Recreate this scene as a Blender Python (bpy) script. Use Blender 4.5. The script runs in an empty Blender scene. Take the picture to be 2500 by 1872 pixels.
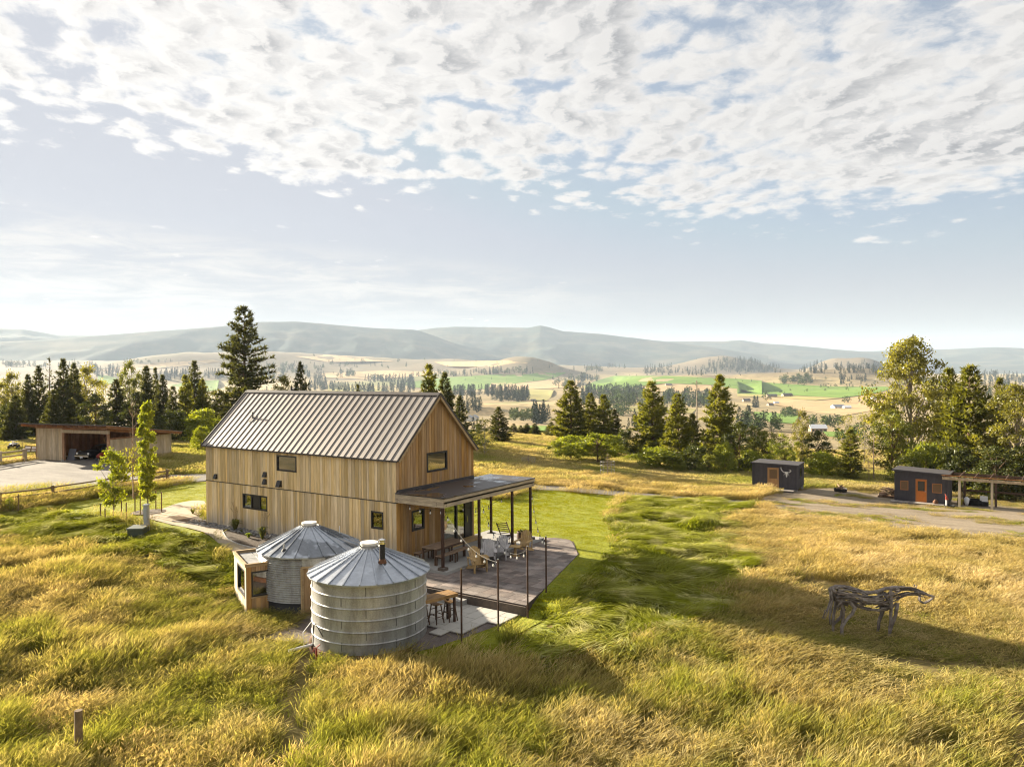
import bpy, bmesh, math, random
import numpy as np
from mathutils import Vector, Matrix, geometry

random.seed(7)
RS = np.random.RandomState(11)
S = bpy.context.scene
C = S.collection
rad = math.radians

# ------------------------------------------------------------------ camera
CAM = np.array([36.5656, -25.1601, 8.0522])
YAW, PIT, ROL, FPX = -0.58737, -0.01781, -0.00681, 1875.0
_fw = np.array([math.sin(YAW)*math.cos(PIT), math.cos(YAW)*math.cos(PIT), math.sin(PIT)])
_rt = np.array([math.cos(YAW), -math.sin(YAW), 0.0])
_up = np.cross(_rt, _fw)
_r2 = _rt*math.cos(ROL) + _up*math.sin(ROL)
_u2 = -_rt*math.sin(ROL) + _up*math.cos(ROL)
cam_d = bpy.data.cameras.new('camera')
cam = bpy.data.objects.new('camera', cam_d)
C.objects.link(cam)
cam_d.sensor_width = 36.0
cam_d.lens = 36.0*FPX/2500.0
cam_d.clip_start = 0.5
cam_d.clip_end = 60000.0
cam.matrix_world = Matrix(((_r2[0], _u2[0], -_fw[0], CAM[0]), (_r2[1], _u2[1], -_fw[1], CAM[1]),
                           (_r2[2], _u2[2], -_fw[2], CAM[2]), (0, 0, 0, 1)))
S.camera = cam

# ------------------------------------------------------------------ render look
S.view_settings.view_transform = 'Standard'
S.view_settings.look = 'None'
S.view_settings.gamma = 1.0
S.view_settings.use_curve_mapping = False
S.view_settings.exposure = 2.3
S.render.engine = 'CYCLES'
cy = S.cycles
cy.use_denoising = True
cy.denoising_prefilter = 'ACCURATE'
cy.filter_width = 1.15
cy.use_adaptive_sampling = True
cy.adaptive_threshold = 0.01
cy.max_bounces = 6
cy.diffuse_bounces = 3
cy.glossy_bounces = 3
cy.transmission_bounces = 4
cy.transparent_max_bounces = 10
cy.volume_bounces = 0
cy.caustics_reflective = False
cy.caustics_refractive = False

# ------------------------------------------------------------------ sun and sky
SUN_EL, SUN_AZ = rad(16.0), rad(-2.2)             # light travels along +X, a little towards the camera
ld = Vector((math.cos(SUN_AZ)*math.cos(SUN_EL), math.sin(SUN_AZ)*math.cos(SUN_EL), -math.sin(SUN_EL)))
sun_d = bpy.data.lights.new('sun', 'SUN')
sun_d.energy = 5.0
sun_d.angle = rad(0.6)
sun_d.color = (1.0, 0.87, 0.66)
sun = bpy.data.objects.new('sun', sun_d)
sun.rotation_euler = ld.to_track_quat('-Z', 'Y').to_euler()
sun.location = (0, 0, 60)
C.objects.link(sun)

SKY_STRENGTH = 0.05
world = bpy.data.worlds.new('World')
S.world = world
world.use_nodes = True
NT = world.node_tree
NT.nodes.clear()
world.cycles.sampling_method = 'MANUAL'
world.cycles.sample_map_resolution = 512


class NB:
    """small helper for wiring nodes"""
    def __init__(self, tree):
        self.t = tree

    def n(self, typ, **kw):
        nd = self.t.nodes.new(typ)
        for k, v in kw.items():
            setattr(nd, k, v)
        return nd

    def put(self, sock, v):
        if v is None:
            return
        if isinstance(v, bpy.types.NodeSocket):
            self.t.links.new(v, sock)
        else:
            if sock.type == 'RGBA' and hasattr(v, '__len__') and len(v) == 3:
                v = (*v, 1.0)
            sock.default_value = v

    def math(self, op, a, b=None, c=None, clamp=False):
        nd = self.n('ShaderNodeMath', operation=op, use_clamp=clamp)
        for i, v in enumerate((a, b, c)):
            self.put(nd.inputs[i], v)
        return nd.outputs[0]

    def vmath(self, op, a, b=None):
        nd = self.n('ShaderNodeVectorMath', operation=op)
        self.put(nd.inputs[0], a)
        self.put(nd.inputs[1], b)
        return nd.outputs['Value'] if op in ('DOT_PRODUCT', 'LENGTH') else nd.outputs[0]

    def mix(self, f, a, b, blend='MIX', clamp=True):
        nd = self.n('ShaderNodeMix', data_type='RGBA', blend_type=blend)
        nd.clamp_factor = clamp
        self.put(nd.inputs[0], f)
        self.put(nd.inputs[6], a)
        self.put(nd.inputs[7], b)
        return nd.outputs[2]

    def noise(self, vec, scale, detail=4.0, rough=0.55, dist=0.0, dim='3D', w=None, lac=2.0):
        nd = self.n('ShaderNodeTexNoise', noise_dimensions=dim)
        self.put(nd.inputs['Vector'], vec)
        nd.inputs['Scale'].default_value = scale
        nd.inputs['Detail'].default_value = detail
        nd.inputs['Roughness'].default_value = rough
        nd.inputs['Lacunarity'].default_value = lac
        nd.inputs['Distortion'].default_value = dist
        return nd.outputs[0]

    def rng(self, v, a, b, c=0.0, d=1.0, smooth=False):
        nd = self.n('ShaderNodeMapRange', interpolation_type='SMOOTHSTEP' if smooth else 'LINEAR')
        for i, x in enumerate((v, a, b, c, d)):
            self.put(nd.inputs[i], x)
        return nd.outputs[0]

    def mapping(self, vec, scale=(1, 1, 1), loc=(0, 0, 0), rot=(0, 0, 0)):
        nd = self.n('ShaderNodeMapping')
        self.put(nd.inputs[0], vec)
        nd.inputs['Scale'].default_value = scale
        nd.inputs['Location'].default_value = loc
        nd.inputs['Rotation'].default_value = rot
        return nd.outputs[0]

    def comb(self, x, y, z):
        nd = self.n('ShaderNodeCombineXYZ')
        for i, v in enumerate((x, y, z)):
            self.put(nd.inputs[i], v)
        return nd.outputs[0]


def build_sky():
    b = NB(NT)
    sky = b.n('ShaderNodeTexSky', sky_type='NISHITA')
    sky.sun_disc = False
    sky.sun_elevation = SUN_EL
    sky.sun_rotation = math.atan2(-ld.x, -ld.y)
    sky.altitude = 900
    sky.air_density = 1.0
    sky.dust_density = 1.2
    sky.ozone_density = 1.0
    tc = b.n('ShaderNodeTexCoord')
    d = b.vmath('NORMALIZE', tc.outputs['Generated'])
    sep = b.n('ShaderNodeSeparateXYZ')
    b.put(sep.inputs[0], d)
    x, y, z = sep.outputs
    # heading (0 along the valley, positive to the right) and elevation of a direction, in radians
    F = (math.sin(YAW), math.cos(YAW), 0.0)
    R = (math.cos(YAW), -math.sin(YAW), 0.0)
    df, dr = b.vmath('DOT_PRODUCT', d, F), b.vmath('DOT_PRODUCT', d, R)
    az = b.math('ARCTAN2', dr, df)
    el = b.math('ARCSINE', z)
    # a flat cloud deck: where a direction pierces it
    zz = b.math('MAXIMUM', b.math('ADD', z, 0.10), 0.05)
    P = b.comb(b.math('DIVIDE', dr, zz), b.math('DIVIDE', df, zz), 0.0)

    def warped(scale, amp, src):
        w = b.n('ShaderNodeTexNoise')
        b.put(w.inputs['Vector'], src)
        w.inputs['Scale'].default_value = scale
        w.inputs['Detail'].default_value = 3
        return b.vmath('ADD', src, b.vmath('MULTIPLY', b.vmath('SUBTRACT', w.outputs['Color'], (0.5, 0.5, 0.5)), (amp, amp, 0.0)))
    Q = warped(1.3, 0.22, P)
    Q = warped(11.0, 0.055, Q)
    # rows of cells drawn out along the wind, left to right away from the viewer
    Qs = b.mapping(Q, scale=(1.0, 0.85, 1.0), rot=(0, 0, -0.45))

    def cell_field(vec):
        v = b.n('ShaderNodeTexVoronoi', feature='F1', voronoi_dimensions='2D')
        b.put(v.inputs['Vector'], vec)
        v.inputs['Scale'].default_value = 9.5
        c = b.rng(v.outputs['Distance'], 0.05, 0.80, 1.0, 0.0, True)
        n_ = b.noise(vec, 5.4, 9.0, 0.66, 0.0, dim='2D')
        return b.math('ADD', b.math('MULTIPLY', c, 0.20), b.math('MULTIPLY', n_, 0.80))
    cells = cell_field(Qs)
    cells_sun = cell_field(b.vmath('ADD', Qs, (-0.025, 0.008, 0.0)))
    big = b.noise(b.mapping(P, scale=(0.9, 0.6, 1.0), loc=(3.1, 0.7, 0)), 1.5, 4.0, 0.55, dim='2D')
    soft = b.noise(b.mapping(Q, scale=(0.7, 0.95, 1), rot=(0, 0, 0.55)), 4.6, 9.0, 0.66, dim='2D')
    # the lower edge of the deck falls from left to right
    jit = b.math('MULTIPLY', b.math('SUBTRACT', b.noise(b.comb(az, b.math('MULTIPLY', el, 2.0), 0.0), 7.0, 5.0, 0.65), 0.5), 0.16)
    edge = b.math('ADD', b.rng(az, -0.60, -0.25, 0.272, 0.212), b.rng(az, -0.05, 0.35, 0.0, -0.058))
    deck = b.rng(b.math('SUBTRACT', b.math('ADD', el, jit), edge), -0.030, 0.065, -0.42, 0.0, True)
    # how closed the deck is: open cells on the left, thick and smooth on the right
    cover = b.math('ADD', b.rng(az, -0.5, 0.45, 0.15, 0.13), b.math('MULTIPLY', b.math('SUBTRACT', big, 0.5), 0.50))
    rightness = b.rng(az, 0.10, 0.45, 0.0, 0.6, True)
    n = b.n('ShaderNodeMix', data_type='FLOAT')
    b.put(n.inputs[0], rightness)
    b.put(n.inputs[2], cells)
    b.put(n.inputs[3], b.math('ADD', soft, 0.02))
    dens = b.math('ADD', b.math('ADD', n.outputs[0], cover), deck)
    # the blue gap high up between the two halves of the deck
    gap = b.math('MULTIPLY', b.rng(b.math('ABSOLUTE', b.math('SUBTRACT', az, b.math('ADD', 0.02, b.math('MULTIPLY', el, 0.60)))), 0.0, 0.11, 1.0, 0.0, True),
                 b.rng(el, 0.27, 0.46, 0.0, 0.20, True))
    dens = b.math('SUBTRACT', dens, gap)
    a1 = b.rng(dens, 0.42, 0.62, 0.0, 1.0, True)
    # low streaks near the horizon
    Pl = b.comb(b.math('MULTIPLY', az, 6.0), b.math('MULTIPLY', el, 40.0), 1.3)
    st = b.noise(Pl, 1.3, 7.0, 0.66, 0.5)
    band = b.math('MULTIPLY', b.rng(el, 0.045, 0.10, 0.0, 1.0, True), b.rng(b.math('ADD', el, b.math('MULTIPLY', az, 0.09)), 0.100, 0.145, 1.0, 0.0, True))
    a2 = b.math('MULTIPLY', b.math('MULTIPLY', b.rng(st, 0.38, 0.60, 0.0, 1.0, True), band), b.rng(az, -0.10, 0.25, 0.9, 0.12, True))
    # thickness makes bases grey, the side to the sun stays white
    thick = b.rng(dens, 0.52, 0.80, 0.0, 1.0)
    lit = b.rng(b.math('SUBTRACT', cells, cells_sun), -0.05, 0.05, 0.0, 1.0)
    shade = b.math('MULTIPLY', thick, b.math('SUBTRACT', 1.0, b.math('MULTIPLY', lit, 0.75)))
    sunprox = b.rng(b.vmath('DOT_PRODUCT', d, tuple(-ld)), 0.40, 1.0, 0.0, 1.0, True)
    white = b.mix(sunprox, (5.0, 4.95, 4.85), (6.2, 6.1, 5.9))
    grey = b.mix(sunprox, (2.3, 2.36, 2.5), (3.3, 3.3, 3.38))
    cloud = b.mix(shade, white, grey)
    low = b.mix(sunprox, (4.1, 4.05, 3.95), (4.6, 4.55, 4.5))
    # bright veil over the blue, thicker towards the horizon
    blue = b.vmath('MINIMUM', sky.outputs[0], (3.3, 3.6, 4.3))
    base = b.mix(0.62, blue, b.mix(sunprox, (2.45, 2.78, 3.28), (3.5, 3.62, 3.9)))
    hz = b.rng(el, 0.0, 0.20, 0.90, 0.0, True)
    base = b.mix(hz, base, b.mix(sunprox, (2.8, 2.9, 2.9), (3.1, 3.15, 3.18)))
    out = b.mix(a2, base, low)
    out = b.mix(a1, out, cloud)
    bg = b.n('ShaderNodeBackground')
    b.put(bg.inputs[0], b.vmath('MULTIPLY', out, (0.71, 0.70, 0.69)))
    bg.inputs[1].default_value = SKY_STRENGTH
    wo = b.n('ShaderNodeOutputWorld')
    NT.links.new(bg.outputs[0], wo.inputs[0])


build_sky()

# ------------------------------------------------------------------ helpers
def setp(o, label=None, cat=None, group=None, kind=None):
    if label:
        o['label'] = label
    if cat:
        o['category'] = cat
    if group:
        o['group'] = group
    if kind:
        o['kind'] = kind
    return o


def thing(name, label, cat, loc=(0, 0, 0), rz=0.0, group=None):
    o = bpy.data.objects.new(name, None)
    o.empty_display_size = 0.3
    C.objects.link(o)
    o.location = loc
    o.rotation_euler = (0, 0, rz)
    return setp(o, label, cat, group)


def link(name, me, m=None, parent=None):
    o = bpy.data.objects.new(name, me)
    C.objects.link(o)
    if m is not None and not me.materials:
        me.materials.append(m)
    if parent is not None:
        o.parent = parent
    return o


def dup(root, loc, rz=None, label=None, scale=None):
    """a copy of a thing with copies of its parts and sub-parts (mesh data shared)"""
    r = root.copy()
    C.objects.link(r)
    r.location = loc
    if rz is not None:
        r.rotation_euler = (0, 0, rz)
    if label:
        r['label'] = label
    if scale is not None:
        r.scale = scale if hasattr(scale, '__len__') else (scale,)*3
    for ch in list(root.children):
        c = ch.copy()
        C.objects.link(c)
        c.parent = r
        for g in list(ch.children):
            d = g.copy()
            C.objects.link(d)
            d.parent = c
    return r


class MB:
    def __init__(self):
        self.v, self.f, self.mi, self.cur = [], [], [], 0

    def add(self, vs, fs):
        o = len(self.v)
        self.v += [tuple(p) for p in vs]
        self.f += [tuple(i+o for i in f) for f in fs]
        self.mi += [self.cur]*len(fs)
        return self

    BF = ((0, 3, 2, 1), (4, 5, 6, 7), (0, 1, 5, 4), (1, 2, 6, 5), (2, 3, 7, 6), (3, 0, 4, 7))

    def box(self, x0, x1, y0, y1, z0, z1):
        return self.add([(x0, y0, z0), (x1, y0, z0), (x1, y1, z0), (x0, y1, z0),
                         (x0, y0, z1), (x1, y0, z1), (x1, y1, z1), (x0, y1, z1)], MB.BF)

    def bar(self, p, q, w, h=None, up=(0, 0, 1)):
        """square bar from p to q, w wide, h high"""
        h = w if h is None else h
        p, q = Vector(p), Vector(q)
        d = (q-p).normalized()
        u = Vector(up)
        if abs(d.dot(u)) > 0.98:
            u = Vector((0, 1, 0)) if abs(d.y) < .9 else Vector((1, 0, 0))
        s = d.cross(u).normalized()
        u = s.cross(d).normalized()
        a, b = s*(w/2), u*(h/2)
        vs = [p-a-b, p+a-b, p+a+b, p-a+b, q-a-b, q+a-b, q+a+b, q-a+b]
        return self.add(vs, ((0, 1, 2, 3), (7, 6, 5, 4), (0, 4, 5, 1), (1, 5, 6, 2), (2, 6, 7, 3), (3, 7, 4, 0)))

    def tube(self, pts, rs, n=6, caps=True):
        pts = [Vector(p) for p in pts]
        if not hasattr(rs, '__len__'):
            rs = [rs]*len(pts)
        rings, ref = [], None
        for i, p in enumerate(pts):
            a = pts[max(i-1, 0)]
            b = pts[min(i+1, len(pts)-1)]
            d = (b-a)
            d = d.normalized() if d.length > 1e-9 else Vector((0, 0, 1))
            if ref is None:
                ref = Vector((1, 0, 0)) if abs(d.x) < 0.8 else Vector((0, 1, 0))
            s = ref - d*ref.dot(d)
            s = s.normalized() if s.length > 1e-6 else d.orthogonal().normalized()
            ref = s
            t = d.cross(s)
            rings.append([p + (s*math.cos(k*2*math.pi/n) + t*math.sin(k*2*math.pi/n))*rs[i] for k in range(n)])
        vs = [q for r in rings for q in r]
        fs = []
        for i in range(len(pts)-1):
            for k in range(n):
                k2 = (k+1) % n
                fs.append((i*n+k, i*n+k2, (i+1)*n+k2, (i+1)*n+k))
        if caps:
            fs.append(tuple(range(n-1, -1, -1)))
            fs.append(tuple((len(pts)-1)*n+k for k in range(n)))
        return self.add(vs, fs)

    def lathe(self, prof, n=32, a0=0.0, a1=2*math.pi, cx=0, cy=0):
        full = abs(a1-a0-2*math.pi) < 1e-6
        m = n if full else n+1
        vs = []
        for r, z in prof:
            for k in range(m):
                a = a0+(a1-a0)*k/n
                vs.append((cx+r*math.cos(a), cy+r*math.sin(a), z))
        fs = []
        for i in range(len(prof)-1):
            for k in range(n):
                k2 = (k+1) % m
                fs.append((i*m+k, i*m+k2, (i+1)*m+k2, (i+1)*m+k))
        return self.add(vs, fs)

    def prism(self, poly, z0, z1):
        n = len(poly)
        vs = [(*p, z0) for p in poly]+[(*p, z1) for p in poly]
        fs = [tuple(range(n-1, -1, -1)), tuple(range(n, 2*n))]+[(i, (i+1) % n, n+(i+1) % n, n+i) for i in range(n)]
        return self.add(vs, fs)

    def extr(self, pts, off):
        """closed outline pts (3d) pushed along off"""
        n = len(pts)
        off = Vector(off)
        vs = [Vector(p) for p in pts]
        vs += [p+off for p in vs]
        fs = [tuple(range(n-1, -1, -1)), tuple(range(n, 2*n))]+[(i, (i+1) % n, n+(i+1) % n, n+i) for i in range(n)]
        return self.add(vs, fs)

    def mesh(self, name, mats=None, smooth=False, recalc=True):
        me = bpy.data.meshes.new(name)
        me.from_pydata(self.v, [], self.f)
        if mats is not None:
            for m in (mats if isinstance(mats, (list, tuple)) else [mats]):
                me.materials.append(m)
            if any(self.mi):
                me.polygons.foreach_set('material_index', self.mi)
        if recalc:
            bm = bmesh.new()
            bm.from_mesh(me)
            bmesh.ops.recalc_face_normals(bm, faces=bm.faces)
            bm.to_mesh(me)
            bm.free()
        if smooth:
            me.polygons.foreach_set('use_smooth', [True]*len(me.polygons))
        me.update()
        return me

    def obj(self, name, mats, parent=None, smooth=False, recalc=True):
        return link(name, self.mesh(name, mats, smooth, recalc), None, parent)


def grid_mesh(name, X, Y, Z, mat, smooth=True):
    """mesh from 2d arrays"""
    r, c = X.shape
    v = np.stack([X, Y, Z], -1).reshape(-1, 3)
    i = np.arange(r*c).reshape(r, c)
    q = np.stack([i[:-1, :-1], i[:-1, 1:], i[1:, 1:], i[1:, :-1]], -1).reshape(-1, 4)
    me = bpy.data.meshes.new(name)
    me.from_pydata(v.tolist(), [], q.tolist())
    me.materials.append(mat)
    me.polygons.foreach_set('use_smooth', [smooth]*len(me.polygons))
    me.update()
    return me


# ------------------------------------------------------------------ materials
MATS = {}


def newmat(name):
    m = bpy.data.materials.new(name)
    m.use_nodes = True
    m.node_tree.nodes.clear()
    b = NB(m.node_tree)
    out = b.n('ShaderNodeOutputMaterial')
    return m, b, out


def M(name, col, rough=0.8, metal=0.0, spec=0.3, col2=None, scale=2.0, stretch=(1, 1, 1), lo=0.35, hi=0.65, detail=4.0,
      fine=None, rnd=0.0, bump=None, coat=0.0, emit=None, rough2=None, rot=(0, 0, 0), foot=None):
    """opaque material: col..col2 by noise, fine=(scale, amount, stretch) grain, rnd per object, bump=(scale, dist, stretch)"""
    m, b, out = newmat(name)
    p = b.n('ShaderNodeBsdfPrincipled')
    geo = b.n('ShaderNodeNewGeometry')
    pos = b.mapping(geo.outputs['Position'], rot=rot) if any(rot) else geo.outputs['Position']
    c = (*col, 1.0)
    nf = None
    if col2 is not None:
        nz = b.noise(b.mapping(pos, scale=stretch), scale, detail, 0.6)
        nf = b.rng(nz, lo, hi)
        c = b.mix(nf, c, (*col2, 1.0))
    if fine is not None:
        nz = b.noise(b.mapping(pos, scale=fine[2] if len(fine) > 2 else (1, 1, 1)), fine[0], 3.0, 0.6)
        v = b.rng(nz, 0.25, 0.75, 1.0-fine[1], 1.0+fine[1])
        h = b.n('ShaderNodeHueSaturation')
        b.put(h.inputs['Value'], v)
        b.put(h.inputs['Color'], c)
        c = h.outputs[0]
    if foot is not None:                       # splash zone: greyed wood near the ground, uneven upper edge
        sp = b.n('ShaderNodeSeparateXYZ')
        b.put(sp.inputs[0], geo.outputs['Position'])
        fz = b.math('ADD', sp.outputs[2], b.rng(b.noise(b.mapping(geo.outputs['Position'], scale=(6, 6, .4)), 1.0, 3.0), .3, .7, -.35, .35))
        c = b.mix(b.rng(fz, foot[0], foot[1], foot[3], 0.0, True), c, (*foot[2], 1.0))
    if rnd:
        oi = b.n('ShaderNodeObjectInfo')
        h = b.n('ShaderNodeHueSaturation')
        b.put(h.inputs['Value'], b.rng(oi.outputs['Random'], 0, 1, 1.0-rnd, 1.0+rnd))
        r2 = b.math('FRACT', b.math('MULTIPLY', oi.outputs['Random'], 17.31))
        b.put(h.inputs['Saturation'], b.rng(r2, 0, 1, 1.0-rnd*0.6, 1.0+rnd*0.6))
        b.put(h.inputs['Color'], c)
        c = h.outputs[0]
    b.put(p.inputs['Base Color'], c)
    if rough2 is not None and nf is not None:
        b.put(p.inputs['Roughness'], b.rng(nf, 0, 1, rough, rough2))
    else:
        p.inputs['Roughness'].default_value = rough
    p.inputs['Metallic'].default_value = metal
    p.inputs['Specular IOR Level'].default_value = spec
    p.inputs['Coat Weight'].default_value = coat
    if emit:
        p.inputs['Emission Color'].default_value = (*emit[0], 1)
        p.inputs['Emission Strength'].default_value = emit[1]
    if bump is not None:
        nz = b.noise(b.mapping(pos, scale=bump[2] if len(bump) > 2 else (1, 1, 1)), bump[0], 4.0, 0.6)
        bn = b.n('ShaderNodeBump')
        bn.inputs['Strength'].default_value = 1.0
        bn.inputs['Distance'].default_value = bump[1]
        b.put(bn.inputs['Height'], nz)
        b.put(p.inputs['Normal'], bn.outputs[0])
    m.node_tree.links.new(p.outputs[0], out.inputs[0])
    MATS[name] = m
    return m


def leaf_mat(name, c1, c2, tcol=None, tr=0.45, scale=0.6, rnd=0.25, gloss=0.03):
    """foliage: diffuse with light passing through the leaf"""
    m, b, out = newmat(name)
    geo = b.n('ShaderNodeNewGeometry')
    oi = b.n('ShaderNodeObjectInfo')
    nz = b.noise(geo.outputs['Position'], scale, 4.0, 0.65)
    c = b.mix(b.rng(nz, 0.35, 0.65), c1, c2)
    isl = b.rng(geo.outputs['Random Per Island'], 0, 1, 0.72, 1.28)
    v = b.math('MULTIPLY', isl, b.rng(oi.outputs['Random'], 0, 1, 1-rnd, 1+rnd))
    h = b.n('ShaderNodeHueSaturation')
    b.put(h.inputs['Value'], v)
    b.put(h.inputs['Color'], c)
    c = h.outputs[0]
    dif = b.n('ShaderNodeBsdfDiffuse')
    b.put(dif.inputs[0], c)
    trn = b.n('ShaderNodeBsdfTranslucent')
    tc = b.mix(1.0, c, tcol or (1.5, 1.5, 0.6), 'MULTIPLY')
    b.put(trn.inputs[0], tc)
    mx = b.n('ShaderNodeMixShader')
    mx.inputs[0].default_value = tr
    m.node_tree.links.new(dif.outputs[0], mx.inputs[1])
    m.node_tree.links.new(trn.outputs[0], mx.inputs[2])
    last = mx
    if gloss:
        gl = b.n('ShaderNodeBsdfGlossy')
        gl.inputs['Roughness'].default_value = 0.45
        m2 = b.n('ShaderNodeMixShader')
        m2.inputs[0].default_value = gloss
        m.node_tree.links.new(mx.outputs[0], m2.inputs[1])
        m.node_tree.links.new(gl.outputs[0], m2.inputs[2])
        last = m2
    m.node_tree.links.new(last.outputs[0], out.inputs[0])
    MATS[name] = m
    return m


def glass_mat(name, tint=(0.75, 0.78, 0.75), base=0.12):
    m, b, out = newmat(name)
    tr = b.n('ShaderNodeBsdfTransparent')
    tr.inputs[0].default_value = (*tint, 1)
    gl = b.n('ShaderNodeBsdfGlossy')
    gl.inputs['Roughness'].default_value = 0.015
    lw = b.n('ShaderNodeLayerWeight')
    lw.inputs['Blend'].default_value = 0.35
    f = b.rng(lw.outputs['Facing'], 0, 1, base, 0.95)
    mx = b.n('ShaderNodeMixShader')
    b.put(mx.inputs[0], f)
    m.node_tree.links.new(tr.outputs[0], mx.inputs[1])
    m.node_tree.links.new(gl.outputs[0], mx.inputs[2])
    m.node_tree.links.new(mx.outputs[0], out.inputs[0])
    MATS[name] = m
    return m


# wood: tall grain streaks, each board its own tone
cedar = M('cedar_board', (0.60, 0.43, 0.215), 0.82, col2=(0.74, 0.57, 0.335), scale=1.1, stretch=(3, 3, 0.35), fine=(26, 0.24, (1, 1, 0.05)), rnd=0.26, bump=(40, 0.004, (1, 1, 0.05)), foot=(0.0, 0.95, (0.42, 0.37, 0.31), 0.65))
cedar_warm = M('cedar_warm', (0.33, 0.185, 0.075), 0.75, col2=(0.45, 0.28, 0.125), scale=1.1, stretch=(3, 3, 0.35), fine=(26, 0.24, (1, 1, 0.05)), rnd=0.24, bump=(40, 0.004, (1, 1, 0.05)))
trim_wood = M('trim_wood', (0.44, 0.32, 0.18), 0.8, col2=(0.34, 0.23, 0.12), scale=2, fine=(20, 0.2, (0.2, 0.2, 1)))
beam_wood = M('beam_wood', (0.52, 0.42, 0.28), 0.8, col2=(0.33, 0.26, 0.19), scale=1.6, stretch=(1, 1, 6), fine=(12, 0.25, (0.3, 0.3, 4)), bump=(8, 0.01, (0.4, 0.4, 5)))
sheath = M('sheathing', (0.035, 0.028, 0.022), 0.9)
black_frame = M('black_frame', (0.022, 0.02, 0.019), 0.5, spec=0.4)
roof_metal = M('roof_metal', (0.225, 0.20, 0.185), 0.5, metal=0.3, spec=0.4, col2=(0.25, 0.225, 0.205), scale=1.2, fine=(60, 0.05), rnd=0.06)
roof_dark = M('roof_trim', (0.05, 0.042, 0.04), 0.5, spec=0.4)
membrane = M('roof_membrane', (0.055, 0.047, 0.047), 0.5, spec=0.5, col2=(0.03, 0.027, 0.028), scale=0.55, lo=0.52, hi=0.56, rough2=0.09, detail=2, fine=(30, 0.08))
steel = M('rusty_steel', (0.055, 0.032, 0.024), 0.6, metal=0.3, col2=(0.085, 0.045, 0.03), scale=6, fine=(40, 0.2))
concrete = M('concrete', (0.37, 0.36, 0.34), 0.85, col2=(0.30, 0.29, 0.275), scale=1.3, fine=(30, 0.08), bump=(40, 0.003))
conc_dark = M('concrete_dark', (0.085, 0.07, 0.06), 0.85, col2=(0.13, 0.10, 0.08), scale=3)
glass = glass_mat('window_glass')
glass_tint = glass_mat('tinted_glass', (0.20, 0.22, 0.19), 0.15)
floor_int = M('indoor_floor', (0.3, 0.3, 0.28), 0.3, spec=0.5, fine=(4, 0.1))
plaster = M('indoor_plaster', (0.25, 0.2, 0.15), 0.9)
galv = M('galvanised', (0.42, 0.42, 0.415), 0.52, metal=0.55, spec=0.5, col2=(0.25, 0.245, 0.235), scale=2.6, stretch=(1.4, 1.4, 0.35), lo=.42, hi=.70, detail=6, fine=(24, 0.2), rnd=0.08, bump=(5, 0.012))
galv_roof = M('galvanised_roof', (0.44, 0.47, 0.52), 0.36, metal=0.65, spec=0.5, col2=(0.35, 0.375, 0.42), scale=1.6, fine=(9, 0.12), rnd=0.07, bump=(3, 0.015))
white_paint = M('white_paint', (0.74, 0.71, 0.66), 0.6, fine=(8, 0.06))
rust = M('rust_ring', (0.16, 0.075, 0.04), 0.85, col2=(0.09, 0.045, 0.028), scale=5, fine=(20, 0.2))
black_iron = M('black_iron', (0.018, 0.017, 0.017), 0.55, spec=0.4)
pale_wood = M('pale_wood', (0.50, 0.34, 0.16), 0.75, col2=(0.40, 0.26, 0.11), scale=5, fine=(30, 0.2, (1, 1, 0.2)), rnd=0.1)
grey_wood = M('grey_wood', (0.53, 0.50, 0.49), 0.8, col2=(0.42, 0.40, 0.40), scale=5, fine=(30, 0.18, (1, 1, 0.2)), rnd=0.08)
dark_wood = M('dark_wood', (0.11, 0.065, 0.04), 0.7, col2=(0.07, 0.04, 0.026), scale=5, fine=(20, 0.2), rnd=0.12)
table_wood = M('table_wood', (0.30, 0.205, 0.135), 0.75, col2=(0.22, 0.15, 0.10), scale=3, fine=(26, 0.2, (1, 0.1, 1)), rnd=0.12)
bar_wood = M('bar_wood', (0.33, 0.20, 0.085), 0.55, col2=(0.21, 0.12, 0.05), scale=2, stretch=(6, 0.6, 1), fine=(16, 0.25, (1, 0.12, 1)), rnd=0.06)
barn_red = M('barn_wood', (0.27, 0.125, 0.06), 0.85, col2=(0.38, 0.20, 0.10), scale=2, fine=(20, 0.25, (1, 1, 0.1)), rnd=0.2)
barn_grey = M('barn_siding', (0.52, 0.42, 0.29), 0.85, col2=(0.41, 0.32, 0.21), scale=1.5, stretch=(3, 3, 0.4), fine=(20, 0.22, (1, 1, 0.08)), rnd=0.16)
fence_wood = M('fence_wood', (0.12, 0.085, 0.05), 0.9, col2=(0.2, 0.14, 0.08), scale=3, fine=(16, 0.25), rnd=0.12)
shed_paint = M('shed_paint', (0.052, 0.049, 0.058), 0.85, col2=(0.066, 0.06, 0.068), scale=2, fine=(18, 0.12, (1, 1, 0.2)), rnd=0.1)
orange_paint = M('orange_paint', (0.48, 0.15, 0.03), 0.6, fine=(6, 0.08))
porch_wood = M('porch_wood', (0.36, 0.33, 0.30), 0.85, col2=(0.27, 0.24, 0.22), scale=3, fine=(20, 0.15), rnd=0.12)
drift = M('driftwood', (0.115, 0.092, 0.078), 0.85, col2=(0.24, 0.205, 0.18), scale=4, fine=(22, 0.3, (1, 1, 0.6)), rnd=0.3, bump=(30, 0.006))
bark = M('pine_bark', (0.10, 0.062, 0.038), 0.95, col2=(0.16, 0.10, 0.06), scale=4, fine=(10, 0.3, (1, 1, 0.3)))
bark_pale = M('pale_bark', (0.36, 0.31, 0.25), 0.9, col2=(0.22, 0.18, 0.14), scale=3, fine=(10, 0.25, (1, 1, 2)))
chrome = M('chrome', (0.7, 0.7, 0.7), 0.15, metal=1.0)
bulb_white = M('bulb_glass', (0.85, 0.82, 0.76), 0.15, spec=0.6)
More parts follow.
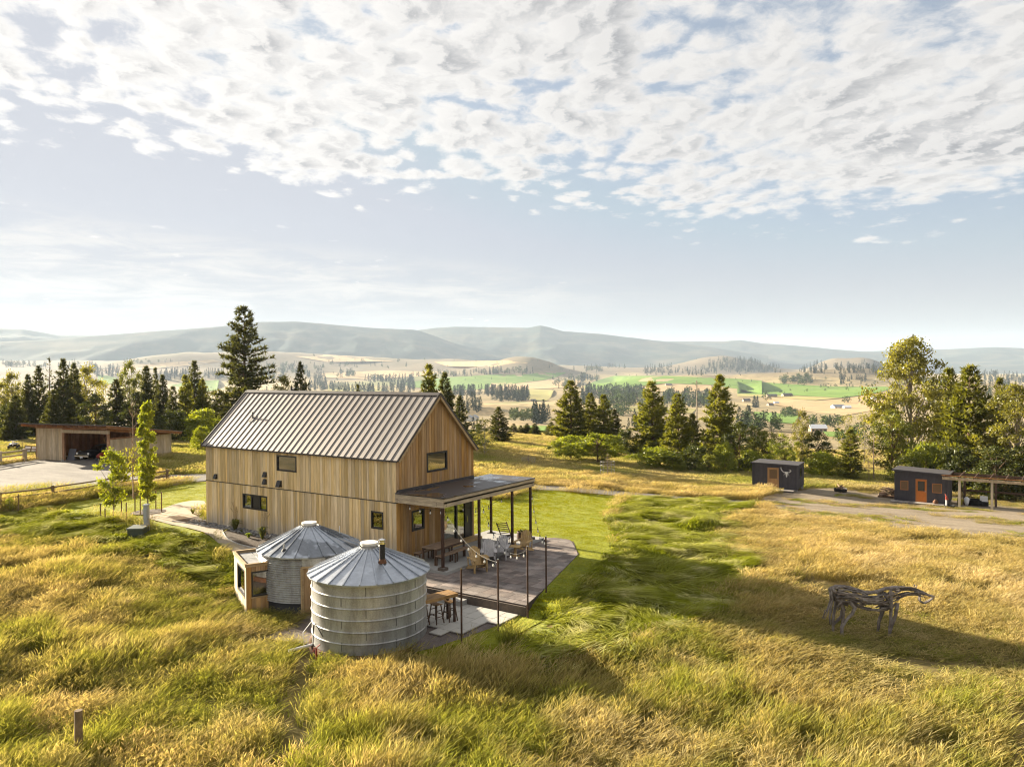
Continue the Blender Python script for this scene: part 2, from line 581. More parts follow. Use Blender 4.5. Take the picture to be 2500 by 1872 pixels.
wire_dark = M('dark_wire', (0.012, 0.011, 0.01), 0.6)
rubber = M('black_rubber', (0.02, 0.02, 0.02), 0.8)
plastic_white = M('white_plastic', (0.72, 0.72, 0.74), 0.4)
red_paint = M('red_paint', (0.24, 0.035, 0.02), 0.6)
lap_m = M('sheet_edge', (0.10, 0.10, 0.10), 0.7)
util_grey = M('meter_grey', (0.33, 0.35, 0.37), 0.5, spec=0.4, fine=(6, 0.06))
util_green = M('transformer_green', (0.055, 0.068, 0.05), 0.5, spec=0.4, fine=(6, 0.1))

# ground
gravel = M('gravel', (0.12, 0.108, 0.096), 0.95, col2=(0.18, 0.162, 0.142), scale=0.5, stretch=(.5, 2, 1), fine=(9, 0.3), bump=(22, 0.02))
dirt = M('dirt_yard', (0.235, 0.19, 0.135), 0.95, col2=(0.15, 0.115, 0.07), scale=0.5, stretch=(0.6, 1.6, 1), lo=0.45, hi=0.7, fine=(6, 0.25), bump=(9, 0.03))
path_mat = M('path_fines', (0.36, 0.30, 0.225), 0.95, col2=(0.30, 0.245, 0.18), scale=0.9, fine=(20, 0.14), bump=(26, 0.01))
gravel_dark = M('pea_gravel', (0.17, 0.14, 0.125), 0.95, col2=(0.11, 0.09, 0.08), scale=1.2, fine=(22, 0.45), bump=(30, 0.02))
mulch = M('mulch', (0.055, 0.04, 0.03), 0.95, col2=(0.095, 0.07, 0.05), scale=8, fine=(20, 0.4), bump=(18, 0.03))
river = M('river_stone', (0.16, 0.155, 0.155), 0.8, rnd=0.5)
paver_m = M('paver', (0.14, 0.115, 0.105), 0.85, col2=(0.23, 0.19, 0.168), scale=1.5, fine=(16, 0.2), rnd=0.36, bump=(24, 0.006))
paver_base = M('paver_joint', (0.075, 0.058, 0.05), 0.95)
tile_m = M('terrace_tile', (0.42, 0.40, 0.365), 0.8, fine=(14, 0.06), rnd=0.07, bump=(40, 0.002))
lawn_m = M('lawn', (0.18, 0.205, 0.010), 0.95, col2=(0.24, 0.245, 0.014), scale=0.9, stretch=(0.6, 1.6, 1), fine=(7, 0.4), bump=(11, 0.09))
rough_m = M('rough_sward', (0.10, 0.12, 0.010), 0.95, col2=(0.18, 0.185, 0.022), scale=0.8, fine=(7, 0.4), bump=(8, 0.08))

# ------------------------------------------------------------------ terrain
def vnoise(x, y, s=1.0, seed=0):
    x = np.asarray(x, float)/s
    y = np.asarray(y, float)/s
    xi, yi = np.floor(x), np.floor(y)
    fx, fy = x-xi, y-yi
    fx, fy = fx*fx*(3-2*fx), fy*fy*(3-2*fy)

    def hsh(a, b):
        h = np.sin(a*127.1+b*311.7+seed*74.7)*43758.5453
        return h-np.floor(h)
    return (hsh(xi, yi)*(1-fx)+hsh(xi+1, yi)*fx)*(1-fy)+(hsh(xi, yi+1)*(1-fx)+hsh(xi+1, yi+1)*fx)*fy


def fbm(x, y, s, seed=0, o=4):
    r, a, t = 0.0, 1.0, 0.0
    for k in range(o):
        r = r+a*vnoise(x, y, s/2**k, seed+k)
        t += a
        a *= 0.5
    return r/t


def sst(a, b, x):
    t = np.clip((np.asarray(x, float)-a)/(b-a), 0, 1)
    return t*t*(3-2*t)


FH = np.array([math.sin(YAW), math.cos(YAW)])
RH = np.array([math.cos(YAW), -math.sin(YAW)])
FLOOR = -58.0


def polar_of(u, d):
    """place d metres away in the heading of picture column u"""
    a = math.atan((u-1250.0)/FPX)
    k = math.cos(a)*FH+math.sin(a)*RH
    return CAM[0]+k[0]*d, CAM[1]+k[1]*d


# low hills standing on the valley floor: column, distance, half width across, half width along, height
HILLS = [(1285, 3600, 140, 240, 62), (1250, 3500, 330, 330, 40), (1600, 2350, 240, 220, 30), (1930, 2400, 330, 230, 40),
         (2130, 2350, 260, 220, 32), (2480, 1750, 420, 230, 30), (2040, 4500, 120, 220, 84),
         (2125, 4400, 120, 200, 66), (1770, 4600, 260, 300, 62), (470, 4200, 380, 300, 62), (420, 3500, 380, 260, 30),
         (1090, 4200, 420, 300, 40), (700, 4500, 600, 300, 40), (1255, 1080, 150, 90, 11)]
_HP = [(*polar_of(u, d), wa, wl, h, math.atan2(polar_of(u, d)[1]-CAM[1], polar_of(u, d)[0]-CAM[0])) for u, d, wa, wl, h in HILLS]


def H(x, y):
    x = np.asarray(x, float)
    y = np.asarray(y, float)
    a = sst(3, 14, x)
    b = sst(-1.0, -6.5, y)*(0.45+0.55*sst(-16, 6, x))
    h = -0.44*a-0.80*b*(1-0.35*sst(24, 34, x))
    h = h-0.32*sst(20, 34, x)*sst(-8, 2, y)
    # the building pads are level
    wp = np.exp(-(np.maximum(np.hypot(x-18.2, y-2.6)-4.6, 0)/1.6)**2)
    h = h*(1-wp)-0.51*wp
    wt = np.exp(-(np.maximum(np.maximum(abs(x-20.0)-1.9, abs(y+3.9)-1.6), 0)/1.2)**2)
    h = h*(1-wt)-0.92*wt
    wh = np.exp(-(np.maximum(np.maximum(abs(x-6.8)-6.8, abs(y-3.5)-3.6), 0)/1.8)**2)
    h = h*(1-wh)+(-0.10-0.32*a)*wh
    # ground falls gently towards the sheds
    h = h-0.048*np.clip(y-9, 0, 55)*sst(-30, 5, x)
    # soft hummocks in the fields
    open_ = np.clip(np.hypot(x-14, y-1)/16-0.9, 0, 1)
    h = h+open_*((fbm(x, y, 9.0, 3, 3)-0.5)*0.55)
    s = -0.42*(x-20)+0.907*y-7.0*np.sin(x*0.03)
    drop = np.log1p(np.exp(np.clip((s-76)/9, -30, 30)))*9*0.105
    drop = np.where((s-76)/9 > 30, (s-76)*0.105, drop)
    dist = np.hypot(x-CAM[0], y-CAM[1])
    drop = drop+(fbm(x, y, 90.0, 21, 3)-0.5)*12*sst(110, 330, dist)*(1-sst(450, 900, dist))
    D = -FLOOR
    low = D*(1-np.exp(-np.maximum(drop, 0)/D*1.15))
    h = h-low
    # rolling range beyond the fields, rising to the mountains
    az = np.arctan2((x-CAM[0])*RH[0]+(y-CAM[1])*RH[1], (x-CAM[0])*FH[0]+(y-CAM[1])*FH[1])
    back = 1-sst(4700, 6000, dist)
    rise = 105*sst(2300, 5200, dist)*sst(0.55, -0.25, az)+30*sst(3000, 5000, dist)
    h = h+(rise+(fbm(x, y, 700.0, 5, 4)-0.5)*56*sst(2300, 4200, dist))*back+(fbm(x, y, 260.0, 9, 3)-0.5)*10*sst(350, 900, dist)
    for hx, hy, wa, wl, hh, an in _HP:
        dx, dy = x-hx, y-hy
        al = dx*math.cos(an)+dy*math.sin(an)
        ac = -dx*math.sin(an)+dy*math.cos(an)
        q = (al/wl)**2+(ac/wa)**2
        h = h+hh*np.exp(-q)*(0.8+0.4*fbm(x, y, 160.0, 31, 3))
    return h


def ray(u, v):
    return _fw*FPX+(u-1250)*_r2-(v-936)*_u2


def G(u, v, z=0.0):
    d = ray(u, v)
    t = (z-CAM[2])/d[2]
    return CAM+t*d


def GT(u, v, it=60):
    """point of the terrain seen at picture point (u, v)"""
    d = ray(u, v)
    d = d/np.hypot(d[0], d[1])
    ts = np.geomspace(12, 9000, 900)
    P = CAM[None]+ts[:, None]*d[None]
    g = P[:, 2]-H(P[:, 0], P[:, 1])
    i = int(np.argmax(g < 0)) if (g < 0).any() else len(ts)-1
    a, b = ts[max(i-1, 0)], ts[i]
    for _ in range(30):
        m = (a+b)/2
        p = CAM+m*d
        if p[2] < H(p[0], p[1]):
            b = m
        else:
            a = m
    return CAM+b*d


def gpoly(px):
    return [tuple(GT(*q)[:2]) if q[1] > 200 else tuple(q) for q in px]


def inpoly(poly, X, Y):
    X, Y = np.asarray(X), np.asarray(Y)
    r = np.zeros(X.shape, bool)
    n = len(poly)
    j = n-1
    for i in range(n):
        xi, yi = poly[i]
        xj, yj = poly[j]
        if yi != yj:
            c = ((yi > Y) != (yj > Y)) & (X < (xj-xi)*(Y-yi)/(yj-yi)+xi)
            r ^= c
        j = i
    return r


def smooth_poly(poly, n=2):
    for _ in range(n):
        q = []
        for i in range(len(poly)):
            a, b = poly[i], poly[(i+1) % len(poly)]
            q += [(a[0]*.75+b[0]*.25, a[1]*.75+b[1]*.25), (a[0]*.25+b[0]*.75, a[1]*.25+b[1]*.75)]
        poly = q
    return poly


def wiggle(poly, amp, step=0.6, seed=0):
    q = []
    for i in range(len(poly)):
        a, b = np.array(poly[i]), np.array(poly[(i+1) % len(poly)])
        L = np.hypot(*(b-a))
        for k in range(max(1, int(L/step))):
            p = a+(b-a)*k/max(1, int(L/step))
            q.append((p[0]+amp*2*(vnoise(p[0], p[1], 0.8, seed)-.5), p[1]+amp*2*(vnoise(p[0], p[1], 0.8, seed+5)-.5)))
    return q


def drape(name, poly, mat, off, step, kind='structure', flat=None):
    """a ground sheet: the outline filled with a triangulated net laid on the terrain"""
    P = np.array(poly)
    x0, y0 = P.min(0)
    x1, y1 = P.max(0)
    X, Y = np.meshgrid(np.arange(x0+step/2, x1, step), np.arange(y0+step/2, y1, step))
    X, Y = X.ravel(), Y.ravel()
    k = inpoly(poly, X, Y)
    dmin = np.full(X.shape, 1e9)
    for i in range(len(poly)):
        a, b = P[i], P[(i+1) % len(P)]
        ab = b-a
        t = np.clip(((X-a[0])*ab[0]+(Y-a[1])*ab[1])/max(ab@ab, 1e-9), 0, 1)
        dmin = np.minimum(dmin, np.hypot(X-a[0]-t*ab[0], Y-a[1]-t*ab[1]))
    k &= dmin > step*0.3
    pts = [Vector(p) for p in poly]+[Vector((a, b)) for a, b in zip(X[k], Y[k])]
    n = len(poly)
    v, e, f, *_ = geometry.delaunay_2d_cdt(pts, [(i, (i+1) % n) for i in range(n)], [], 1, 1e-5)
    V = np.array([(p[0], p[1]) for p in v])
    Z = (H(V[:, 0], V[:, 1]) if flat is None else np.full(len(V), flat))+off
    me = bpy.data.meshes.new(name)
    me.from_pydata(np.column_stack([V, Z]).tolist(), [], [tuple(t) for t in f])
    me.materials.append(mat)
    me.update()
    up = sum(p.normal.z for p in me.polygons)
    if up < 0:
        me.flip_normals()
    me.polygons.foreach_set('use_smooth', [True]*len(me.polygons))
    o = link(name, me)
    o['kind'] = kind
    return o


def build_terrain():
    # one sheet, fine near the house and coarser outwards, 0 to 12 km
    rs = list(np.arange(0.0, 70, 0.7))
    r = 70.0
    while r < 12300:
        rs.append(r)
        r *= 1.022
    rs = np.array(rs)
    # denser where the valley is
    na = 420
    base = math.atan2(FH[1], FH[0])
    t = np.linspace(-1, 1, na)
    ang = base+np.sign(t)*(0.85*np.abs(t)+(math.pi-0.85)*np.abs(t)**4)
    R_, A_ = np.meshgrid(rs, ang)
    cx, cy_ = 22.0, -6.0
    X = cx+R_*np.cos(A_)
    Y = cy_+R_*np.sin(A_)
    Z = H(X, Y)
    m, b, out = newmat('ground')
    geo = b.n('ShaderNodeNewGeometry')
    pos = geo.outputs['Position']
    p = b.n('ShaderNodeBsdfPrincipled')
    # valley mottling: dry grass, sage, cut fields, some green
    big = b.noise(b.mapping(pos, scale=(1, 1, 0.1), rot=(0, 0, 0.6)), 0.0042, 5.0, 0.6)
    fine = b.noise(b.mapping(pos, scale=(1, 1, 0.1)), 0.045, 5.0, 0.65)
    vor = b.n('ShaderNodeTexVoronoi', feature='F1')
    b.put(vor.inputs['Vector'], b.mapping(pos, scale=(0.0030, 0.0017, 0.0), rot=(0, 0, 0.6)))
    vor.inputs['Scale'].default_value = 1.0
    sepc = b.n('ShaderNodeSeparateColor')
    b.put(sepc.inputs[0], vor.outputs['Color'])
    dry = b.mix(b.rng(big, 0.35, 0.62), (0.33, 0.25, 0.135), (0.215, 0.175, 0.095))
    dry = b.mix(b.rng(sepc.outputs[0], 0.55, 0.75), dry, (0.39, 0.31, 0.165))
    dry = b.mix(b.rng(sepc.outputs[1], 0.74, 0.82), dry, (0.20, 0.20, 0.08))
    dry = b.mix(b.math('MULTIPLY', b.rng(fine, 0.5, 0.68), 0.75), dry, (0.13, 0.115, 0.065))
    # near ground under the tall grass
    sz_ = b.n('ShaderNodeSeparateXYZ')
    b.put(sz_.inputs[0], pos)
    sage = b.rng(b.math('ADD', sz_.outputs[2], b.rng(big, 0.3, 0.7, -25, 25)), -38, 0, 0.0, 0.8, True)
    dry = b.mix(sage, dry, (0.155, 0.125, 0.085))
    cl = b.vmath('LENGTH', b.vmath('SUBTRACT', pos, (22, 0, 0)))
    nearf = b.rng(cl, 70, 130, 1.0, 0.0, True)
    n2 = b.noise(pos, 0.35, 5.0, 0.6)
    near = b.mix(b.rng(n2, 0.4, 0.6), (0.10, 0.083, 0.03), (0.19, 0.14, 0.06))
    c = b.mix(nearf, dry, near)
    b.put(p.inputs['Base Color'], c)
    p.inputs['Roughness'].default_value = 1.0
    p.inputs['Specular IOR Level'].default_value = 0.1
    m.node_tree.links.new(p.outputs[0], out.inputs[0])
    o = link('ground', grid_mesh('ground', X, Y, Z, m))
    o['kind'] = 'structure'


build_terrain()

mount_m = M('mountain_side', (0.035, 0.048, 0.038), 1.0, spec=0.05, col2=(0.10, 0.09, 0.06), scale=0.0035, stretch=(1, 1, 0.6), lo=0.45, hi=0.68, detail=6)
mount_low = M('mountain_grass', (0.24, 0.185, 0.115), 1.0, spec=0.05, col2=(0.11, 0.10, 0.065), scale=0.004, stretch=(1, 1, 0.6), lo=0.4, hi=0.65, detail=6)


def mountain(name, prof, dist, depth, mat, seed, rough=0.17, foot=-70.0):
    """a mountain chain: crest heights follow a skyline, long folded flank towards the valley"""
    us = np.array([p[0] for p in prof], float)
    vs = np.array([p[1] for p in prof], float)
    n = 320
    uu = np.linspace(us[0], us[-1], n)
    vv = np.interp(uu, us, vs)
    ker = np.hanning(5)
    ker /= ker.sum()
    vv = np.convolve(np.pad(vv, 2, mode='edge'), ker, 'valid')
    az = np.arctan((uu-1250)/FPX)
    kx = np.cos(az)*FH[0]+np.sin(az)*RH[0]
    ky = np.cos(az)*FH[1]+np.sin(az)*RH[1]
    crest = CAM[2]+(902.6+(uu-1250)*0.0068-vv)/FPX*dist*np.cos(az)
    ts = np.linspace(-1, 1, 64)
    X, Y, Z = (np.zeros((len(ts), n)) for _ in range(3))
    fade = sst(0, 0.04, np.linspace(0, 1, n))*sst(0, 0.04, np.linspace(1, 0, n))
    for i, t in enumerate(ts):
        d = dist+t*depth
        X[i], Y[i] = CAM[0]+kx*d, CAM[1]+ky*d
        k = (1-abs(t))
        prof_ = k**1.35 if t < 0 else k**1.1
        fold = (np.abs(fbm(X[i]+.3*Y[i], Y[i]-.2*X[i], depth*0.42, seed, 5)-0.5)*-3.2+.35)
        hgt = crest-foot
        Z[i] = foot+hgt*np.clip(prof_*(1+0.0*k)+fold*rough*4*k*(1-k), 0, 1.0)
    o = link(name, grid_mesh(name, X, Y, Z, mat))
    o['kind'] = 'structure'
    return o


K = 2500/2212.0
mountain('mountain_range', [(-500, 800), (0, 782), (56, 784), (147, 802), (260, 804), (420, 815), (600, 840)], 8200, 2600, mount_m, 41)
mountain('mountain_range', [(-700, 812), (-300, 818)]+[(a*K, b*K) for a, b in ((0, 722), (120, 718), (200, 712), (280, 707), (340, 703), (400, 700), (480, 694), (530, 690), (560, 686), (640, 686), (690, 691), (720, 694), (800, 702), (900, 708), (940, 722), (980, 738), (1040, 752), (1100, 764), (1160, 775))], 6600, 1900, mount_m, 42)
mountain('mountain_range', [(a*K, b*K) for a, b in ((760, 730), (870, 712), (940, 704), (980, 702), (1050, 704), (1100, 706), (1140, 707), (1168, 702), (1185, 706), (1215, 715), (1300, 722), (1380, 733), (1440, 742), (1520, 752), (1600, 766), (1660, 775))], 7600, 2300, mount_m, 43)
mountain('mountain_range', [(a*K, b*K) for a, b in ((1300, 745), (1390, 736), (1440, 740), (1500, 741), (1560, 742), (1600, 740), (1650, 748), (1700, 752), (1750, 757), (1800, 763), (1880, 770), (1960, 778))], 9000, 2300, mount_m, 44)
mountain('mountain_range', [(a*K, b*K) for a, b in ((1720, 775), (1850, 769), (1950, 767), (2050, 766), (2150, 763), (2212, 766), (2400, 762), (2800, 772))], 10500, 2500, mount_m, 45)

# ------------------------------------------------------------------ ground sheets
def zc5(x, y):
    return (x*.24864, 980+y*.24864)


def zc6(x, y):
    return (380+x*.1268, 1180+y*.1268)


GR_EDGE = [(1290, 1487), (1215, 1530), (1140, 1558), (1062, 1584), (1010, 1592)]
ROUGH_EDGE = [(1519, 1214), (1490, 1240), (1483, 1270), (1503, 1311), (1512, 1335), (1503, 1360), (1452, 1402), (1386, 1475), (1329, 1513),
              (1250, 1567), (1180, 1598), (1060, 1606)]
LAWN_R = gpoly([(1298, 1197), (1450, 1207), (1519, 1213)] + ROUGH_EDGE[1:] + [(1010, 1600), (20.2, -5.2), (14.5, -1.2), (13.2, 6.0), (1.0, 6.0), (-2.0, 15.5), (8.0, 15.6)])
LAWN_R = wiggle(LAWN_R, 0.30, 0.4, 1)
TALL_EDGE_R = [(1845, 1243), (1788, 1263), (1744, 1295), (1756, 1340), (1835, 1400), (1794, 1453), (1725, 1504), (1630, 1542), (1535, 1592), (1440, 1612), (1386, 1645), (1290, 1650), (1150, 1640), (1000, 1612)]
ROUGH_R = gpoly([(1519, 1213), (1690, 1227)] + TALL_EDGE_R + [(1060, 1606)] + ROUGH_EDGE[::-1][1:])
LAWN_L = gpoly([(100, 1246), (180, 1226), (250, 1216), (330, 1212), (400, 1192), (470, 1180), (505, 1177), (2.5, 4.5), (0.4, 0.4), (480, 1224), (400, 1242), (340, 1263), (372, 1270),
                (395, 1276), (490, 1298), (520, 1318), (560, 1345), (12.5, -2.6), (9.8, -4.4), (540, 1356), (460, 1324), (400, 1300), (330, 1280), (240, 1260), (150, 1260)])
LAWN_L = wiggle(LAWN_L, 0.12, 0.5, 2)
ROUGH_L = gpoly([(-40, 1252), (60, 1246), (100, 1246), (150, 1260), (240, 1260), (330, 1280), (400, 1300), (460, 1324), (540, 1356), (10.2, -4.9), (11.2, -6.8), (560, 1450), (500, 1432), (410, 1395), (300, 1358), (170, 1338), (80, 1318), (-40, 1318)])
ROAD = gpoly([(345, 1172), (420, 1160), (505, 1157), (-2.0, 20.5), (5.0, 20.3), (1160, 1176), (1298, 1184), (1450, 1195), (1516, 1200), (1640, 1211), (1835, 1225), (1900, 1228), (1930, 1243),
              (1845, 1242), (1690, 1227), (1519, 1212), (1450, 1206), (1298, 1196), (1160, 1187), (5.0, 15.8), (-2.0, 15.9), (505, 1175), (420, 1178), (370, 1184)])
ROAD = wiggle(ROAD, 0.10, 0.7, 3)
YARD_R = gpoly([(1838, 1226), (1880, 1212), (1900, 1206), (1960, 1197), (2020, 1192), (2140, 1202), (2180, 1203), (2330, 1213), (2440, 1222), (2600, 1236), (2600, 1346), (2350, 1316), (2200, 1292), (2050, 1272), (1930, 1262), (1880, 1250)])
YARD_R = wiggle(YARD_R, 0.3, 0.8, 4)
YARD_L = gpoly([(-60, 1143), (0, 1136), (60, 1127), (95, 1122), (150, 1120), (260, 1122), (300, 1140), (350, 1165), (385, 1180), (330, 1186), (250, 1192), (130, 1196), (60, 1204), (-60, 1206)])
YARD_L = wiggle(YARD_L, 0.25, 0.8, 5)
PATH = gpoly([(338, 1264), (400, 1242), (440, 1228), (478, 1222), (506, 1226), (503, 1258), (421, 1274), (470, 1281), (500, 1287), (530, 1290), (541, 1294), (549, 1311), (568, 1325), (608, 1339), (640, 1345),
              (660, 1352), (12.4, -2.4), (576, 1352), (540, 1335), (515, 1311), (490, 1297), (395, 1276), (372, 1270)])
PATH_S = smooth_poly(PATH, 1)
BED_A = gpoly([(421, 1274), (503, 1258), (503, 1273), (478, 1281)])
BED_B = gpoly([(541, 1293), (556, 1291), (600, 1299), (660, 1310), (12.6, -0.55), (13.4, -1.6), (12.4, -2.3), (660, 1350), (640, 1344), (608, 1338), (568, 1324), (549, 1310)])
GRAVEL_PAD = [(14.6, -7.9), (14.2, -5.0), (14.4, -1.8), (21.5, -1.9)] + gpoly(GR_EDGE) + [(19.9, -6.2), (18.2, -7.4), (16.3, -7.5)]
GRAVEL_PAD = wiggle(GRAVEL_PAD, 0.08, 0.5, 6)
TRAIL = gpoly([(742, 1590), (735, 1640), (722, 1700), (712, 1770), (700, 1872)])

drape('rough_sward', ROUGH_R, rough_m, 0.02, 0.7)
drape('rough_sward', ROUGH_L, rough_m, 0.02, 0.7)
drape('lawn', LAWN_R, lawn_m, 0.035, 0.7)
drape('lawn', LAWN_L, lawn_m, 0.035, 0.7)
drape('gravel_drive', ROAD, gravel, 0.05, 0.8)
drape('dirt_yard', YARD_R, dirt, 0.045, 0.9)
drape('gravel_yard', YARD_L, gravel, 0.045, 0.9)
drape('garden_path', PATH_S, path_mat, 0.055, 0.4)
drape('mulch_bed', BED_A, mulch, 0.06, 0.4)
drape('mulch_bed', BED_B, mulch, 0.06, 0.4)
drape('gravel_pad', GRAVEL_PAD, gravel_dark, 0.045, 0.4)


def edging(px, name='path_edging'):
    pts = [tuple(GT(*q)) if len(q) == 2 else q for q in px]
    o = MB().tube([(p[0], p[1], float(H(p[0], p[1]))+0.07) for p in pts], 0.03, 5).obj(name, concrete)
    return setp(o, None, None, None, 'structure')


edging([(541, 1293), (545, 1302), (549, 1310), (556, 1318), (568, 1324.5), (585, 1332), (608, 1338), (640, 1344), (662, 1350)])
edging([(421, 1274), (440, 1277), (470, 1281), (500, 1287), (525, 1290)])

# ------------------------------------------------------------------ terrace, patio, slab
ZT, ZP, ZS = -0.80, -0.445, -0.32
patio = MB().prism([(14.6, -1.95), (21.65, -1.95), (21.2, -0.1), (19.72, 5.2), (19.5, 5.95), (18.97, 6.65), (17.9, 8.3), (14.0, 8.3), (14.0, -0.2)], -0.95, ZP-0.012).obj('patio', paver_base)
patio['kind'] = 'structure'
CLIP = [(14.6, -1.95), (21.65, -1.95), (21.2, -0.1), (19.72, 5.2), (19.5, 5.95), (18.97, 6.65), (17.9, 8.3), (14.6, 8.3)]


def clip_convex(poly, clip):
    for i in range(len(clip)):
        a, b = np.array(clip[i]), np.array(clip[(i+1) % len(clip)])
        e = b-a
        out = []
        for k in range(len(poly)):
            p, q = np.array(poly[k-1]), np.array(poly[k])
            sp = e[0]*(p[1]-a[1])-e[1]*(p[0]-a[0])
            sq = e[0]*(q[1]-a[1])-e[1]*(q[0]-a[0])
            if (sp >= 0) != (sq >= 0):
                t = sp/(sp-sq)
                out.append(tuple(p+(q-p)*t))
            if sq >= 0:
                out.append(tuple(q))
        poly = out
        if len(poly) < 3:
            return []
    return poly


def build_pavers():
    rr = random.Random(5)
    y = -1.95
    row = 0
    while y < 8.3:
        hgt = (0.40, 0.60, 0.40, 0.30)[row % 4]
        x = 14.55-rr.random()*0.4
        while x < 21.8:
            w = rr.choice((0.4, 0.6, 0.6, 0.8))
            if not (x+w < 16.7 and y > -0.25):
                q = clip_convex([(x+.008, y+.008), (x+w-.008, y+.008), (x+w-.008, y+hgt-.008), (x+.008, y+hgt-.008)], CLIP)
                if len(q) >= 3:
                    ar = abs(sum(q[i-1][0]*q[i][1]-q[i][0]*q[i-1][1] for i in range(len(q))))/2
                    if ar > 0.012:
                        MB().prism(q, ZP-0.04, ZP+rr.uniform(-.003, .004)).obj('paver', paver_m, patio)
            x += w
        y += hgt
        row += 1


build_pavers()
slab = MB().prism([(13.3, -0.3), (16.68, -0.3), (16.68, 7.5), (13.3, 7.5)], -0.9, ZS).obj('concrete_slab', concrete)
slab['kind'] = 'structure'
# front face of the raised patio
o = MB().box(14.6, 21.66, -2.02, -1.952, -1.0, ZP-0.055).obj('retaining_wall', conc_dark)
setp(o, 'low dark concrete retaining wall along the front edge of the paver patio', 'retaining wall')
o = MB().box(17.9, 19.05, -2.42, -2.022, -0.85, -0.62).obj('step', concrete)
setp(o, 'concrete step block against the low wall between terrace and patio', 'step')
# lower terrace of large pale tiles, stepped outline
terr = MB().prism([(16.2, -4.7), (19.84, -4.7), (19.84, -5.24), (20.36, -5.24), (20.36, -4.74), (20.88, -4.74), (20.88, -3.28), (21.4, -3.28), (21.4, -2.03), (16.2, -2.03)], -0.95, ZT-0.03).obj('terrace', gravel_dark)
terr['kind'] = 'structure'
for i in range(10):
    x1 = 21.4-i*0.52
    yb = {0: -3.28, 1: -4.74, 2: -5.24}.get(i, -4.7)
    ys = [-2.04, -2.55, -3.28, -4.01, -4.74] if i % 2 == 0 else [-2.04, -2.90, -3.64, -4.37, -4.74]
    if i == 2:
        ys = ys[:-1]+[-4.74, -5.24]
    ys = [q for q in ys if q >= yb-0.02]
    if ys[-1] > yb+0.1:
        ys.append(yb)
    for a, b_ in zip(ys[:-1], ys[1:]):
        MB().box(x1-0.51, x1-0.01, b_+.010, a-.010, ZT-0.06, ZT+random.uniform(-.002, .003)).obj('tile', tile_m, terr)

# ------------------------------------------------------------------ the house
L_, W_, ZE, ZR, ZB = 13.68, 5.70, 4.2, 6.94, 2.236
house = thing('house', 'gabled barn house clad in vertical cedar boards under a dark standing seam roof', 'house')
WIN = {'f': [(5.76, 7.21, 3.14, 3.92), (3.08, 5.01, 1.03, 1.79), (12.14, 12.88, 0.97, 1.76)],
       'g': [(2.08, 3.60, 3.33, 4.24), (1.0, 1.88, 0.80, 1.73), (3.2, 5.56, ZS, 2.12)]}


def wall_core(name, axis, at0, at1, u0, u1, z0, z1, holes):
    """thin wall with rectangular openings, as a grid of boxes"""
    us = sorted({u0, u1, *[h[0] for h in holes], *[h[1] for h in holes]})
    zs = sorted({z0, z1, *[min(max(h[2], z0), z1) for h in holes], *[min(max(h[3], z0), z1) for h in holes]})
    mb = MB()
    for a, b_ in zip(us[:-1], us[1:]):
        for c, d in zip(zs[:-1], zs[1:]):
            if c >= d or any(h[0]-1e-6 <= a and b_ <= h[1]+1e-6 and h[2]-1e-6 <= c and d <= h[3]+1e-6 for h in holes):
                continue
            if axis == 'x':
                mb.box(a, b_, at0, at1, c, d)
            else:
                mb.box(at0, at1, a, b_, c, d)
    return mb.obj(name, sheath, house)


def board_run(u0, u1, cuts, rr, lo=0.13, hi=0.27):
    """edges of random width boards between u0 and u1, also breaking at the window edges"""
    marks = sorted({u0, u1, *cuts})
    out = []
    for a, b_ in zip(marks[:-1], marks[1:]):
        n = max(1, round((b_-a)/0.185))
        w = [rr.uniform(lo, hi) for _ in range(n)]
        s = sum(w)
        u = a
        for q in w:
            out.append((u, u+q*(b_-a)/s))
            u += q*(b_-a)/s
    return out


def boards_on_house():
    rr = random.Random(3)
    # long front wall, two storeys
    for z0, z1 in ((-0.12, ZB-0.02), (ZB+0.02, ZE-0.11)):
        hs = [h for h in WIN['f'] if z0 < (h[2]+h[3])/2 < z1]
        for a, b_ in board_run(0.0, L_-0.022, [c for h in hs for c in h[:2]], rr):
            spans = [(z0, z1)]
            for h in hs:
                if h[0]-1e-6 <= a and b_ <= h[1]+1e-6:
                    spans = [(z0, h[2]), (h[3], z1)]
            t = rr.uniform(0.018, 0.026)
            for c, d in spans:
                MB().box(a+.008, b_-.008, 0.024-t, 0.024, c, d).obj('board', cedar, house)
    # gable wall, full height, cut by the roof slope; behind the canopy edge it is split
    sl = (ZR-ZE)/(W_/2)

    def top(y):
        return ZE+sl*min(y, W_-y)-0.14
    for z0, z1 in ((ZS, ZB-0.02), (ZB+0.5, 99)):
        hs = [h for h in WIN['g'] if h[2] < 2.2 and z1 < 9 or h[2] > 2.5 and z1 > 9]
        marks = [c for h in hs for c in h[:2]]+([W_/2] if z1 > 9 else [])
        for a, b_ in board_run(0.0, W_, marks, rr, 0.14, 0.25):
            m = (a+b_)/2
            spans = [(z0, z1)]
            for h in hs:
                if h[0]-1e-6 <= a and b_ <= h[1]+1e-6:
                    spans = [(z0, h[2]), (h[3], z1)]
            for c, d in spans:
                if d-c < 0.05:
                    continue
                t = rr.uniform(0.018, 0.026)
                x0, x1 = L_-0.024, L_-0.024+t
                A, B = a+.008, b_-.008
                ta, tb = (top(A), top(B)) if d > 9 else (d, d)
                MB().extr([(x0, A, c), (x0, B, c), (x0, B, tb), (x0, A, ta)], (x1-x0, 0, 0)).obj('board', cedar_warm, house)


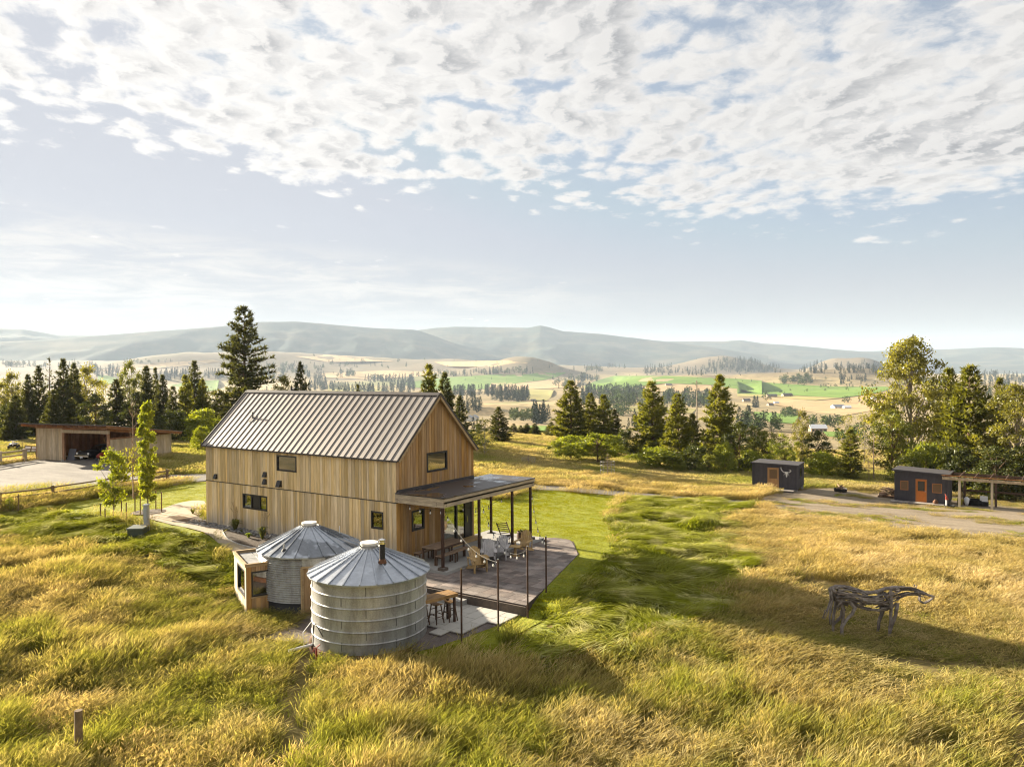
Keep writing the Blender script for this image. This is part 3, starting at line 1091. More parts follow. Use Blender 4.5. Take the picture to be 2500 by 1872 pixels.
wall_core('front_wall', 'x', 0.03, 0.17, 0.02, L_-0.03, -0.12, ZE-0.02, WIN['f'])
wall_core('gable_wall', 'y', L_-0.17, L_-0.03, 0.172, W_-0.172, ZS-0.02, ZE-0.02, WIN['g'])
wall_core('back_wall', 'x', W_-0.17, W_-0.03, 0.02, L_-0.03, -0.4, ZE-0.02, [(9.2, 12.9, ZS, 2.12)])
MB().extr([(L_-0.17, 0.2, ZE-.018), (L_-0.17, W_-0.2, ZE-.018), (L_-0.17, W_/2, ZR-.25)], (0.138, 0, 0)).obj('gable_wall', sheath, house)
MB().extr([(0.0, 0.03, -0.3), (0.0, W_-0.03, -0.3), (0.0, W_-0.03, ZE), (0.0, W_/2, ZR-.14), (0.0, 0.03, ZE)], (0.018, 0, 0)).obj('end_wall', cedar, house)
MB().box(0.05, L_-0.05, 0.04, 0.16, -0.9, -0.122).obj('foundation', concrete, house)
MB().box(0.2, L_-0.175, 0.175, W_-0.175, -0.5, ZS+0.005).obj('indoor_floor', floor_int, house)
MB().box(0.2, L_-0.175, 0.175, W_-0.175, 2.3, 2.42).obj('indoor_ceiling', plaster, house)
MB().box(7.6, 7.75, 0.175, W_-0.175, ZS+.006, 2.298).obj('partition', plaster, house)
boards_on_house()
# belt flashing, frieze, corner
MB().box(-0.012, L_+0.004, -0.014, 0.02, ZB-0.02, ZB+0.018).obj('flashing', roof_dark, house)
MB().box(-0.02, L_+0.03, -0.016, 0.026, ZE-0.108, ZE-0.005).obj('frieze_board', trim_wood, house)


def window(name, axis, at, u0, u1, z0, z1, mull=(), fr=0.07, depth=0.07, handle=None, label=None, gl=None):
    """dark frame set in the opening, panes behind it"""
    out = 0.012
    w = MB()
    sgn = -1 if axis == 'x' else 1

    def bx(a, b_, c, d, n0, n1):
        lo, hi = min(at+sgn*n0, at+sgn*n1), max(at+sgn*n0, at+sgn*n1)
        if axis == 'x':
            w.box(a, b_, lo, hi, c, d)
        else:
            w.box(lo, hi, a, b_, c, d)
    bx(u0, u1, z0, z0+fr, -depth, out)
    bx(u0, u1, z1-fr, z1, -depth, out)
    bx(u0, u0+fr, z0+fr, z1-fr, -depth, out)
    bx(u1-fr, u1, z0+fr, z1-fr, -depth, out)
    for m in mull:
        bx(m-fr/2, m+fr/2, z0+fr, z1-fr, -depth+.004, out-.006)
    f = w.obj(name, black_frame, house)
    if label:
        f['label'] = label
    edges = [u0+fr]+[q for m in mull for q in (m-fr/2, m+fr/2)]+[u1-fr]
    for a, b_ in zip(edges[::2], edges[1::2]):
        w = MB()
        bx(a, b_, z0+fr, z1-fr, -depth*.75, -depth*.75+0.012)
        w.obj('pane', gl or glass_tint, f)
    return f


window('window', 'x', 0.0, *WIN['f'][0], label='large single pane window high on the front wall')
f2 = window('window', 'x', 0.0, *WIN['f'][1], mull=(3.78, 4.42), label='wide three part window low on the front wall')
MB().box(3.82, 4.38, 0.035, 0.05, 1.10, 1.72).obj('centre_panel', black_frame, f2)
window('window', 'x', 0.0, *WIN['f'][2], label='small upright window near the canopy corner')
window('window', 'y', L_, *WIN['g'][0], fr=0.08, label='wide window high in the gable')
window('window', 'y', L_, *WIN['g'][1], fr=0.085, label='square window under the canopy')
door = window('sliding_door', 'y', L_, *WIN['g'][2], mull=(4.30,), fr=0.10, depth=0.10, gl=glass)
MB().box(L_-0.05, L_-0.02, 4.98, 5.455, ZS+.1, 2.02).obj('door_leaf', black_frame, door)
MB().bar((L_+0.03, 5.08, 0.55), (L_+0.03, 5.08, 0.85), 0.025).obj('handle', chrome, door)
MB().box(L_-0.02, L_+0.10, 3.3, 5.5, ZS+.001, ZS+.03).obj('threshold', concrete, door)
window('window', 'x', W_+0.0, 9.2, 12.9, ZS, 2.12, mull=(10.5, 11.7), fr=0.09, gl=glass, label='tall glazed doors in the back wall')

# roof
OV, OH = 0.17, 0.12            # beyond the gables, beyond the eaves
SL = (ZR-ZE)/(W_/2)
LEN = math.hypot(W_/2, ZR-ZE)
ny, nz = -(ZR-ZE)/LEN, (W_/2)/LEN


def roof_pt(x, s, n, side=1):
    """s metres down from the ridge, n metres above the roof plane"""
    y = W_/2-s*(W_/2)/LEN
    z = ZR-s*(ZR-ZE)/LEN
    y, z = y+n*ny, z+n*nz
    return (x, y if side > 0 else W_-y, z)


for side in (1, -1):
    d_ = MB()
    pts = [roof_pt(-OV, 0, -0.10, side), roof_pt(-OV, 0, 0.0, side), roof_pt(-OV, LEN+OH, 0.0, side), roof_pt(-OV, LEN+OH, -0.10, side)]
    d_.extr(pts, (L_+2*OV, 0, 0)).obj('roof_deck', trim_wood, house)
NP = 34
pw = (L_+2*OV+0.04)/NP
pm, sm = None, None
for side in (1, -1):
    for i in range(NP):
        x0 = -OV-0.02+i*pw
        P = MB()
        pts = [roof_pt(x0, 0.02, 0.004, side), roof_pt(x0+pw, 0.02, 0.004, side), roof_pt(x0+pw, LEN+OH+.03, 0.004, side), roof_pt(x0, LEN+OH+.03, 0.004, side)]
        off = Vector(roof_pt(0, 0, 0.016, side))-Vector(roof_pt(0, 0, 0.004, side))
        P.extr(pts, off)
        po = P.obj('roof_panel', roof_metal, house)
        q = MB()
        q.bar(roof_pt(x0, 0.02, 0.032, side), roof_pt(x0, LEN+OH+.032, 0.026, side), 0.026, 0.026, up=(0, ny*side, nz))
        q.obj('seam', roof_dark, po)
rc = MB()
a, b_, c = Vector(roof_pt(0, 0.16, 0.075)), Vector(roof_pt(0, -0.02, 0.085)), Vector(roof_pt(0, 0.16, 0.075, -1))
rc.extr([(-OV-.04, a.y, a.z), (-OV-.04, W_/2, b_.z), (-OV-.04, c.y, c.z), (-OV-.04, W_/2, b_.z-.05)], (L_+2*OV+.08, 0, 0)).obj('ridge_cap', roof_dark, house)
for xx in (-OV-0.045, L_+OV+0.012):
    for side in (1, -1):
        q = MB()
        q.extr([roof_pt(xx, -0.02, 0.07, side), roof_pt(xx, LEN+OH+.04, 0.07, side), roof_pt(xx, LEN+OH+.04, -0.035, side), roof_pt(xx, 0.02, -0.035, side)], (0.035, 0, 0))
        q.obj('rake_trim', roof_dark, house)
        q = MB()
        q.extr([roof_pt(xx+.006, 0.03, -0.037, side), roof_pt(xx+.006, LEN+OH+.02, -0.037, side), roof_pt(xx+.006, LEN+OH+.02, -0.15, side), roof_pt(xx+.006, 0.10, -0.15, side)], (0.026, 0, 0))
        q.obj('barge_board', trim_wood, house)
for side in (1, -1):
    e0, e1 = Vector(roof_pt(0, LEN+OH+.035, 0.02, side)), Vector(roof_pt(0, LEN+OH+.035, -0.06, side))
    MB().bar((-OV, e0.y, (e0.z+e1.z)/2), (L_+OV, e0.y, (e0.z+e1.z)/2), 0.03, 0.075).obj('eave_trim', roof_dark, house)
# vents on the roof and hoods on the wall
for (x, y, hh, r) in ((2.20, 1.36, 0.38, 0.04), (3.49, 2.89, 0.21, 0.05)):
    z = ZE+SL*y
    v = MB().tube([(x, y, z-.05), (x, y, z+hh)], r, 8).obj('roof_vent', roof_dark, house)
    MB().extr([(x-.16, y-.16, z-.16*SL+.03), (x+.16, y-.16, z-.16*SL+.03), (x+.16, y+.14, z+.14*SL+.03), (x-.16, y+.14, z+.14*SL+.03)], (0, -0.02, 0.02)).obj('vent_flashing', roof_dark, v)
for (x, z, k) in ((0.89, 2.50, 1), (4.89, 2.88, 1), (4.88, 2.52, 1), (5.98, 2.50, 1.25)):
    w_, h_ = 0.105*k, 0.12*k
    h = MB()
    h.extr([(x-w_, 0.0, z+h_), (x-w_, -0.06*k, z+h_), (x-w_, -0.15*k, z-h_), (x-w_, 0.0, z-h_)], (2*w_, 0, 0))
    ho = h.obj('vent_hood', black_frame, house)
    MB().box(x-w_-.015, x+w_+.015, -0.008, 0.003, z-h_-.015, z+h_+.015).obj('hood_flange', roof_dark, ho)
# canopy: a flat roof on steel posts
cx0, cx1, cy0, cy1 = L_-0.02, 16.42, -0.10, 7.08
canopy = thing('canopy', 'flat timber edged canopy roof on rusty steel posts over the slab', 'canopy')
MB().box(cx0+.02, cx1-.03, cy0+.05, cy1-.05, 2.44, 2.66).obj('roof_deck', trim_wood, canopy)
MB().box(cx0+.025, cx1+.02, cy0-.02, cy1+.02, 2.665, 2.70).obj('membrane', membrane, canopy)
MB().box(cx0-.02+.03, cx0+.06, 0.03, W_-.02, 2.702, 2.80).obj('wall_flashing', roof_dark, canopy)
for (p, q, nm) in (((cx0+.02, cy0+.02, 2.585), (cx1, cy0+.02, 2.585), 'a'), ((cx1-.02, cy0, 2.585), (cx1-.02, cy1, 2.585), 'b'), ((cx0+.02, cy1-.02, 2.585), (cx1, cy1-.02, 2.585), 'c')):
    MB().bar(p, q, 0.05, 0.13).obj('fascia_board', beam_wood, canopy)
for (p, q) in (((cx0+.02, cy0+.05, 2.40), (cx1-.05, cy0+.05, 2.40)), ((cx1-.075, cy0+.02, 2.402), (cx1-.075, cy1-.02, 2.402)), ((cx0+.02, cy1-.05, 2.40), (cx1-.05, cy1-.05, 2.40))):
    MB().bar(p, q, 0.09, 0.24).obj('beam', beam_wood, canopy)
for k in range(9):
    y = 0.5+k*0.78
    MB().box(cx0+.03, cx1-.13, y, y+.05, 2.30, 2.438).obj('joist', trim_wood, canopy)
for yy in (0.06, 0.24):
    pass
for (x, y, z) in ((cx1-.4, cy0-.001, 2.36), (cx1-.4, cy0-.001, 2.45), (cx0+.15, cy0-.001, 2.36), (cx0+.15, cy0-.001, 2.45)):
    MB().tube([(x, y, z), (x, y-.015, z)], 0.018, 6).obj('bolt', black_iron, canopy)
for (x, y, z) in ((cx1-.02, 0.08, 2.36), (cx1-.02, 0.08, 2.45), (cx1-.02, 6.85, 2.36), (cx1-.02, 6.85, 2.45)):
    MB().tube([(x, y, z), (x+.018, y, z)], 0.018, 6).obj('bolt', black_iron, canopy)
for (x, y, base) in ((16.36, -0.12, 'pier'), (16.36, 2.46, 'plate'), (16.36, 5.13, 'plate'), (16.36, 6.75, 'pier'), (13.82, 6.98, 'plate')):
    z0 = ZS if base == 'plate' else ZP
    po = MB().box(x-.05, x+.05, y-.05, y+.05, z0+.02, 2.285).obj('post', steel, canopy)
    if base == 'pier':
        MB().box(x-.16, x+.16, y-.16, y+.16, ZP-.05, ZP+.24).obj('pier', conc_dark, po)
    else:
        MB().box(x-.16, x+.16, y-.16, y+.16, z0+.001, z0+.02).obj('base_plate', black_iron, po)

# ------------------------------------------------------------------ grain bins
def bin_roof(root, r_eave, z_eave, r_in, z_in, n, mat, a_off=0.0, vent=False):
    """folded wedges with standing ribs"""
    for k in range(n):
        a0, a1 = a_off+2*math.pi*k/n, a_off+2*math.pi*(k+1)/n
        P = MB()

        def pt(a, r, z):
            return (r*math.cos(a), r*math.sin(a), z)
        vs = [pt(a0, r_in, z_in), pt(a1, r_in, z_in), pt(a1, r_eave, z_eave), pt(a0, r_eave, z_eave)]
        vs2 = [(x, y, z-0.012) for x, y, z in vs]
        lip = [pt(a1, r_eave-.01, z_eave-.055), pt(a0, r_eave-.01, z_eave-.055)]
        P.add(vs+vs2+lip, ((0, 1, 2, 3), (7, 6, 5, 4), (0, 4, 5, 1), (1, 5, 6, 2), (3, 7, 4, 0), (3, 2, 8, 9)))
        po = P.obj('roof_panel', mat, root, recalc=False)
        MB().bar((r_in*math.cos(a0), r_in*math.sin(a0), z_in+.018), (r_eave*math.cos(a0), r_eave*math.sin(a0), z_eave+.018), 0.035, 0.045).obj('rib', mat, po)


def bin_cap(root, r, z):
    MB().lathe([(r*1.25, z-.12), (r*1.22, z-.05), (r*1.05, z-.02), (r*1.05, z+.03)], 28).obj('collar', galv, root, smooth=False)
    MB().lathe([(r*0.86, z+.03), (r*0.86, z+.08), (r*1.0, z+.08), (r*1.0, z+.15), (0.0, z+.165)], 28).obj('cap', white_paint, root)


def ring_wall(root, r, z0, z1, nring, mat):
    """each sheet ring is a part: nearly flat with a rolled bead at its top"""
    h = (z1-z0)/nring
    for k in range(nring):
        a = z0+k*h
        prof = [(r, a), (r, a+h*0.80), (r+.008, a+h*.86), (r+.020, a+h*.90), (r+.021, a+h*.93), (r+.008, a+h*.97), (r, a+h)]
        P = MB().lathe(prof, 72)
        P.obj('wall_ring', mat, root, smooth=True, recalc=False)


SC1 = (17.99, -6.13)
silo = thing('grain_bin', 'near round galvanised grain bin with ribbed rings, cone roof and black flue', 'grain bin', (SC1[0], SC1[1], 0))
ring_wall(silo, 1.93, -0.98, 1.26, 6, galv)
bin_roof(silo, 2.07, 1.28, 0.36, 2.02, 24, galv_roof, 0.1)
bin_cap(silo, 0.31, 2.06)
MB().lathe([(1.99, -1.9), (2.03, -1.0), (2.0, -0.985), (1.94, -0.985)], 60).obj('base_ring', rust, silo, smooth=True)
MB().lathe([(0.0, 1.25), (1.92, 1.25)], 40).obj('ceiling', sheath, silo)
# flue: on the slope facing the camera and to the right
tc = Vector((CAM[0]-SC1[0], CAM[1]-SC1[1], 0)).normalized()
sd = Vector((-tc.y, tc.x, 0))
fp = tc*0.95+sd*0.42
rho = fp.length
zf = 2.02-(rho-.36)*(2.02-1.28)/(2.07-.36)
MB().lathe([(0.15, zf-.02), (0.11, zf+.08), (0.095, zf+.12)], 20, cx=fp.x, cy=fp.y).obj('flue_flashing', rust, silo)
fl = MB().lathe([(0.095, zf+.02), (0.095, zf+.66), (0.0, zf+.66)], 20, cx=fp.x, cy=fp.y).obj('flue', black_iron, silo)
MB().lathe([(0.10, zf+.60), (0.112, zf+.61), (0.112, zf+.67), (0.085, zf+.68), (0.085, zf+.72)], 20, cx=fp.x, cy=fp.y).obj('flue_band', chrome, fl)
MB().lathe([(0.13, zf+.745), (0.13, zf+.755), (0.0, zf+.80)], 20, cx=fp.x, cy=fp.y).obj('flue_cap', chrome, fl)
# vertical sheet seams
for a in (-1.28, -0.35, -2.5):
    for k in range(6):
        z0 = -0.86+k*2.12/6
        aa = a+(0.42 if k % 2 else 0)
        x, y = 1.935*math.cos(aa), 1.935*math.sin(aa)
        MB().box(-.004, .004, -.012, .012, z0, z0+0.28).obj('sheet_lap', lap_m, silo).matrix_local = Matrix.Translation((x, y, 0)) @ Matrix.Rotation(aa, 4, 'Z')

SC2 = (12.52, -3.93)
silo2 = thing('grain_bin', 'rear round corrugated grain bin beside the house wall, roof stained and door ajar', 'grain bin', (SC2[0], SC2[1], 0))
zg = -1.28
prof = []
nz_ = 20
for k in range(nz_*6+1):
    z = -0.78+k*(0.94+0.78)/(nz_*6)
    prof.append((1.93+0.026*math.cos(2*math.pi*k/6), z))
ca = math.atan2(CAM[1]-SC2[1], CAM[0]-SC2[0])
d0, d1 = ca-0.145, ca+0.30
MB().lathe(prof, 60, d1, d0+2*math.pi).obj('wall', galv, silo2, smooth=True, recalc=False)
MB().lathe([(1.95, 0.62), (1.95, 0.94)], 8, d0, d1).obj('wall_header', galv, silo2, smooth=True, recalc=False)
MB().lathe([(1.90, -1.9), (1.90, -0.78), (1.80, -0.78)], 60, d1, d0+2*math.pi).obj('base_ring', black_iron, silo2, smooth=True)
MB().lathe([(1.80, -1.9), (1.80, zg+.02), (0, zg+.02)], 40).obj('bin_floor', concrete, silo2)
stain = M('stained_roof', (0.42, 0.45, 0.50), 0.40, metal=0.6, spec=0.5, col2=(0.20, 0.215, 0.24), scale=0.9, lo=0.46, hi=0.52, detail=3, fine=(9, 0.14), rnd=0.06)
bin_roof(silo2, 2.07, 0.98, 0.36, 1.78, 24, stain, 0.05)
bin_cap(silo2, 0.30, 1.80)
tc2 = Vector((math.cos(ca), math.sin(ca), 0))
sd2 = Vector((-tc2.y, tc2.x, 0))
vp = tc2*1.35-sd2*0.95
zv = 1.78-(vp.length-.36)*(0.80)/(1.71)
MB().tube([(vp.x, vp.y, zv-.05), (vp.x, vp.y, zv+.22)], 0.035, 8).obj('vent_pipe', galv, silo2)
MB().lathe([(0.10, zv-.03), (0.06, zv+.05)], 12, cx=vp.x, cy=vp.y).obj('pipe_boot', black_iron, silo2)
vp = -tc2*0.2+sd2*1.2
zv = 1.78-(vp.length-.36)*(0.80)/(1.71)
MB().tube([(vp.x, vp.y, zv-.05), (vp.x, vp.y, zv+.30)], 0.02, 6).obj('vent_pipe', white_paint, silo2)
# door frame and leaf
p0 = Vector((1.96*math.cos(d0), 1.96*math.sin(d0), 0))
p1 = Vector((1.96*math.cos(d1), 1.96*math.sin(d1), 0))
fr = MB()
fr.bar((p0.x, p0.y, zg), (p0.x, p0.y, 0.62), 0.07, 0.10)
fr.bar((p1.x, p1.y, zg), (p1.x, p1.y, 0.62), 0.07, 0.10)
fr.bar((p0.x, p0.y, 0.60), (p1.x, p1.y, 0.60), 0.10, 0.07)
fr.obj('door_frame', trim_wood, silo2)
dd = (p1-p0).normalized()
inn = Vector((-math.cos((d0+d1)/2), -math.sin((d0+d1)/2), 0))
dl = Vector(p0)+dd*.05+inn*0.05
dleaf = MB()
nb = 4
wd = (p1-p0).length-.1
for k in range(nb):
    a = dl+dd*(wd*k/nb+.004)
    b_ = dl+dd*(wd*(k+1)/nb-.004)
    pl = MB().extr([(a.x, a.y, zg+.05), (b_.x, b_.y, zg+.05), (b_.x, b_.y, 0.56), (a.x, a.y, 0.56)], inn*0.04)
    if k == 0:
        dobj = pl.obj('door', cedar_warm, silo2)
    else:
        pl.obj('door_board', cedar_warm, dobj)
MB().bar(dl+dd*(wd-.1)+Vector((0, 0, -.35))-inn*.03, dl+dd*(wd-.1)+Vector((0, 0, -.2))-inn*.03, 0.02).obj('handle', black_iron, dobj)
MB().extr([Vector((p0.x, p0.y, zg))-inn*0.45, Vector((p1.x, p1.y, zg))-inn*0.45, (p1.x, p1.y, zg), (p0.x, p0.y, zg)], (0, 0, 0.06)).obj('door_step', concrete, silo2)

# ------------------------------------------------------------------ wooden annex on the rear bin
AX = thing('annex', 'small cedar clad annex with parapet and two windows against the rear bin', 'annex', (11.93, -6.52, 0))
uB = Vector((0.62, 1.24, 0)).normalized()
uC = Vector((-uB.y, uB.x, 0))
zt, zb = 0.70, -1.6


def apt(s, t, z):
    p = uB*s+uC*t
    return (p.x, p.y, z)


WB, WC = 1.75, 2.45


def annex_wall(along, length, out, wins, rr):
    """boards of one side, cut round the window"""
    u = 0.0
    marks = sorted({0.0, length, *[q for w in wins for q in w[:2]]})
    for a, b_ in zip(marks[:-1], marks[1:]):
        n = max(1, round((b_-a)/0.19))
        for k in range(n):
            c, d = a+(b_-a)*k/n+.004, a+(b_-a)*(k+1)/n-.004
            spans = [(zb, zt-.10)]
            for w in wins:
                if w[0]-1e-6 <= a and b_ <= w[1]+1e-6:
                    spans = [(zb, w[2]), (w[3], zt-.10)]
            for z0, z1 in spans:
                t = rr.uniform(.02, .028)
                A, B = along*c+out*0.0, along*d
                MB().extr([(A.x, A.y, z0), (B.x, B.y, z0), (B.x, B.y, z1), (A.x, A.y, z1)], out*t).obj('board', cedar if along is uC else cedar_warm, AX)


rr_ = random.Random(9)
win_B = (0.17, 0.86, -0.57, 0.40)
win_C = (0.25, 1.75, -0.62, 0.42)
annex_wall(uB, WB, -uC, [win_B], rr_)
annex_wall(uC, WC, -uB, [win_C], rr_)
core = MB()
core.extr([apt(0.012, 0.012, zb), apt(WB, 0.012, zb), apt(WB, 0.012, win_B[2]), apt(0.012, 0.012, win_B[2])], uC*0.1)
core.extr([apt(0.012, 0.012, win_B[3]), apt(WB, 0.012, win_B[3]), apt(WB, 0.012, zt-.12), apt(0.012, 0.012, zt-.12)], uC*0.1)
core.extr([apt(0.012, 0.012, win_B[2]+.001), apt(win_B[0], 0.012, win_B[2]+.001), apt(win_B[0], 0.012, win_B[3]-.001), apt(0.012, 0.012, win_B[3]-.001)], uC*0.1)
core.extr([apt(win_B[1], 0.012, win_B[2]+.001), apt(WB, 0.012, win_B[2]+.001), apt(WB, 0.012, win_B[3]-.001), apt(win_B[1], 0.012, win_B[3]-.001)], uC*0.1)
core.extr([apt(0.012, 0.12, zb), apt(0.012, WC, zb), apt(0.012, WC, win_C[2]), apt(0.012, 0.12, win_C[2])], uB*0.1)
core.extr([apt(0.012, 0.12, win_C[3]), apt(0.012, WC, win_C[3]), apt(0.012, WC, zt-.12), apt(0.012, 0.12, zt-.12)], uB*0.1)
core.extr([apt(0.012, win_C[1], win_C[2]+.001), apt(0.012, WC, win_C[2]+.001), apt(0.012, WC, win_C[3]-.001), apt(0.012, win_C[1], win_C[3]-.001)], uB*0.1)
core.extr([apt(0.0, WC-.1, zb), apt(WB, WC-.1, zb), apt(WB, WC-.1, zt-.12), apt(0.0, WC-.1, zt-.12)], uC*0.09)
core.obj('wall_core', sheath, AX)
MB().extr([apt(0.14, 0.14, -1.25), apt(WB, 0.14, -1.25), apt(WB, WC-.12, -1.25), apt(0.14, WC-.12, -1.25)], (0, 0, 0.04)).obj('annex_floor', floor_int, AX)
MB().extr([apt(0.05, 0.05, zt-.14), apt(WB, 0.05, zt-.14), apt(WB, WC, zt-.14), apt(0.05, WC, zt-.14)], (0, 0, 0.05)).obj('roof', membrane, AX)
for k in range(3):
    for j in range(2):
        MB().extr([apt(0.16+k*.5, 0.16+j*1.1, zt-.085), apt(0.16+k*.5+.47, 0.16+j*1.1, zt-.085), apt(0.16+k*.5+.47, 0.16+j*1.1+1.06, zt-.085), apt(0.16+k*.5, 0.16+j*1.1+1.06, zt-.085)], (0, 0, 0.012)).obj('roof_sheet', galv, AX)
for (p, q) in (((-.035, -.035), (WB, -.035)), ((-.035, -.03), (-.035, WC+.03)), ((-.03, WC+.03), (WB-.3, WC+.03))):
    MB().bar(apt(*p, zt-.05), apt(*q, zt-.05), 0.05, 0.11).obj('fascia_board', trim_wood, AX)
    MB().bar(apt(*p, zt+.014), apt(*q, zt+.014), 0.11, 0.02).obj('parapet_cap', trim_wood, AX)


def annex_win(along, out, w, name='window'):
    q = MB()
    u0, u1, z0, z1 = w
    f = 0.06

    def piece(a, b_, c, d, n0=-.07, n1=.035):
        A, B = along*a+out*n0, along*b_+out*n0
        q.extr([(A.x, A.y, c), (B.x, B.y, c), (B.x, B.y, d), (A.x, A.y, d)], out*(n1-n0))
    piece(u0, u1, z0, z0+f)
    piece(u0, u1, z1-f, z1)
    piece(u0, u0+f, z0+f, z1-f)
    piece(u1-f, u1, z0+f, z1-f)
    fo = q.obj(name, black_frame, AX)
    q = MB()
    piece(u0+f, u1-f, z0+f, z1-f, -.04, -.03)
    q.obj('pane', glass_tint, fo)
    q = MB()
    piece(u0+f, u1-f, z0+f, z1-f, -.069, -.06)
    q.obj('dark_backing', sheath, fo)  # dark sheet added behind the pane so the window reads unlit
    q = MB()
    piece(u0-.02, u1+.02, z0-.05, z0-.005, 0.0, .05)
    q.obj('sill', trim_wood, fo)


annex_win(uB, -uC, win_B)
annex_win(uC, -uB, win_C)

# white drain pipe, hose, red hydrant by the near bin
zpw = float(H(16.7, -8.0))
pp0, pp1 = Vector((*G(705, 1588, -0.95)[:2], -0.95)), Vector((*G(772, 1572, -1.0)[:2], -0.98))
setp(MB().tube([pp0, pp1, pp1+(pp1-pp0)*.4], 0.045, 10).obj('drain_pipe', plastic_white), 'white plastic drain pipe sticking out of the grass by the near bin', 'pipe')
pA = G(742, 1556, -0.9)
setp(MB().tube([(pA[0], pA[1], -1.3), (pA[0]+.02, pA[1]-.05, -0.7), (pA[0]+.3, pA[1]+.1, -.3)], 0.014, 5).obj('stake', plastic_white), 'thin white stake leaning in weeds between the two bins', 'stake')
ha = Vector((CAM[0]-SC1[0], CAM[1]-SC1[1], 0)).normalized()
an0 = math.atan2(ha.y, ha.x)-1.02


def on_bin(a, r, z):
    return (SC1[0]+r*math.cos(a), SC1[1]+r*math.sin(a), z)


setp(MB().tube([on_bin(an0+.02, 2.12, -1.5), on_bin(an0-.04, 2.1, -1.0), on_bin(an0-.07, 2.05, -.5), on_bin(an0-.07, 2.02, -.22), on_bin(an0-.04, 2.02, -.16), on_bin(an0, 2.02, -.18), on_bin(an0+.04, 1.99, -.26), on_bin(an0+.16, 1.97, -.5)], 0.017, 6).obj('hose', wire_dark),
     'thin dark hose hooked over the side of the near bin', 'hose')
hp = on_bin(an0+.17, 2.25, 0)
hyd = thing('hydrant', 'small red standpipe tap in the grass at the foot of the near bin', 'tap', (hp[0], hp[1], -1.4))
MB().tube([(0, 0, 0), (0, 0, .62)], 0.03, 8).obj('pipe', red_paint, hyd)
MB().tube([(0, 0, .60), (0.0, -.10, .64), (0.0, -.13, .55)], 0.025, 6).obj('spout', red_paint, hyd)
MB().bar((0, 0, .64), (.05, .12, .72), 0.03).obj('handle', red_paint, hyd)
# dark post in front of the near bin
bp = G(1015.6, 1553, -0.80)
setp(MB().tube([(bp[0]+.02, bp[1]-.02, -1.2), (bp[0]+.02, bp[1]-.02, 1.20)], 0.032, 8).obj('bare_post', steel), 'slim dark steel post standing against the near bin', 'post')

# ------------------------------------------------------------------ string light poles
poles = []
PX = [(21.28, -5.28, ZT, 2.36, 'slim steel pole carrying string lights, in the gravel, nearest the camera'),
      (21.62, -3.66, ZT, 2.38, 'slim steel string light pole at the corner of the pale terrace'),
      (21.80, -2.06, ZT+.02, 2.50, 'slim steel string light pole at the front corner of the paver patio'),
      (21.36, -0.05, ZP-.05, 2.15, 'slim steel string light pole at the side of the paver patio, farthest from the camera')]
for x, y, z, hgt, lab in PX:
    p = thing('string_light_pole', lab, 'pole', (x, y, z), 0, 'string light poles round the patio')
    MB().tube([(0, 0, -.3), (0, 0, hgt)], 0.032, 10).obj('pole', steel, p)
    MB().tube([(0, 0, hgt), (0, 0, hgt+.012)], 0.036, 10).obj('pole_cap', chrome, p)
    MB().tube([(0, 0, hgt-.10), (-.05, .03, hgt-.10)], 0.012, 6).obj('hook', chrome, p)
    poles.append((x, y, z+hgt-.1))
anchors = [(16.45, 6.7, 2.2), (16.45, 2.5, 2.2), (16.45, -.1, 2.2), (13.9, 0.3, 2.2)]


def light_string(a, b_, sag, nb, lab):
    t = thing('string_lights', lab, 'string lights', a, 0, 'string lights over the patio')
    d = Vector(b_)-Vector(a)
    pts = [d*s+Vector((0, 0, -sag*4*s*(1-s))) for s in [k/16 for k in range(17)]]
    MB().tube(pts, 0.006, 4, caps=False).obj('wire', wire_dark, t)
    for k in range(nb):
        s = (k+.5)/nb
        q = d*s+Vector((0, 0, -sag*4*s*(1-s)))
        so = MB().lathe([(0.012, 0), (0.018, -.02), (0.018, -.09), (0.0, -.09)], 8, cx=q.x, cy=q.y).obj('socket', wire_dark, t)
        so.location.z = q.z
        bo = MB().lathe([(0.012, -.088), (0.03, -.13), (0.036, -.165), (0.022, -.195), (0.0, -.20)], 8, cx=q.x, cy=q.y).obj('bulb', bulb_white, so, smooth=True)


light_string(anchors[0], poles[3], 0.75, 7, 'string of bulbs from the rear canopy post to the farthest pole')
light_string(anchors[1], poles[2], 0.95, 8, 'string of bulbs from the middle canopy post to the patio corner pole')
light_string(anchors[2], poles[1], 0.45, 7, 'string of bulbs from the front canopy post to the terrace corner pole')
light_string(anchors[3], (16.3, 0.2, 2.2), 0.12, 4, 'string of bulbs under the front edge of the canopy')
light_string((13.9, 3.0, 2.15), (16.2, 5.0, 2.2), 0.65, 5, 'string of bulbs hanging before the sliding door')

# ------------------------------------------------------------------ dining set under the canopy
tb = thing('dining_table', 'long brown slatted dining table under the canopy by the gable wall', 'table', (15.27, 1.30, ZS))
for k in range(6):
    x = -0.38+k*0.128
    MB().box(x, x+.120, -1.06, 1.06, 0.70, 0.735).obj('slat', table_wood, tb)
for sx in (-1, 1):
    for sy in (-1, 1):
        MB().box(sx*.34-.035, sx*.34+.035, sy*1.0-.035, sy*1.0+.035, 0, 0.699).obj('leg', dark_wood, tb)
    MB().box(sx*.34-.015, sx*.34+.015, -.96, .96, 0.60, 0.699).obj('apron', dark_wood, tb)


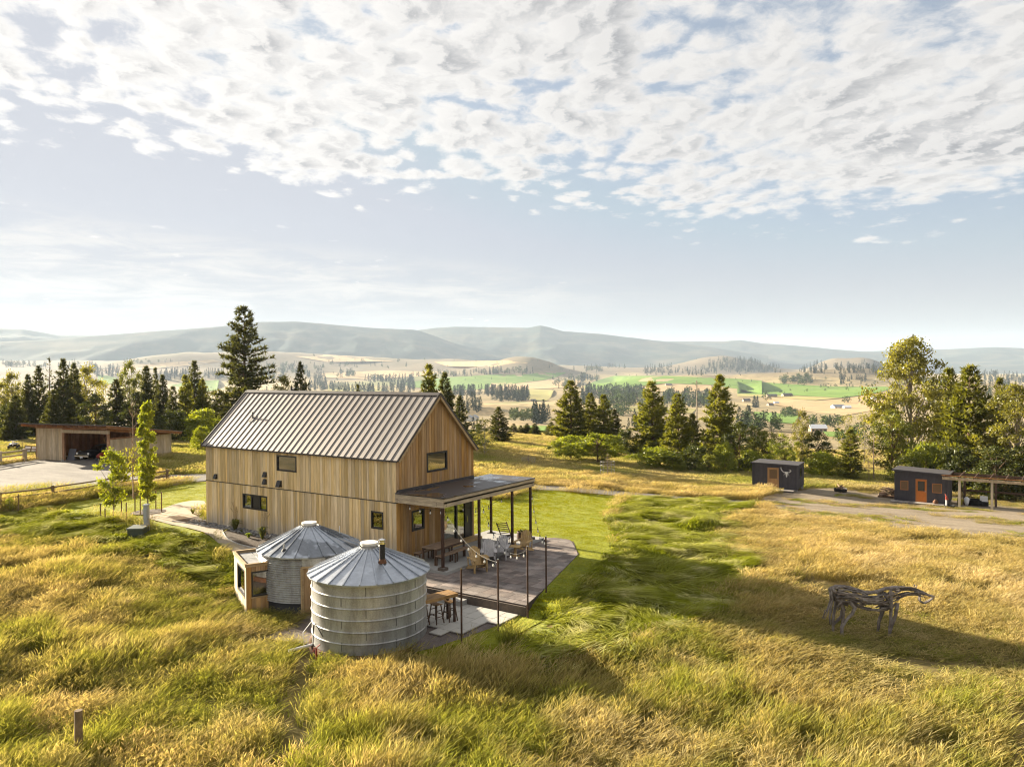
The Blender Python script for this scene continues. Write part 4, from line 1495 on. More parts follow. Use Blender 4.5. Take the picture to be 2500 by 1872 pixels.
def bench(x, y, lab):
    b_ = thing('bench', lab, 'bench', (x, y, ZS), 0, 'benches at the dining table')
    for k in range(3):
        xx = -.17+k*.115
        MB().box(xx, xx+.108, -.52, .52, .41, .44).obj('slat', table_wood, b_)
    for sx in (-1, 1):
        for sy in (-1, 1):
            MB().box(sx*.14-.025, sx*.14+.025, sy*.46-.025, sy*.46+.025, 0, .409).obj('leg', dark_wood, b_)
    MB().box(-.12, .12, -.47, -.44, .34, .405).obj('rail', dark_wood, b_)
    MB().box(-.12, .12, .44, .47, .34, .405).obj('rail', dark_wood, b_)
    return b_


b1 = bench(15.83, 0.76, 'brown bench on the patio side of the dining table, behind the front canopy post')
dup(b1, (15.80, 1.86, ZS), 0, 'brown bench on the patio side of the dining table, towards the sliding door')
dup(b1, (14.62, 0.72, ZS), 0, 'brown bench between dining table and gable wall, nearer the front')
dup(b1, (14.62, 1.86, ZS), 0, 'brown bench between dining table and gable wall, near the sliding door')
ds = thing('doorstep', 'low timber step along the foot of the sliding door', 'step', (13.95, 4.3, ZS))
for k in range(3):
    MB().box(-.24+k*.165, -.24+k*.165+.158, -1.25, 1.35, .10, .135).obj('plank', pale_wood, ds)
for sy in (-1.15, 0, 1.25):
    MB().box(-.22, .22, sy-.03, sy+.03, 0, .099).obj('bearer', dark_wood, ds)
for sx in (.245,):
    MB().box(sx, sx+.02, -1.25, 1.35, .01, .13).obj('skirt_board', pale_wood, ds)


# ------------------------------------------------------------------ chairs
def adirondack(lab, m, loc, rz):
    """faces local -Y"""
    t = thing('adirondack_chair', lab, 'chair', loc, rz, 'wooden garden armchairs on the patio')
    for sx in (-1, 1):
        # slanted side stringer, front leg, arm, arm bracket
        MB().extr([(sx*.27, -.40, .36), (sx*.27, -.40, .24), (sx*.27, .50, .0), (sx*.27, .62, .0), (sx*.27, .30, .20)], (-sx*.025, 0, 0)).obj('side_rail', m, t)
        MB().box(sx*.285-.012*1, sx*.285+.012, -.40, -.27, 0, .545).obj('leg', m, t)
        MB().extr([(sx*.22, -.46, .547), (sx*.37, -.46, .547), (sx*.37, -.15, .547), (sx*.33, .36, .547), (sx*.24, .36, .547)], (0, 0, .024)).obj('arm', m, t)
        MB().bar((sx*.285, .33, .546), (sx*.285, .28, .16), 0.06, 0.024, up=(1, 0, 0)).obj('back_leg', m, t)
    for k in range(6):
        y0 = -.42+k*.085
        z0 = .37-(k*.085)*0.30
        MB().extr([(-.27, y0, z0), (-.27, y0+.075, z0-.022), (-.27, y0+.075, z0-.001), (-.27, y0, z0+.021)], (.54, 0, 0)).obj('seat_slat', m, t)
    for k in range(7):
        u = (k-3)/3.0
        x0, x1 = (k-3.5)*.070+.005, (k-2.5)*.070-.005
        htop = .98-.13*u*u
        sp = 1+0.14
        b0, b1_ = (0.075, .235), None
        yb, zb_ = .06, .22
        yt, zt_ = .06+.42*(htop-.22), htop
        MB().extr([(x0*.86, yb, zb_), (x1*.86, yb, zb_), (x1*sp, yt, zt_), (x0*sp, yt, zt_)], (0, .02, .008)).obj('back_slat', m, t)
    MB().box(-.30, .30, .205, .235, .50, .546).obj('back_rail', m, t)
    return t


ch1 = adirondack('pale natural wood garden armchair seen from the side, nearest the camera', pale_wood, (17.35, 0.95, ZP), rad(62))
ch2 = adirondack('weathered white garden armchair beside the pale chair nearest the camera', grey_wood, (16.95, 2.35, ZP), rad(36))
ch3 = dup(ch2, (16.98, 3.30, ZP), rad(22), 'weathered white garden armchair left of the small trestle table')
ch4 = dup(ch1, (17.25, 4.75, ZP), rad(10), 'natural wood garden armchair right of the small trestle table')
st = thing('side_table', 'small pale trestle side table between white and natural armchairs', 'side table', (17.30, 3.95, ZP), rad(15), 'small wooden side tables')
for k in range(4):
    MB().box(-.26+k*.131, -.26+k*.131+.125, -.24, .24, .44, .465).obj('slat', pale_wood, st)
for sx in (-1, 1):
    MB().box(sx*.03-.05*0-.02+sx*.0, sx*.03+.02, -.05, .05, .04, .42).obj('leg', pale_wood, st)
MB().box(-.18, .18, -.035, .035, .401, .438).obj('bearer', pale_wood, st)
MB().box(-.2, .2, -.05, .05, 0.0, .045).obj('foot', pale_wood, st)
MB().box(-.05, .05, -.2, .2, .0, .044).obj('foot', pale_wood, st)
dup(st, (17.12, 1.62, ZP), rad(55), 'small pale trestle side table between the pale and first white armchair')
# folding chair, dark
fc = thing('folding_chair', 'dark brown slatted folding lounge chair on the slab near the lawn', 'chair', (15.75, 5.45, ZS), rad(60))
for sx in (-.26, .26):
    MB().bar((sx, -.42, .0), (sx, .46, .92), 0.045, 0.03).obj('back_stile', dark_wood, fc)
    MB().bar((sx*.88, .40, 0), (sx*.88, -.40, .44), 0.045, 0.03).obj('seat_stile', dark_wood, fc)
for k in range(5):
    y, z = -.36+k*.13, .44-k*.065
    MB().box(-.22, .22, y, y+.11, z, z+.02).obj('seat_slat', dark_wood, fc)
for k in range(6):
    q = .50+k*.085
    y, z = -.42+.88*q, .92*q
    MB().bar((-.25, y-.02, z+.03), (.25, y-.02, z+.03), 0.085, 0.016, up=(0, .46, .88)).obj('back_slat', dark_wood, fc)
tr = thing('tray_table', 'small low white tray table between folding chair and barrel', 'side table', (16.05, 5.35, ZS))
MB().lathe([(0.0, .36), (.20, .36), (.205, .39), (.195, .39), (.19, .37), (0.0, .37)], 18).obj('tray', plastic_white, tr)
for a in range(3):
    MB().tube([(.13*math.cos(a*2.1), .13*math.sin(a*2.1), .36), (.18*math.cos(a*2.1), .18*math.sin(a*2.1), 0)], .012, 5).obj('leg', black_iron, tr)
br = thing('barrel_planter', 'dark half barrel planter behind the natural armchair by the lawn', 'planter', (16.1, 6.35, ZS))
MB().lathe([(.20, 0), (.245, .16), (.25, .30), (.225, .46), (.205, .46), (.22, .40), (0, .40)], 18).obj('barrel', dark_wood, br)
for z in (.10, .36):
    MB().lathe([(.236, z), (.252, z), (.252, z+.035), (.238, z+.035)], 18).obj('hoop', black_iron, br)
pt = MB()
rr = random.Random(4)
for k in range(40):
    a, r_ = rr.random()*6.28, rr.random()*.16
    c = Vector((r_*math.cos(a), r_*math.sin(a), .42))
    e = c+Vector((rr.uniform(-.1, .1), rr.uniform(-.1, .1), rr.uniform(.06, .16)))
    s_ = Vector((rr.uniform(-1, 1), rr.uniform(-1, 1), 0)).normalized()*.03
    pt.add([c-s_*.3, c+s_*.3, e+s_, e-s_], ((0, 1, 2, 3),))
plant_leaf = leaf_mat('potted_leaf', (0.09, 0.13, 0.03), (0.16, 0.15, 0.04))
pt.obj('leaves', plant_leaf, br)
# green pot plant at the second canopy post
pl = thing('potted_plant', 'small green potted plant at the foot of the middle canopy post', 'plant', (16.42, 2.75, ZS))
MB().lathe([(.07, 0), (.10, .16), (.09, .16), (.08, .13), (0, .13)], 12).obj('pot', rust, pl)
pt = MB()
for k in range(46):
    c = Vector((0, 0, .13))
    d = Vector((rr.uniform(-1, 1), rr.uniform(-1, 1), rr.uniform(.3, 1.5))).normalized()
    e = c+d*rr.uniform(.15, .34)
    s_ = d.cross(Vector((0, 0, 1))).normalized()*.035
    m_ = (c+e)/2+Vector((0, 0, .03))
    pt.add([c, m_-s_, e, m_+s_], ((0, 1, 2, 3),))
pt.obj('leaves', plant_leaf, pl)
# armchair inside the glass doors, seen dark red
so = thing('sofa', 'dark red sofa standing inside the glazed room', 'sofa', (11.2, 4.4, ZS), 0)
MB().box(-.45, .45, -.9, .9, .12, .42).obj('seat', M('dark_red_cloth', (0.10, 0.02, 0.02), 0.9), so)
MB().box(-.62, -.451, -.9, .9, .12, .80).obj('backrest', MATS['dark_red_cloth'], so)
MB().box(-.45, .45, -1.06, -.901, .12, .60).obj('arm', MATS['dark_red_cloth'], so)
MB().box(-.45, .45, .901, 1.06, .12, .60).obj('arm', MATS['dark_red_cloth'], so)

# ------------------------------------------------------------------ bar and stools
ba = thing('bar_counter', 'long thick wooden bar counter running from the near bin over the terrace', 'bar counter', (0, 0, 0))
A0, A1 = Vector((19.46, -3.72, 0)), Vector((20.03, -3.80, 0))
dirb = (Vector((19.40, -5.05, 0))-Vector((19.74, -3.76, 0))).normalized()
nrm = Vector((-dirb.y, dirb.x, 0))
Lb = 2.0
ctr = (A0+A1)/2
for k in range(3):
    o0 = ctr+nrm*(-.29+k*.195)
    o1 = o0+nrm*.19
    e0, e1 = o0+dirb*Lb, o1+dirb*Lb
    MB().prism([(o0.x, o0.y), (o1.x, o1.y), (e1.x, e1.y), (e0.x, e0.y)], .10, .21).obj('plank', bar_wood, ba)
q = ctr+dirb*.10
for s_ in (-.2, .2):
    w = q+nrm*s_
    MB().box(w.x-.035, w.x+.035, w.y-.035, w.y+.035, ZT, .099).obj('leg', steel, ba)


def stool(loc, rz, lab):
    t = thing('bar_stool', lab, 'stool', loc, rz, 'wooden bar stools at the bar counter')
    sm_ = MB()
    n = 8
    for k in range(n):
        x0, x1 = -.21+.42*k/n, -.21+.42*(k+1)/n

        def zz(x):
            return .66+.035*(x/.21)**2
        sm_.add([(x0, -.13, zz(x0)), (x1, -.13, zz(x1)), (x1, .13, zz(x1)), (x0, .13, zz(x0)), (x0, -.13, zz(x0)-.035), (x1, -.13, zz(x1)-.035), (x1, .13, zz(x1)-.035), (x0, .13, zz(x0)-.035)],
                ((0, 1, 2, 3), (7, 6, 5, 4), (0, 4, 5, 1), (2, 6, 7, 3), (1, 5, 6, 2), (3, 7, 4, 0)))
    sm_.obj('seat', bar_wood, t)
    for sx in (-1, 1):
        for sy in (-1, 1):
            MB().bar((sx*.15, sy*.09, .645), (sx*.23, sy*.17, 0), 0.032).obj('leg', dark_wood, t)
    for sx in (-1, 1):
        MB().bar((sx*.20, -.14, .24), (sx*.20, .14, .24), .022).obj('stretcher', dark_wood, t)
        MB().bar((sx*.17, -.11, .46), (sx*.17, .11, .46), .022).obj('stretcher', dark_wood, t)
    for sy in (-1, 1):
        MB().bar((-.195, sy*.14, .30), (.195, sy*.14, .30), .022).obj('stretcher', dark_wood, t)
    return t


s1 = stool((19.43, -4.33, ZT), rad(-12), 'middle wooden bar stool at the counter, nearest the camera')
dup(s1, (19.66, -3.84, ZT), rad(-20), 'wooden bar stool under the free end of the counter')
dup(s1, (19.14, -4.78, ZT), rad(-5), 'wooden bar stool half hidden by the near bin')

# ------------------------------------------------------------------ carport barn on the left
def hz(x, y):
    return float(H(x, y))


cb = thing('carport', 'open fronted timber carport barn with a flat sloping roof at the gravel yard', 'carport', (-39.2, 9.5, 0.0), rad(13.4))
CW, CD = 8.64, 7.2


def croof(y):
    return 3.36-0.135*y


def board_row(parent, p, q, z0, zt, m, rr, w=0.20, name='board', th=0.025):
    p, q = Vector(p), Vector(q)
    d = q-p
    n = max(1, int(d.length/w))
    nr = Vector((-d.y, d.x, 0)).normalized()*th
    for k in range(n):
        a, b_ = p+d*(k/n)+d.normalized()*.004, p+d*((k+1)/n)-d.normalized()*.004
        t0, t1 = (zt(a), zt(b_)) if callable(zt) else (zt, zt)
        MB().extr([(a.x, a.y, z0), (b_.x, b_.y, z0), (b_.x, b_.y, t1), (a.x, a.y, t0)], nr*rr.uniform(.8, 1.2)).obj(name, m, parent)


rr = random.Random(21)
board_row(cb, (0.0, -.12, 0), (3.2, -.12, 0), 0.10, 2.98, barn_grey, rr)
board_row(cb, (CW+.12, 0.1, 0), (CW+.12, CD, 0), 0.10, 2.08, barn_grey, rr, 0.24)
board_row(cb, (0.1, CD, 0), (CW, CD, 0), 0.10, 1.95, barn_red, rr, 0.3)
board_row(cb, (-.02, CD-.1, 0), (-.02, 0.2, 0), 0.10, lambda p: 2.0+.85*(1-p.y/CD), barn_red, rr, 0.3)  # left wall raised towards the front, added height keeps sun off the car
for (x, y) in ((0, 0), (3.3, 0), (CW, 0), (0, CD-.1), (2.9, CD-.1), (5.8, CD-.1), (CW, CD-.1), (0, 3.6), (CW, 3.6)):
    MB().box(x-.09, x+.09, y-.09, y+.09, -.2, croof(y)-.38).obj('post', barn_red, cb)
MB().box(-.10, CW+.10, -.20, -.125, 2.99, 3.24).obj('header_beam', barn_red, cb)
MB().box(3.2, CW+.1, -.122, .07, 2.62, 2.90).obj('header_beam', barn_grey, cb)
for z in (2.28, 1.965):
    MB().box(.1, CW-.1, CD-.25, CD-.13, z, z+.12).obj('girt', barn_red, cb)
MB().box(.1, CW-.1, CD-.20, CD-.13, .95, 1.09).obj('girt', barn_red, cb)
MB().bar((.2, CD-.22, .2), (2.8, CD-.22, 1.95), .13, .07).obj('brace', barn_red, cb)
MB().bar((.2, CD-.28, 1.95), (2.8, CD-.28, .2), .13, .05).obj('brace', barn_red, cb)
MB().bar((3.0, CD-.22, .2), (5.7, CD-.22, 1.95), .13, .07).obj('brace', barn_red, cb)
MB().bar((CW-.02, .1, 2.16), (CW-.02, CD, 2.16), .08, .14).obj('wall_plate', barn_red, cb)
MB().bar((CW-.02, .1, croof(0)-.42), (CW-.02, CD, croof(CD)-.42), .08, .2).obj('wall_plate', barn_red, cb)
nraf = 17
for k in range(nraf):
    x = -.85+k*(CW+1.7)/(nraf-1)
    MB().bar((x, -.95, croof(-.95)-.19), (x, CD+.55, croof(CD+.55)-.19), .045, .19, up=(0, 0, 1)).obj('rafter', barn_red, cb)
MB().extr([(-.95, -1.05, croof(-1.05)-.09), (-.95, CD+.6, croof(CD+.6)-.09), (-.95, CD+.6, croof(CD+.6)-.06), (-.95, -1.05, croof(-1.05)-.06)], (CW+1.9, 0, 0)).obj('roof_deck', barn_red, cb)
for k in range(12):
    x = -.98+k*(CW+1.96)/12
    MB().extr([(x, -1.1, croof(-1.1)-.055), (x, CD+.66, croof(CD+.66)-.055), (x, CD+.66, croof(CD+.66)-.02), (x, -1.1, croof(-1.1)-.02)], ((CW+1.96)/12-.01, 0, 0)).obj('roof_sheet', roof_metal, cb)
MB().box(-.99, CW+.99, -1.13, -1.102, croof(-1.1)-.10, croof(-1.1)-.005).obj('drip_edge', roof_dark, cb)


def local(root, x, y):
    a = root.rotation_euler.z
    return (root.location.x+x*math.cos(a)-y*math.sin(a), root.location.y+x*math.sin(a)+y*math.cos(a))


def wheel_obj(parent, x, y, z, r, w, axis='x', hub=chrome, name='wheel'):
    """tyre with a rim as its sub-part"""
    prof = [(r*.62, -w/2), (r*.93, -w/2), (r, -w*.3), (r, w*.3), (r*.93, w/2), (r*.62, w/2)]
    t = MB().lathe(prof, 20).obj(name, rubber, parent, smooth=False)
    t.rotation_euler = (0, rad(90), 0) if axis == 'x' else (rad(90), 0, 0)
    t.location = (x, y, z)
    MB().lathe([(0, -w*.30), (r*.62, -w*.42), (r*.62, w*.42), (0, w*.30)], 16).obj('rim', hub, t)
    return t


# old black car, nose to the front
car_black = M('black_car_paint', (0.012, 0.012, 0.014), 0.35, spec=0.25)
gx, gy = local(cb, 5.05, 2.6)
car = thing('vintage_car', 'old black car with chrome bumper parked nose out in the carport', 'car', (gx, gy, 0.06), rad(13.4))


def loft(secs, mat, name, parent, smooth=True):
    """sections of (y, [(x, z) ...])"""
    mb = MB()
    n = len(secs[0][1])
    vs = [(x, y, z) for y, s in secs for x, z in s]
    fs = []
    for i in range(len(secs)-1):
        for k in range(n):
            k2 = (k+1) % n
            fs.append((i*n+k, i*n+k2, (i+1)*n+k2, (i+1)*n+k))
    fs.append(tuple(range(n)))
    fs.append(tuple((len(secs)-1)*n+k for k in range(n-1, -1, -1)))
    mb.add(vs, fs)
    return mb.obj(name, mat, parent, smooth=smooth)


def csec(w, z0, z1, r=.12):
    return [(-w+r, z0), (w-r, z0), (w, z0+r), (w, z1-r), (w-r*1.3, z1), (-w+r*1.3, z1), (-w, z1-r), (-w, z0+r)]


loft([(-2.15, csec(.78, .38, .70)), (-2.0, csec(.86, .30, .80)), (-1.0, csec(.88, .26, .86)), (1.2, csec(.88, .26, .88)), (2.0, csec(.84, .32, .82)), (2.2, csec(.74, .40, .70))], car_black, 'body', car)
loft([(-.85, csec(.74, .84, .90, .02)), (-.35, csec(.64, .84, 1.28, .08)), (.7, csec(.64, .84, 1.30, .08)), (1.35, csec(.72, .84, .92, .02))], car_black, 'cabin', car)
MB().extr([(-.60, -.83, .91), (.60, -.83, .91), (.54, -.40, 1.24), (-.54, -.40, 1.24)], (0, -.02, .02)).obj('windscreen', glass, car)
MB().bar((-.86, -2.26, .44), (.86, -2.26, .44), .09, .11).obj('bumper', chrome, car)
MB().box(-.56, .56, -2.19, -2.13, .56, .70).obj('grille', black_iron, car)
MB().box(-.58, .58, -2.20, -2.18, .545, .565).obj('grille_trim', chrome, car)
for s_ in (-1, 1):
    h = MB().lathe([(.10, 0), (.11, .03), (.09, .05), (0, .06)], 14).obj('headlight', bulb_white, car)
    h.location = (s_*.68, -2.14, .66)
    h.rotation_euler = (rad(90), 0, 0)
    for y in (-1.35, 1.35):
        wheel_obj(car, s_*.76, y, .31, .31, .18)
MB().box(-.16, .16, -2.325, -2.31, .28, .40).obj('number_plate', plastic_white, car)
# red riding mower
gx, gy = local(cb, 7.35, 0.9)
mw = thing('riding_mower', 'red riding mower at the right post of the carport', 'mower', (gx, gy, 0.06), rad(13.4))
loft([(-.85, csec(.22, .36, .66, .08)), (-.55, csec(.28, .32, .80, .08)), (.05, csec(.30, .32, .84, .08))], red_paint, 'hood', mw)
MB().box(-.36, .36, .05, .85, .30, .50).obj('chassis', red_paint, mw)
MB().box(-.22, .22, .45, .80, .505, .60).obj('seat', rubber, mw)
MB().box(-.22, .22, .80, .88, .505, .92).obj('seat_back', rubber, mw)
MB().tube([(0, .1, .80), (0, .22, 1.0)], .02, 6).obj('steering_column', black_iron, mw)
MB().lathe([(.17, 0), (.185, .012), (.17, .024), (.155, .012)], 16).obj('steering_wheel', black_iron, mw).location = (0, .22, 1.0)
for s_ in (-1, 1):
    wheel_obj(mw, s_*.36, -.55, .19, .19, .16, hub=white_paint)
    wheel_obj(mw, s_*.44, .62, .27, .27, .22, hub=white_paint)
gx, gy = local(cb, 3.75, .25)
bd = thing('leaning_board', 'dark grey sheet leaning inside the left post of the carport', 'board', (gx, gy, 0.05), rad(13.4))
MB().extr([(-.45, 0, 0), (.45, 0, 0), (.38, .35, 1.05), (-.5, .35, 1.05)], (0, .03, .01)).obj('sheet', M('grey_sheet', (.12, .12, .14), .7), bd)
MB().bar((-.40, .37, .98), (.30, .37, .98), .05, .02).obj('batten', barn_red, bd)
gx, gy = local(cb, 3.55, -.35)
setp(MB().add([(x+gx, y+gy, z+.05) for x, y, z in [(-.12, -.1, 0), (.12, -.12, 0), (.14, .1, 0), (-.1, .12, 0), (-.08, -.06, .16), (.08, -.07, .17), (.07, .06, .15), (-.06, .07, .16)]], MB.BF).obj('stone', concrete), 'pale stone beside the left post of the carport', 'stone')
gx, gy = local(cb, 4.25, .9)
fn = thing('shop_fan', 'small pale pedestal fan between leaning board and car', 'fan', (gx, gy, 0.05), rad(13.4))
MB().lathe([(0, 0), (.18, 0), (.17, .03), (.03, .05), (.02, .06), (.02, .55), (0, .55)], 14).obj('stand', plastic_white, fn)
f_ = MB().lathe([(.0, -.05), (.2, -.04), (.22, 0), (.2, .04), (0, .05)], 16).obj('fan_head', galv, fn)
f_.location = (0, -.02, .68)
f_.rotation_euler = (rad(80), 0, 0)

# ------------------------------------------------------------------ fences
def rail_fence(label, pts, rails, post_h, pw_, m=fence_wood, ext=0.25):
    P = [Vector((x, y, hz(x, y))) for x, y in pts]
    t = thing('rail_fence', label, 'fence', P[0])
    o = P[0]
    for p in P:
        q = p-o
        MB().box(q.x-pw_/2, q.x+pw_/2, q.y-pw_/2, q.y+pw_/2, q.z-.3, q.z+post_h).obj('post', m, t)
    for a, b_ in zip(P[:-1], P[1:]):
        d = (b_-a).normalized()
        for z, rr_ in rails:
            k = random.uniform(-.02, .02)
            n = Vector((-d.y, d.x, 0))*(pw_/2+.02)
            MB().tube([a-o-d*ext+n+Vector((0, 0, z+k)), (a+b_)/2-o+n+Vector((0, 0, z-.012)), b_-o+d*ext+n+Vector((0, 0, z-k))], rr_, 6).obj('rail', m, t)
    return t


rail_fence('brown post and rail fence between the rough lawn and the gravel yard', [(-19.6, -12.6), (-17.5, -8.9), (-15.5, -5.1), (-13.72, -1.32), (-14.3, 2.7), (-14.65, 6.95)], ((.32, .05), (.62, .05), (.93, .05)), 1.06, .13)
rail_fence('paler three rail fence at the far left edge of the gravel yard', [(-35.2, 0.6), (-36.6, 3.2), (-37.9, 5.8), (-39.15, 8.35)], ((.25, .075), (.62, .075), (1.0, .08)), 1.16, .26, barn_grey, .1)
gt = thing('farm_gate', 'small tubular metal gate between the pale fence and the carport', 'gate', (-39.2, 8.55, hz(-39.2, 8.5)), rad(112))
for z in (.18, .38, .58, .78, 1.02):
    MB().tube([(0.02, 0, z), (1.05, 0, z)], .02, 6).obj('bar', steel, gt)
for x in (.02, 1.05):
    MB().tube([(x, 0, .15), (x, 0, 1.04)], .022, 6).obj('stile', steel, gt)
MB().box(1.10, 1.18, -.04, .04, -.3, 1.22).obj('post', fence_wood, gt)
wf = thing('wire_fence', 'thin wire fence on slim posts in the dry field beyond the gate', 'fence', (-47.0, 8.0, hz(-47, 8)))
for k in range(5):
    x, y = -1.2*k, 3.4*k-5
    z = hz(-47+x, 8+y)-hz(-47, 8)
    MB().tube([(x, y, z-.2), (x, y, z+1.35)], .035, 6).obj('post', fence_wood, wf)
for z in (.7, 1.0, 1.25):
    MB().tube([(0, -5, z), (-2.4, 1.8, z), (-4.8, 8.6, z)], .010, 4).obj('wire', galv, wf)
# quad bike and framed panel in the field
q4 = thing('quad_bike', 'black and white quad bike parked in dry grass beyond the pale fence', 'quad bike', (-50.6, 12.4, hz(-50.6, 12.4)), rad(60))
loft([(-.75, csec(.22, .42, .62, .08)), (-.3, csec(.30, .40, .78, .1)), (.3, csec(.26, .42, .80, .1)), (.8, csec(.24, .48, .72, .08))], black_iron, 'body', q4)
MB().box(-.05, .05, -.80, -.70, .55, .98).obj('front_stripe', plastic_white, q4)
MB().box(-.42, .42, -.72, -.25, .62, .66).obj('front_fender', black_iron, q4)
MB().box(-.42, .42, .3, .8, .64, .68).obj('rear_fender', black_iron, q4)
MB().tube([(-.36, -.18, 1.05), (-.1, -.25, .98), (.1, -.25, .98), (.36, -.18, 1.05)], .02, 6).obj('handlebar', plastic_white, q4)
MB().box(-.3, .3, -.85, -.4, .70, .73).obj('rack', plastic_white, q4)
for s_ in (-1, 1):
    for y in (-.52, .55):
        wheel_obj(q4, s_*.38, y, .27, .27, .2, hub=plastic_white)
wp_ = thing('panel_crate', 'dark framed crate with four white panels lying tilted behind the metal gate', 'crate', (-46.6, 12.2, hz(-46.6, 12.2)+.1), rad(55))
fr = MB()
for a, b_ in (((-.55, 0, 0), (.55, 0, 0)), ((-.55, 0, .6), (.55, 0, .6)), ((-.55, 0, 0), (-.55, 0, .6)), ((.55, 0, 0), (.55, 0, .6)), ((0, 0, 0), (0, 0, .6)), ((-.55, 0, .3), (.55, 0, .3))):
    fr.bar(a, b_, .07)
for a in (-.55, .55):
    fr.bar((a, 0, .6), (a, .5, .6), .07)
    fr.bar((a, 0, .03), (a, .5, .03), .07)
fr.obj('frame', dark_wood, wp_)
for sx in (-1, 1):
    for z in (.05, .34):
        MB().box(sx*.285-.23, sx*.285+.23, -.01, .01, z, z+.22).obj('panel', plastic_white, wp_)
wp_.rotation_euler = (rad(-12), rad(8), rad(55))

# ------------------------------------------------------------------ meter pedestal on its green box
up_ = GT(338, 1310)
ux, uy = up_[0], up_[1]
tfm = thing('transformer_box', 'dark green transformer box in the rough grass with a small white sticker', 'transformer box', (ux, uy, hz(ux, uy)), rad(-50))
MB().box(-.48, .48, -.36, .36, -.3, .46).obj('cabinet', util_green, tfm)
MB().box(-.52, .52, -.40, .40, .461, .53).obj('lid', M('lid_green', (.12, .135, .125), .5, spec=.4), tfm)
MB().box(-.004, .004, -.368, -.361, -.2, .45).obj('door_seam', black_iron, tfm)
stk = MB().box(-.30, -.16, -.367, -.361, .16, .34).obj('sticker', plastic_white, tfm)
MB().extr([(-.27, -.370, .20), (-.20, -.370, .20), (-.235, -.370, .27)], (0, -.002, 0)).obj('sticker_mark', black_iron, stk)
MB().box(-.255, -.215, -.371, -.369, .275, .315).obj('sticker_mark', black_iron, stk)
mp = thing('meter_pedestal', 'tall grey electric meter pedestal standing behind the green box', 'meter pedestal', (ux-.12, uy+.52, hz(ux, uy)), rad(-50))
MB().box(-.15, .15, -.10, .10, -.2, 1.52).obj('cabinet', util_grey, mp)
MB().box(-.20, .20, -.13, .13, 1.521, 1.57).obj('cap', util_grey, mp)
MB().box(-.11, .11, -.125, -.101, 1.05, 1.42).obj('door', util_grey, mp)
MB().box(.151, .24, -.07, .07, .75, 1.35).obj('side_box', util_grey, mp)
MB().lathe([(.07, 0), (.07, .06), (0, .07)], 14).obj('meter', glass, mp).matrix_local = Matrix.Translation((0, -.126, 1.25)) @ Matrix.Rotation(rad(90), 4, 'X')
# old fence post in the foreground meadow
pp = GT(192, 1862)
MBp = MB().tube([(pp[0], pp[1], hz(pp[0], pp[1])-.3), (pp[0]+.02, pp[1], hz(pp[0], pp[1])+.5), (pp[0]+.03, pp[1], hz(pp[0], pp[1])+1.28)], [.10, .095, .09], 9).obj('old_post', fence_wood)
setp(MBp, 'old weathered wooden post standing alone in the tall meadow grass in front', 'post')
# garden stones along the wall foot: far too many to count
rk = MB()
rr = random.Random(31)
for k in range(900):
    x = rr.uniform(-.9, 12.6)
    wmax = .75 if x > .1 else .9
    y = -rr.uniform(.03, wmax)
    if x < 0.1:
        y = rr.uniform(-.75, .25)
    r_ = rr.uniform(.04, .10)
    z = hz(x, y)+.06+rr.uniform(-.01, .03)
    n = 6
    sq = rr.uniform(.5, .8)
    a0 = rr.random()*6
    vs = [(x, y, z+r_*sq)]
    for rg, hh in ((.75, .6), (1.0, .0)):
        vs += [(x+rg*r_*rr.uniform(.8, 1.15)*math.cos(a0+i*6.283/n), y+rg*r_*rr.uniform(.8, 1.15)*math.sin(a0+i*6.283/n)*.8, z+hh*r_*sq) for i in range(n)]
    fs = [(0, 1+i, 1+(i+1) % n) for i in range(n)]+[(1+i, 7+i, 7+(i+1) % n, 1+(i+1) % n) for i in range(n)]
    rk.add(vs, fs)
river2, b, out = newmat('river_stone_bed')
geo = b.n('ShaderNodeNewGeometry')
p_ = b.n('ShaderNodeBsdfPrincipled')
b.put(p_.inputs['Base Color'], b.mix(geo.outputs['Random Per Island'], (.10, .10, .105), (.30, .285, .27)))
p_.inputs['Roughness'].default_value = .8
river2.node_tree.links.new(p_.outputs[0], out.inputs[0])
setp(rk.obj('river_pebbles', river2), None, None, None, 'stuff')

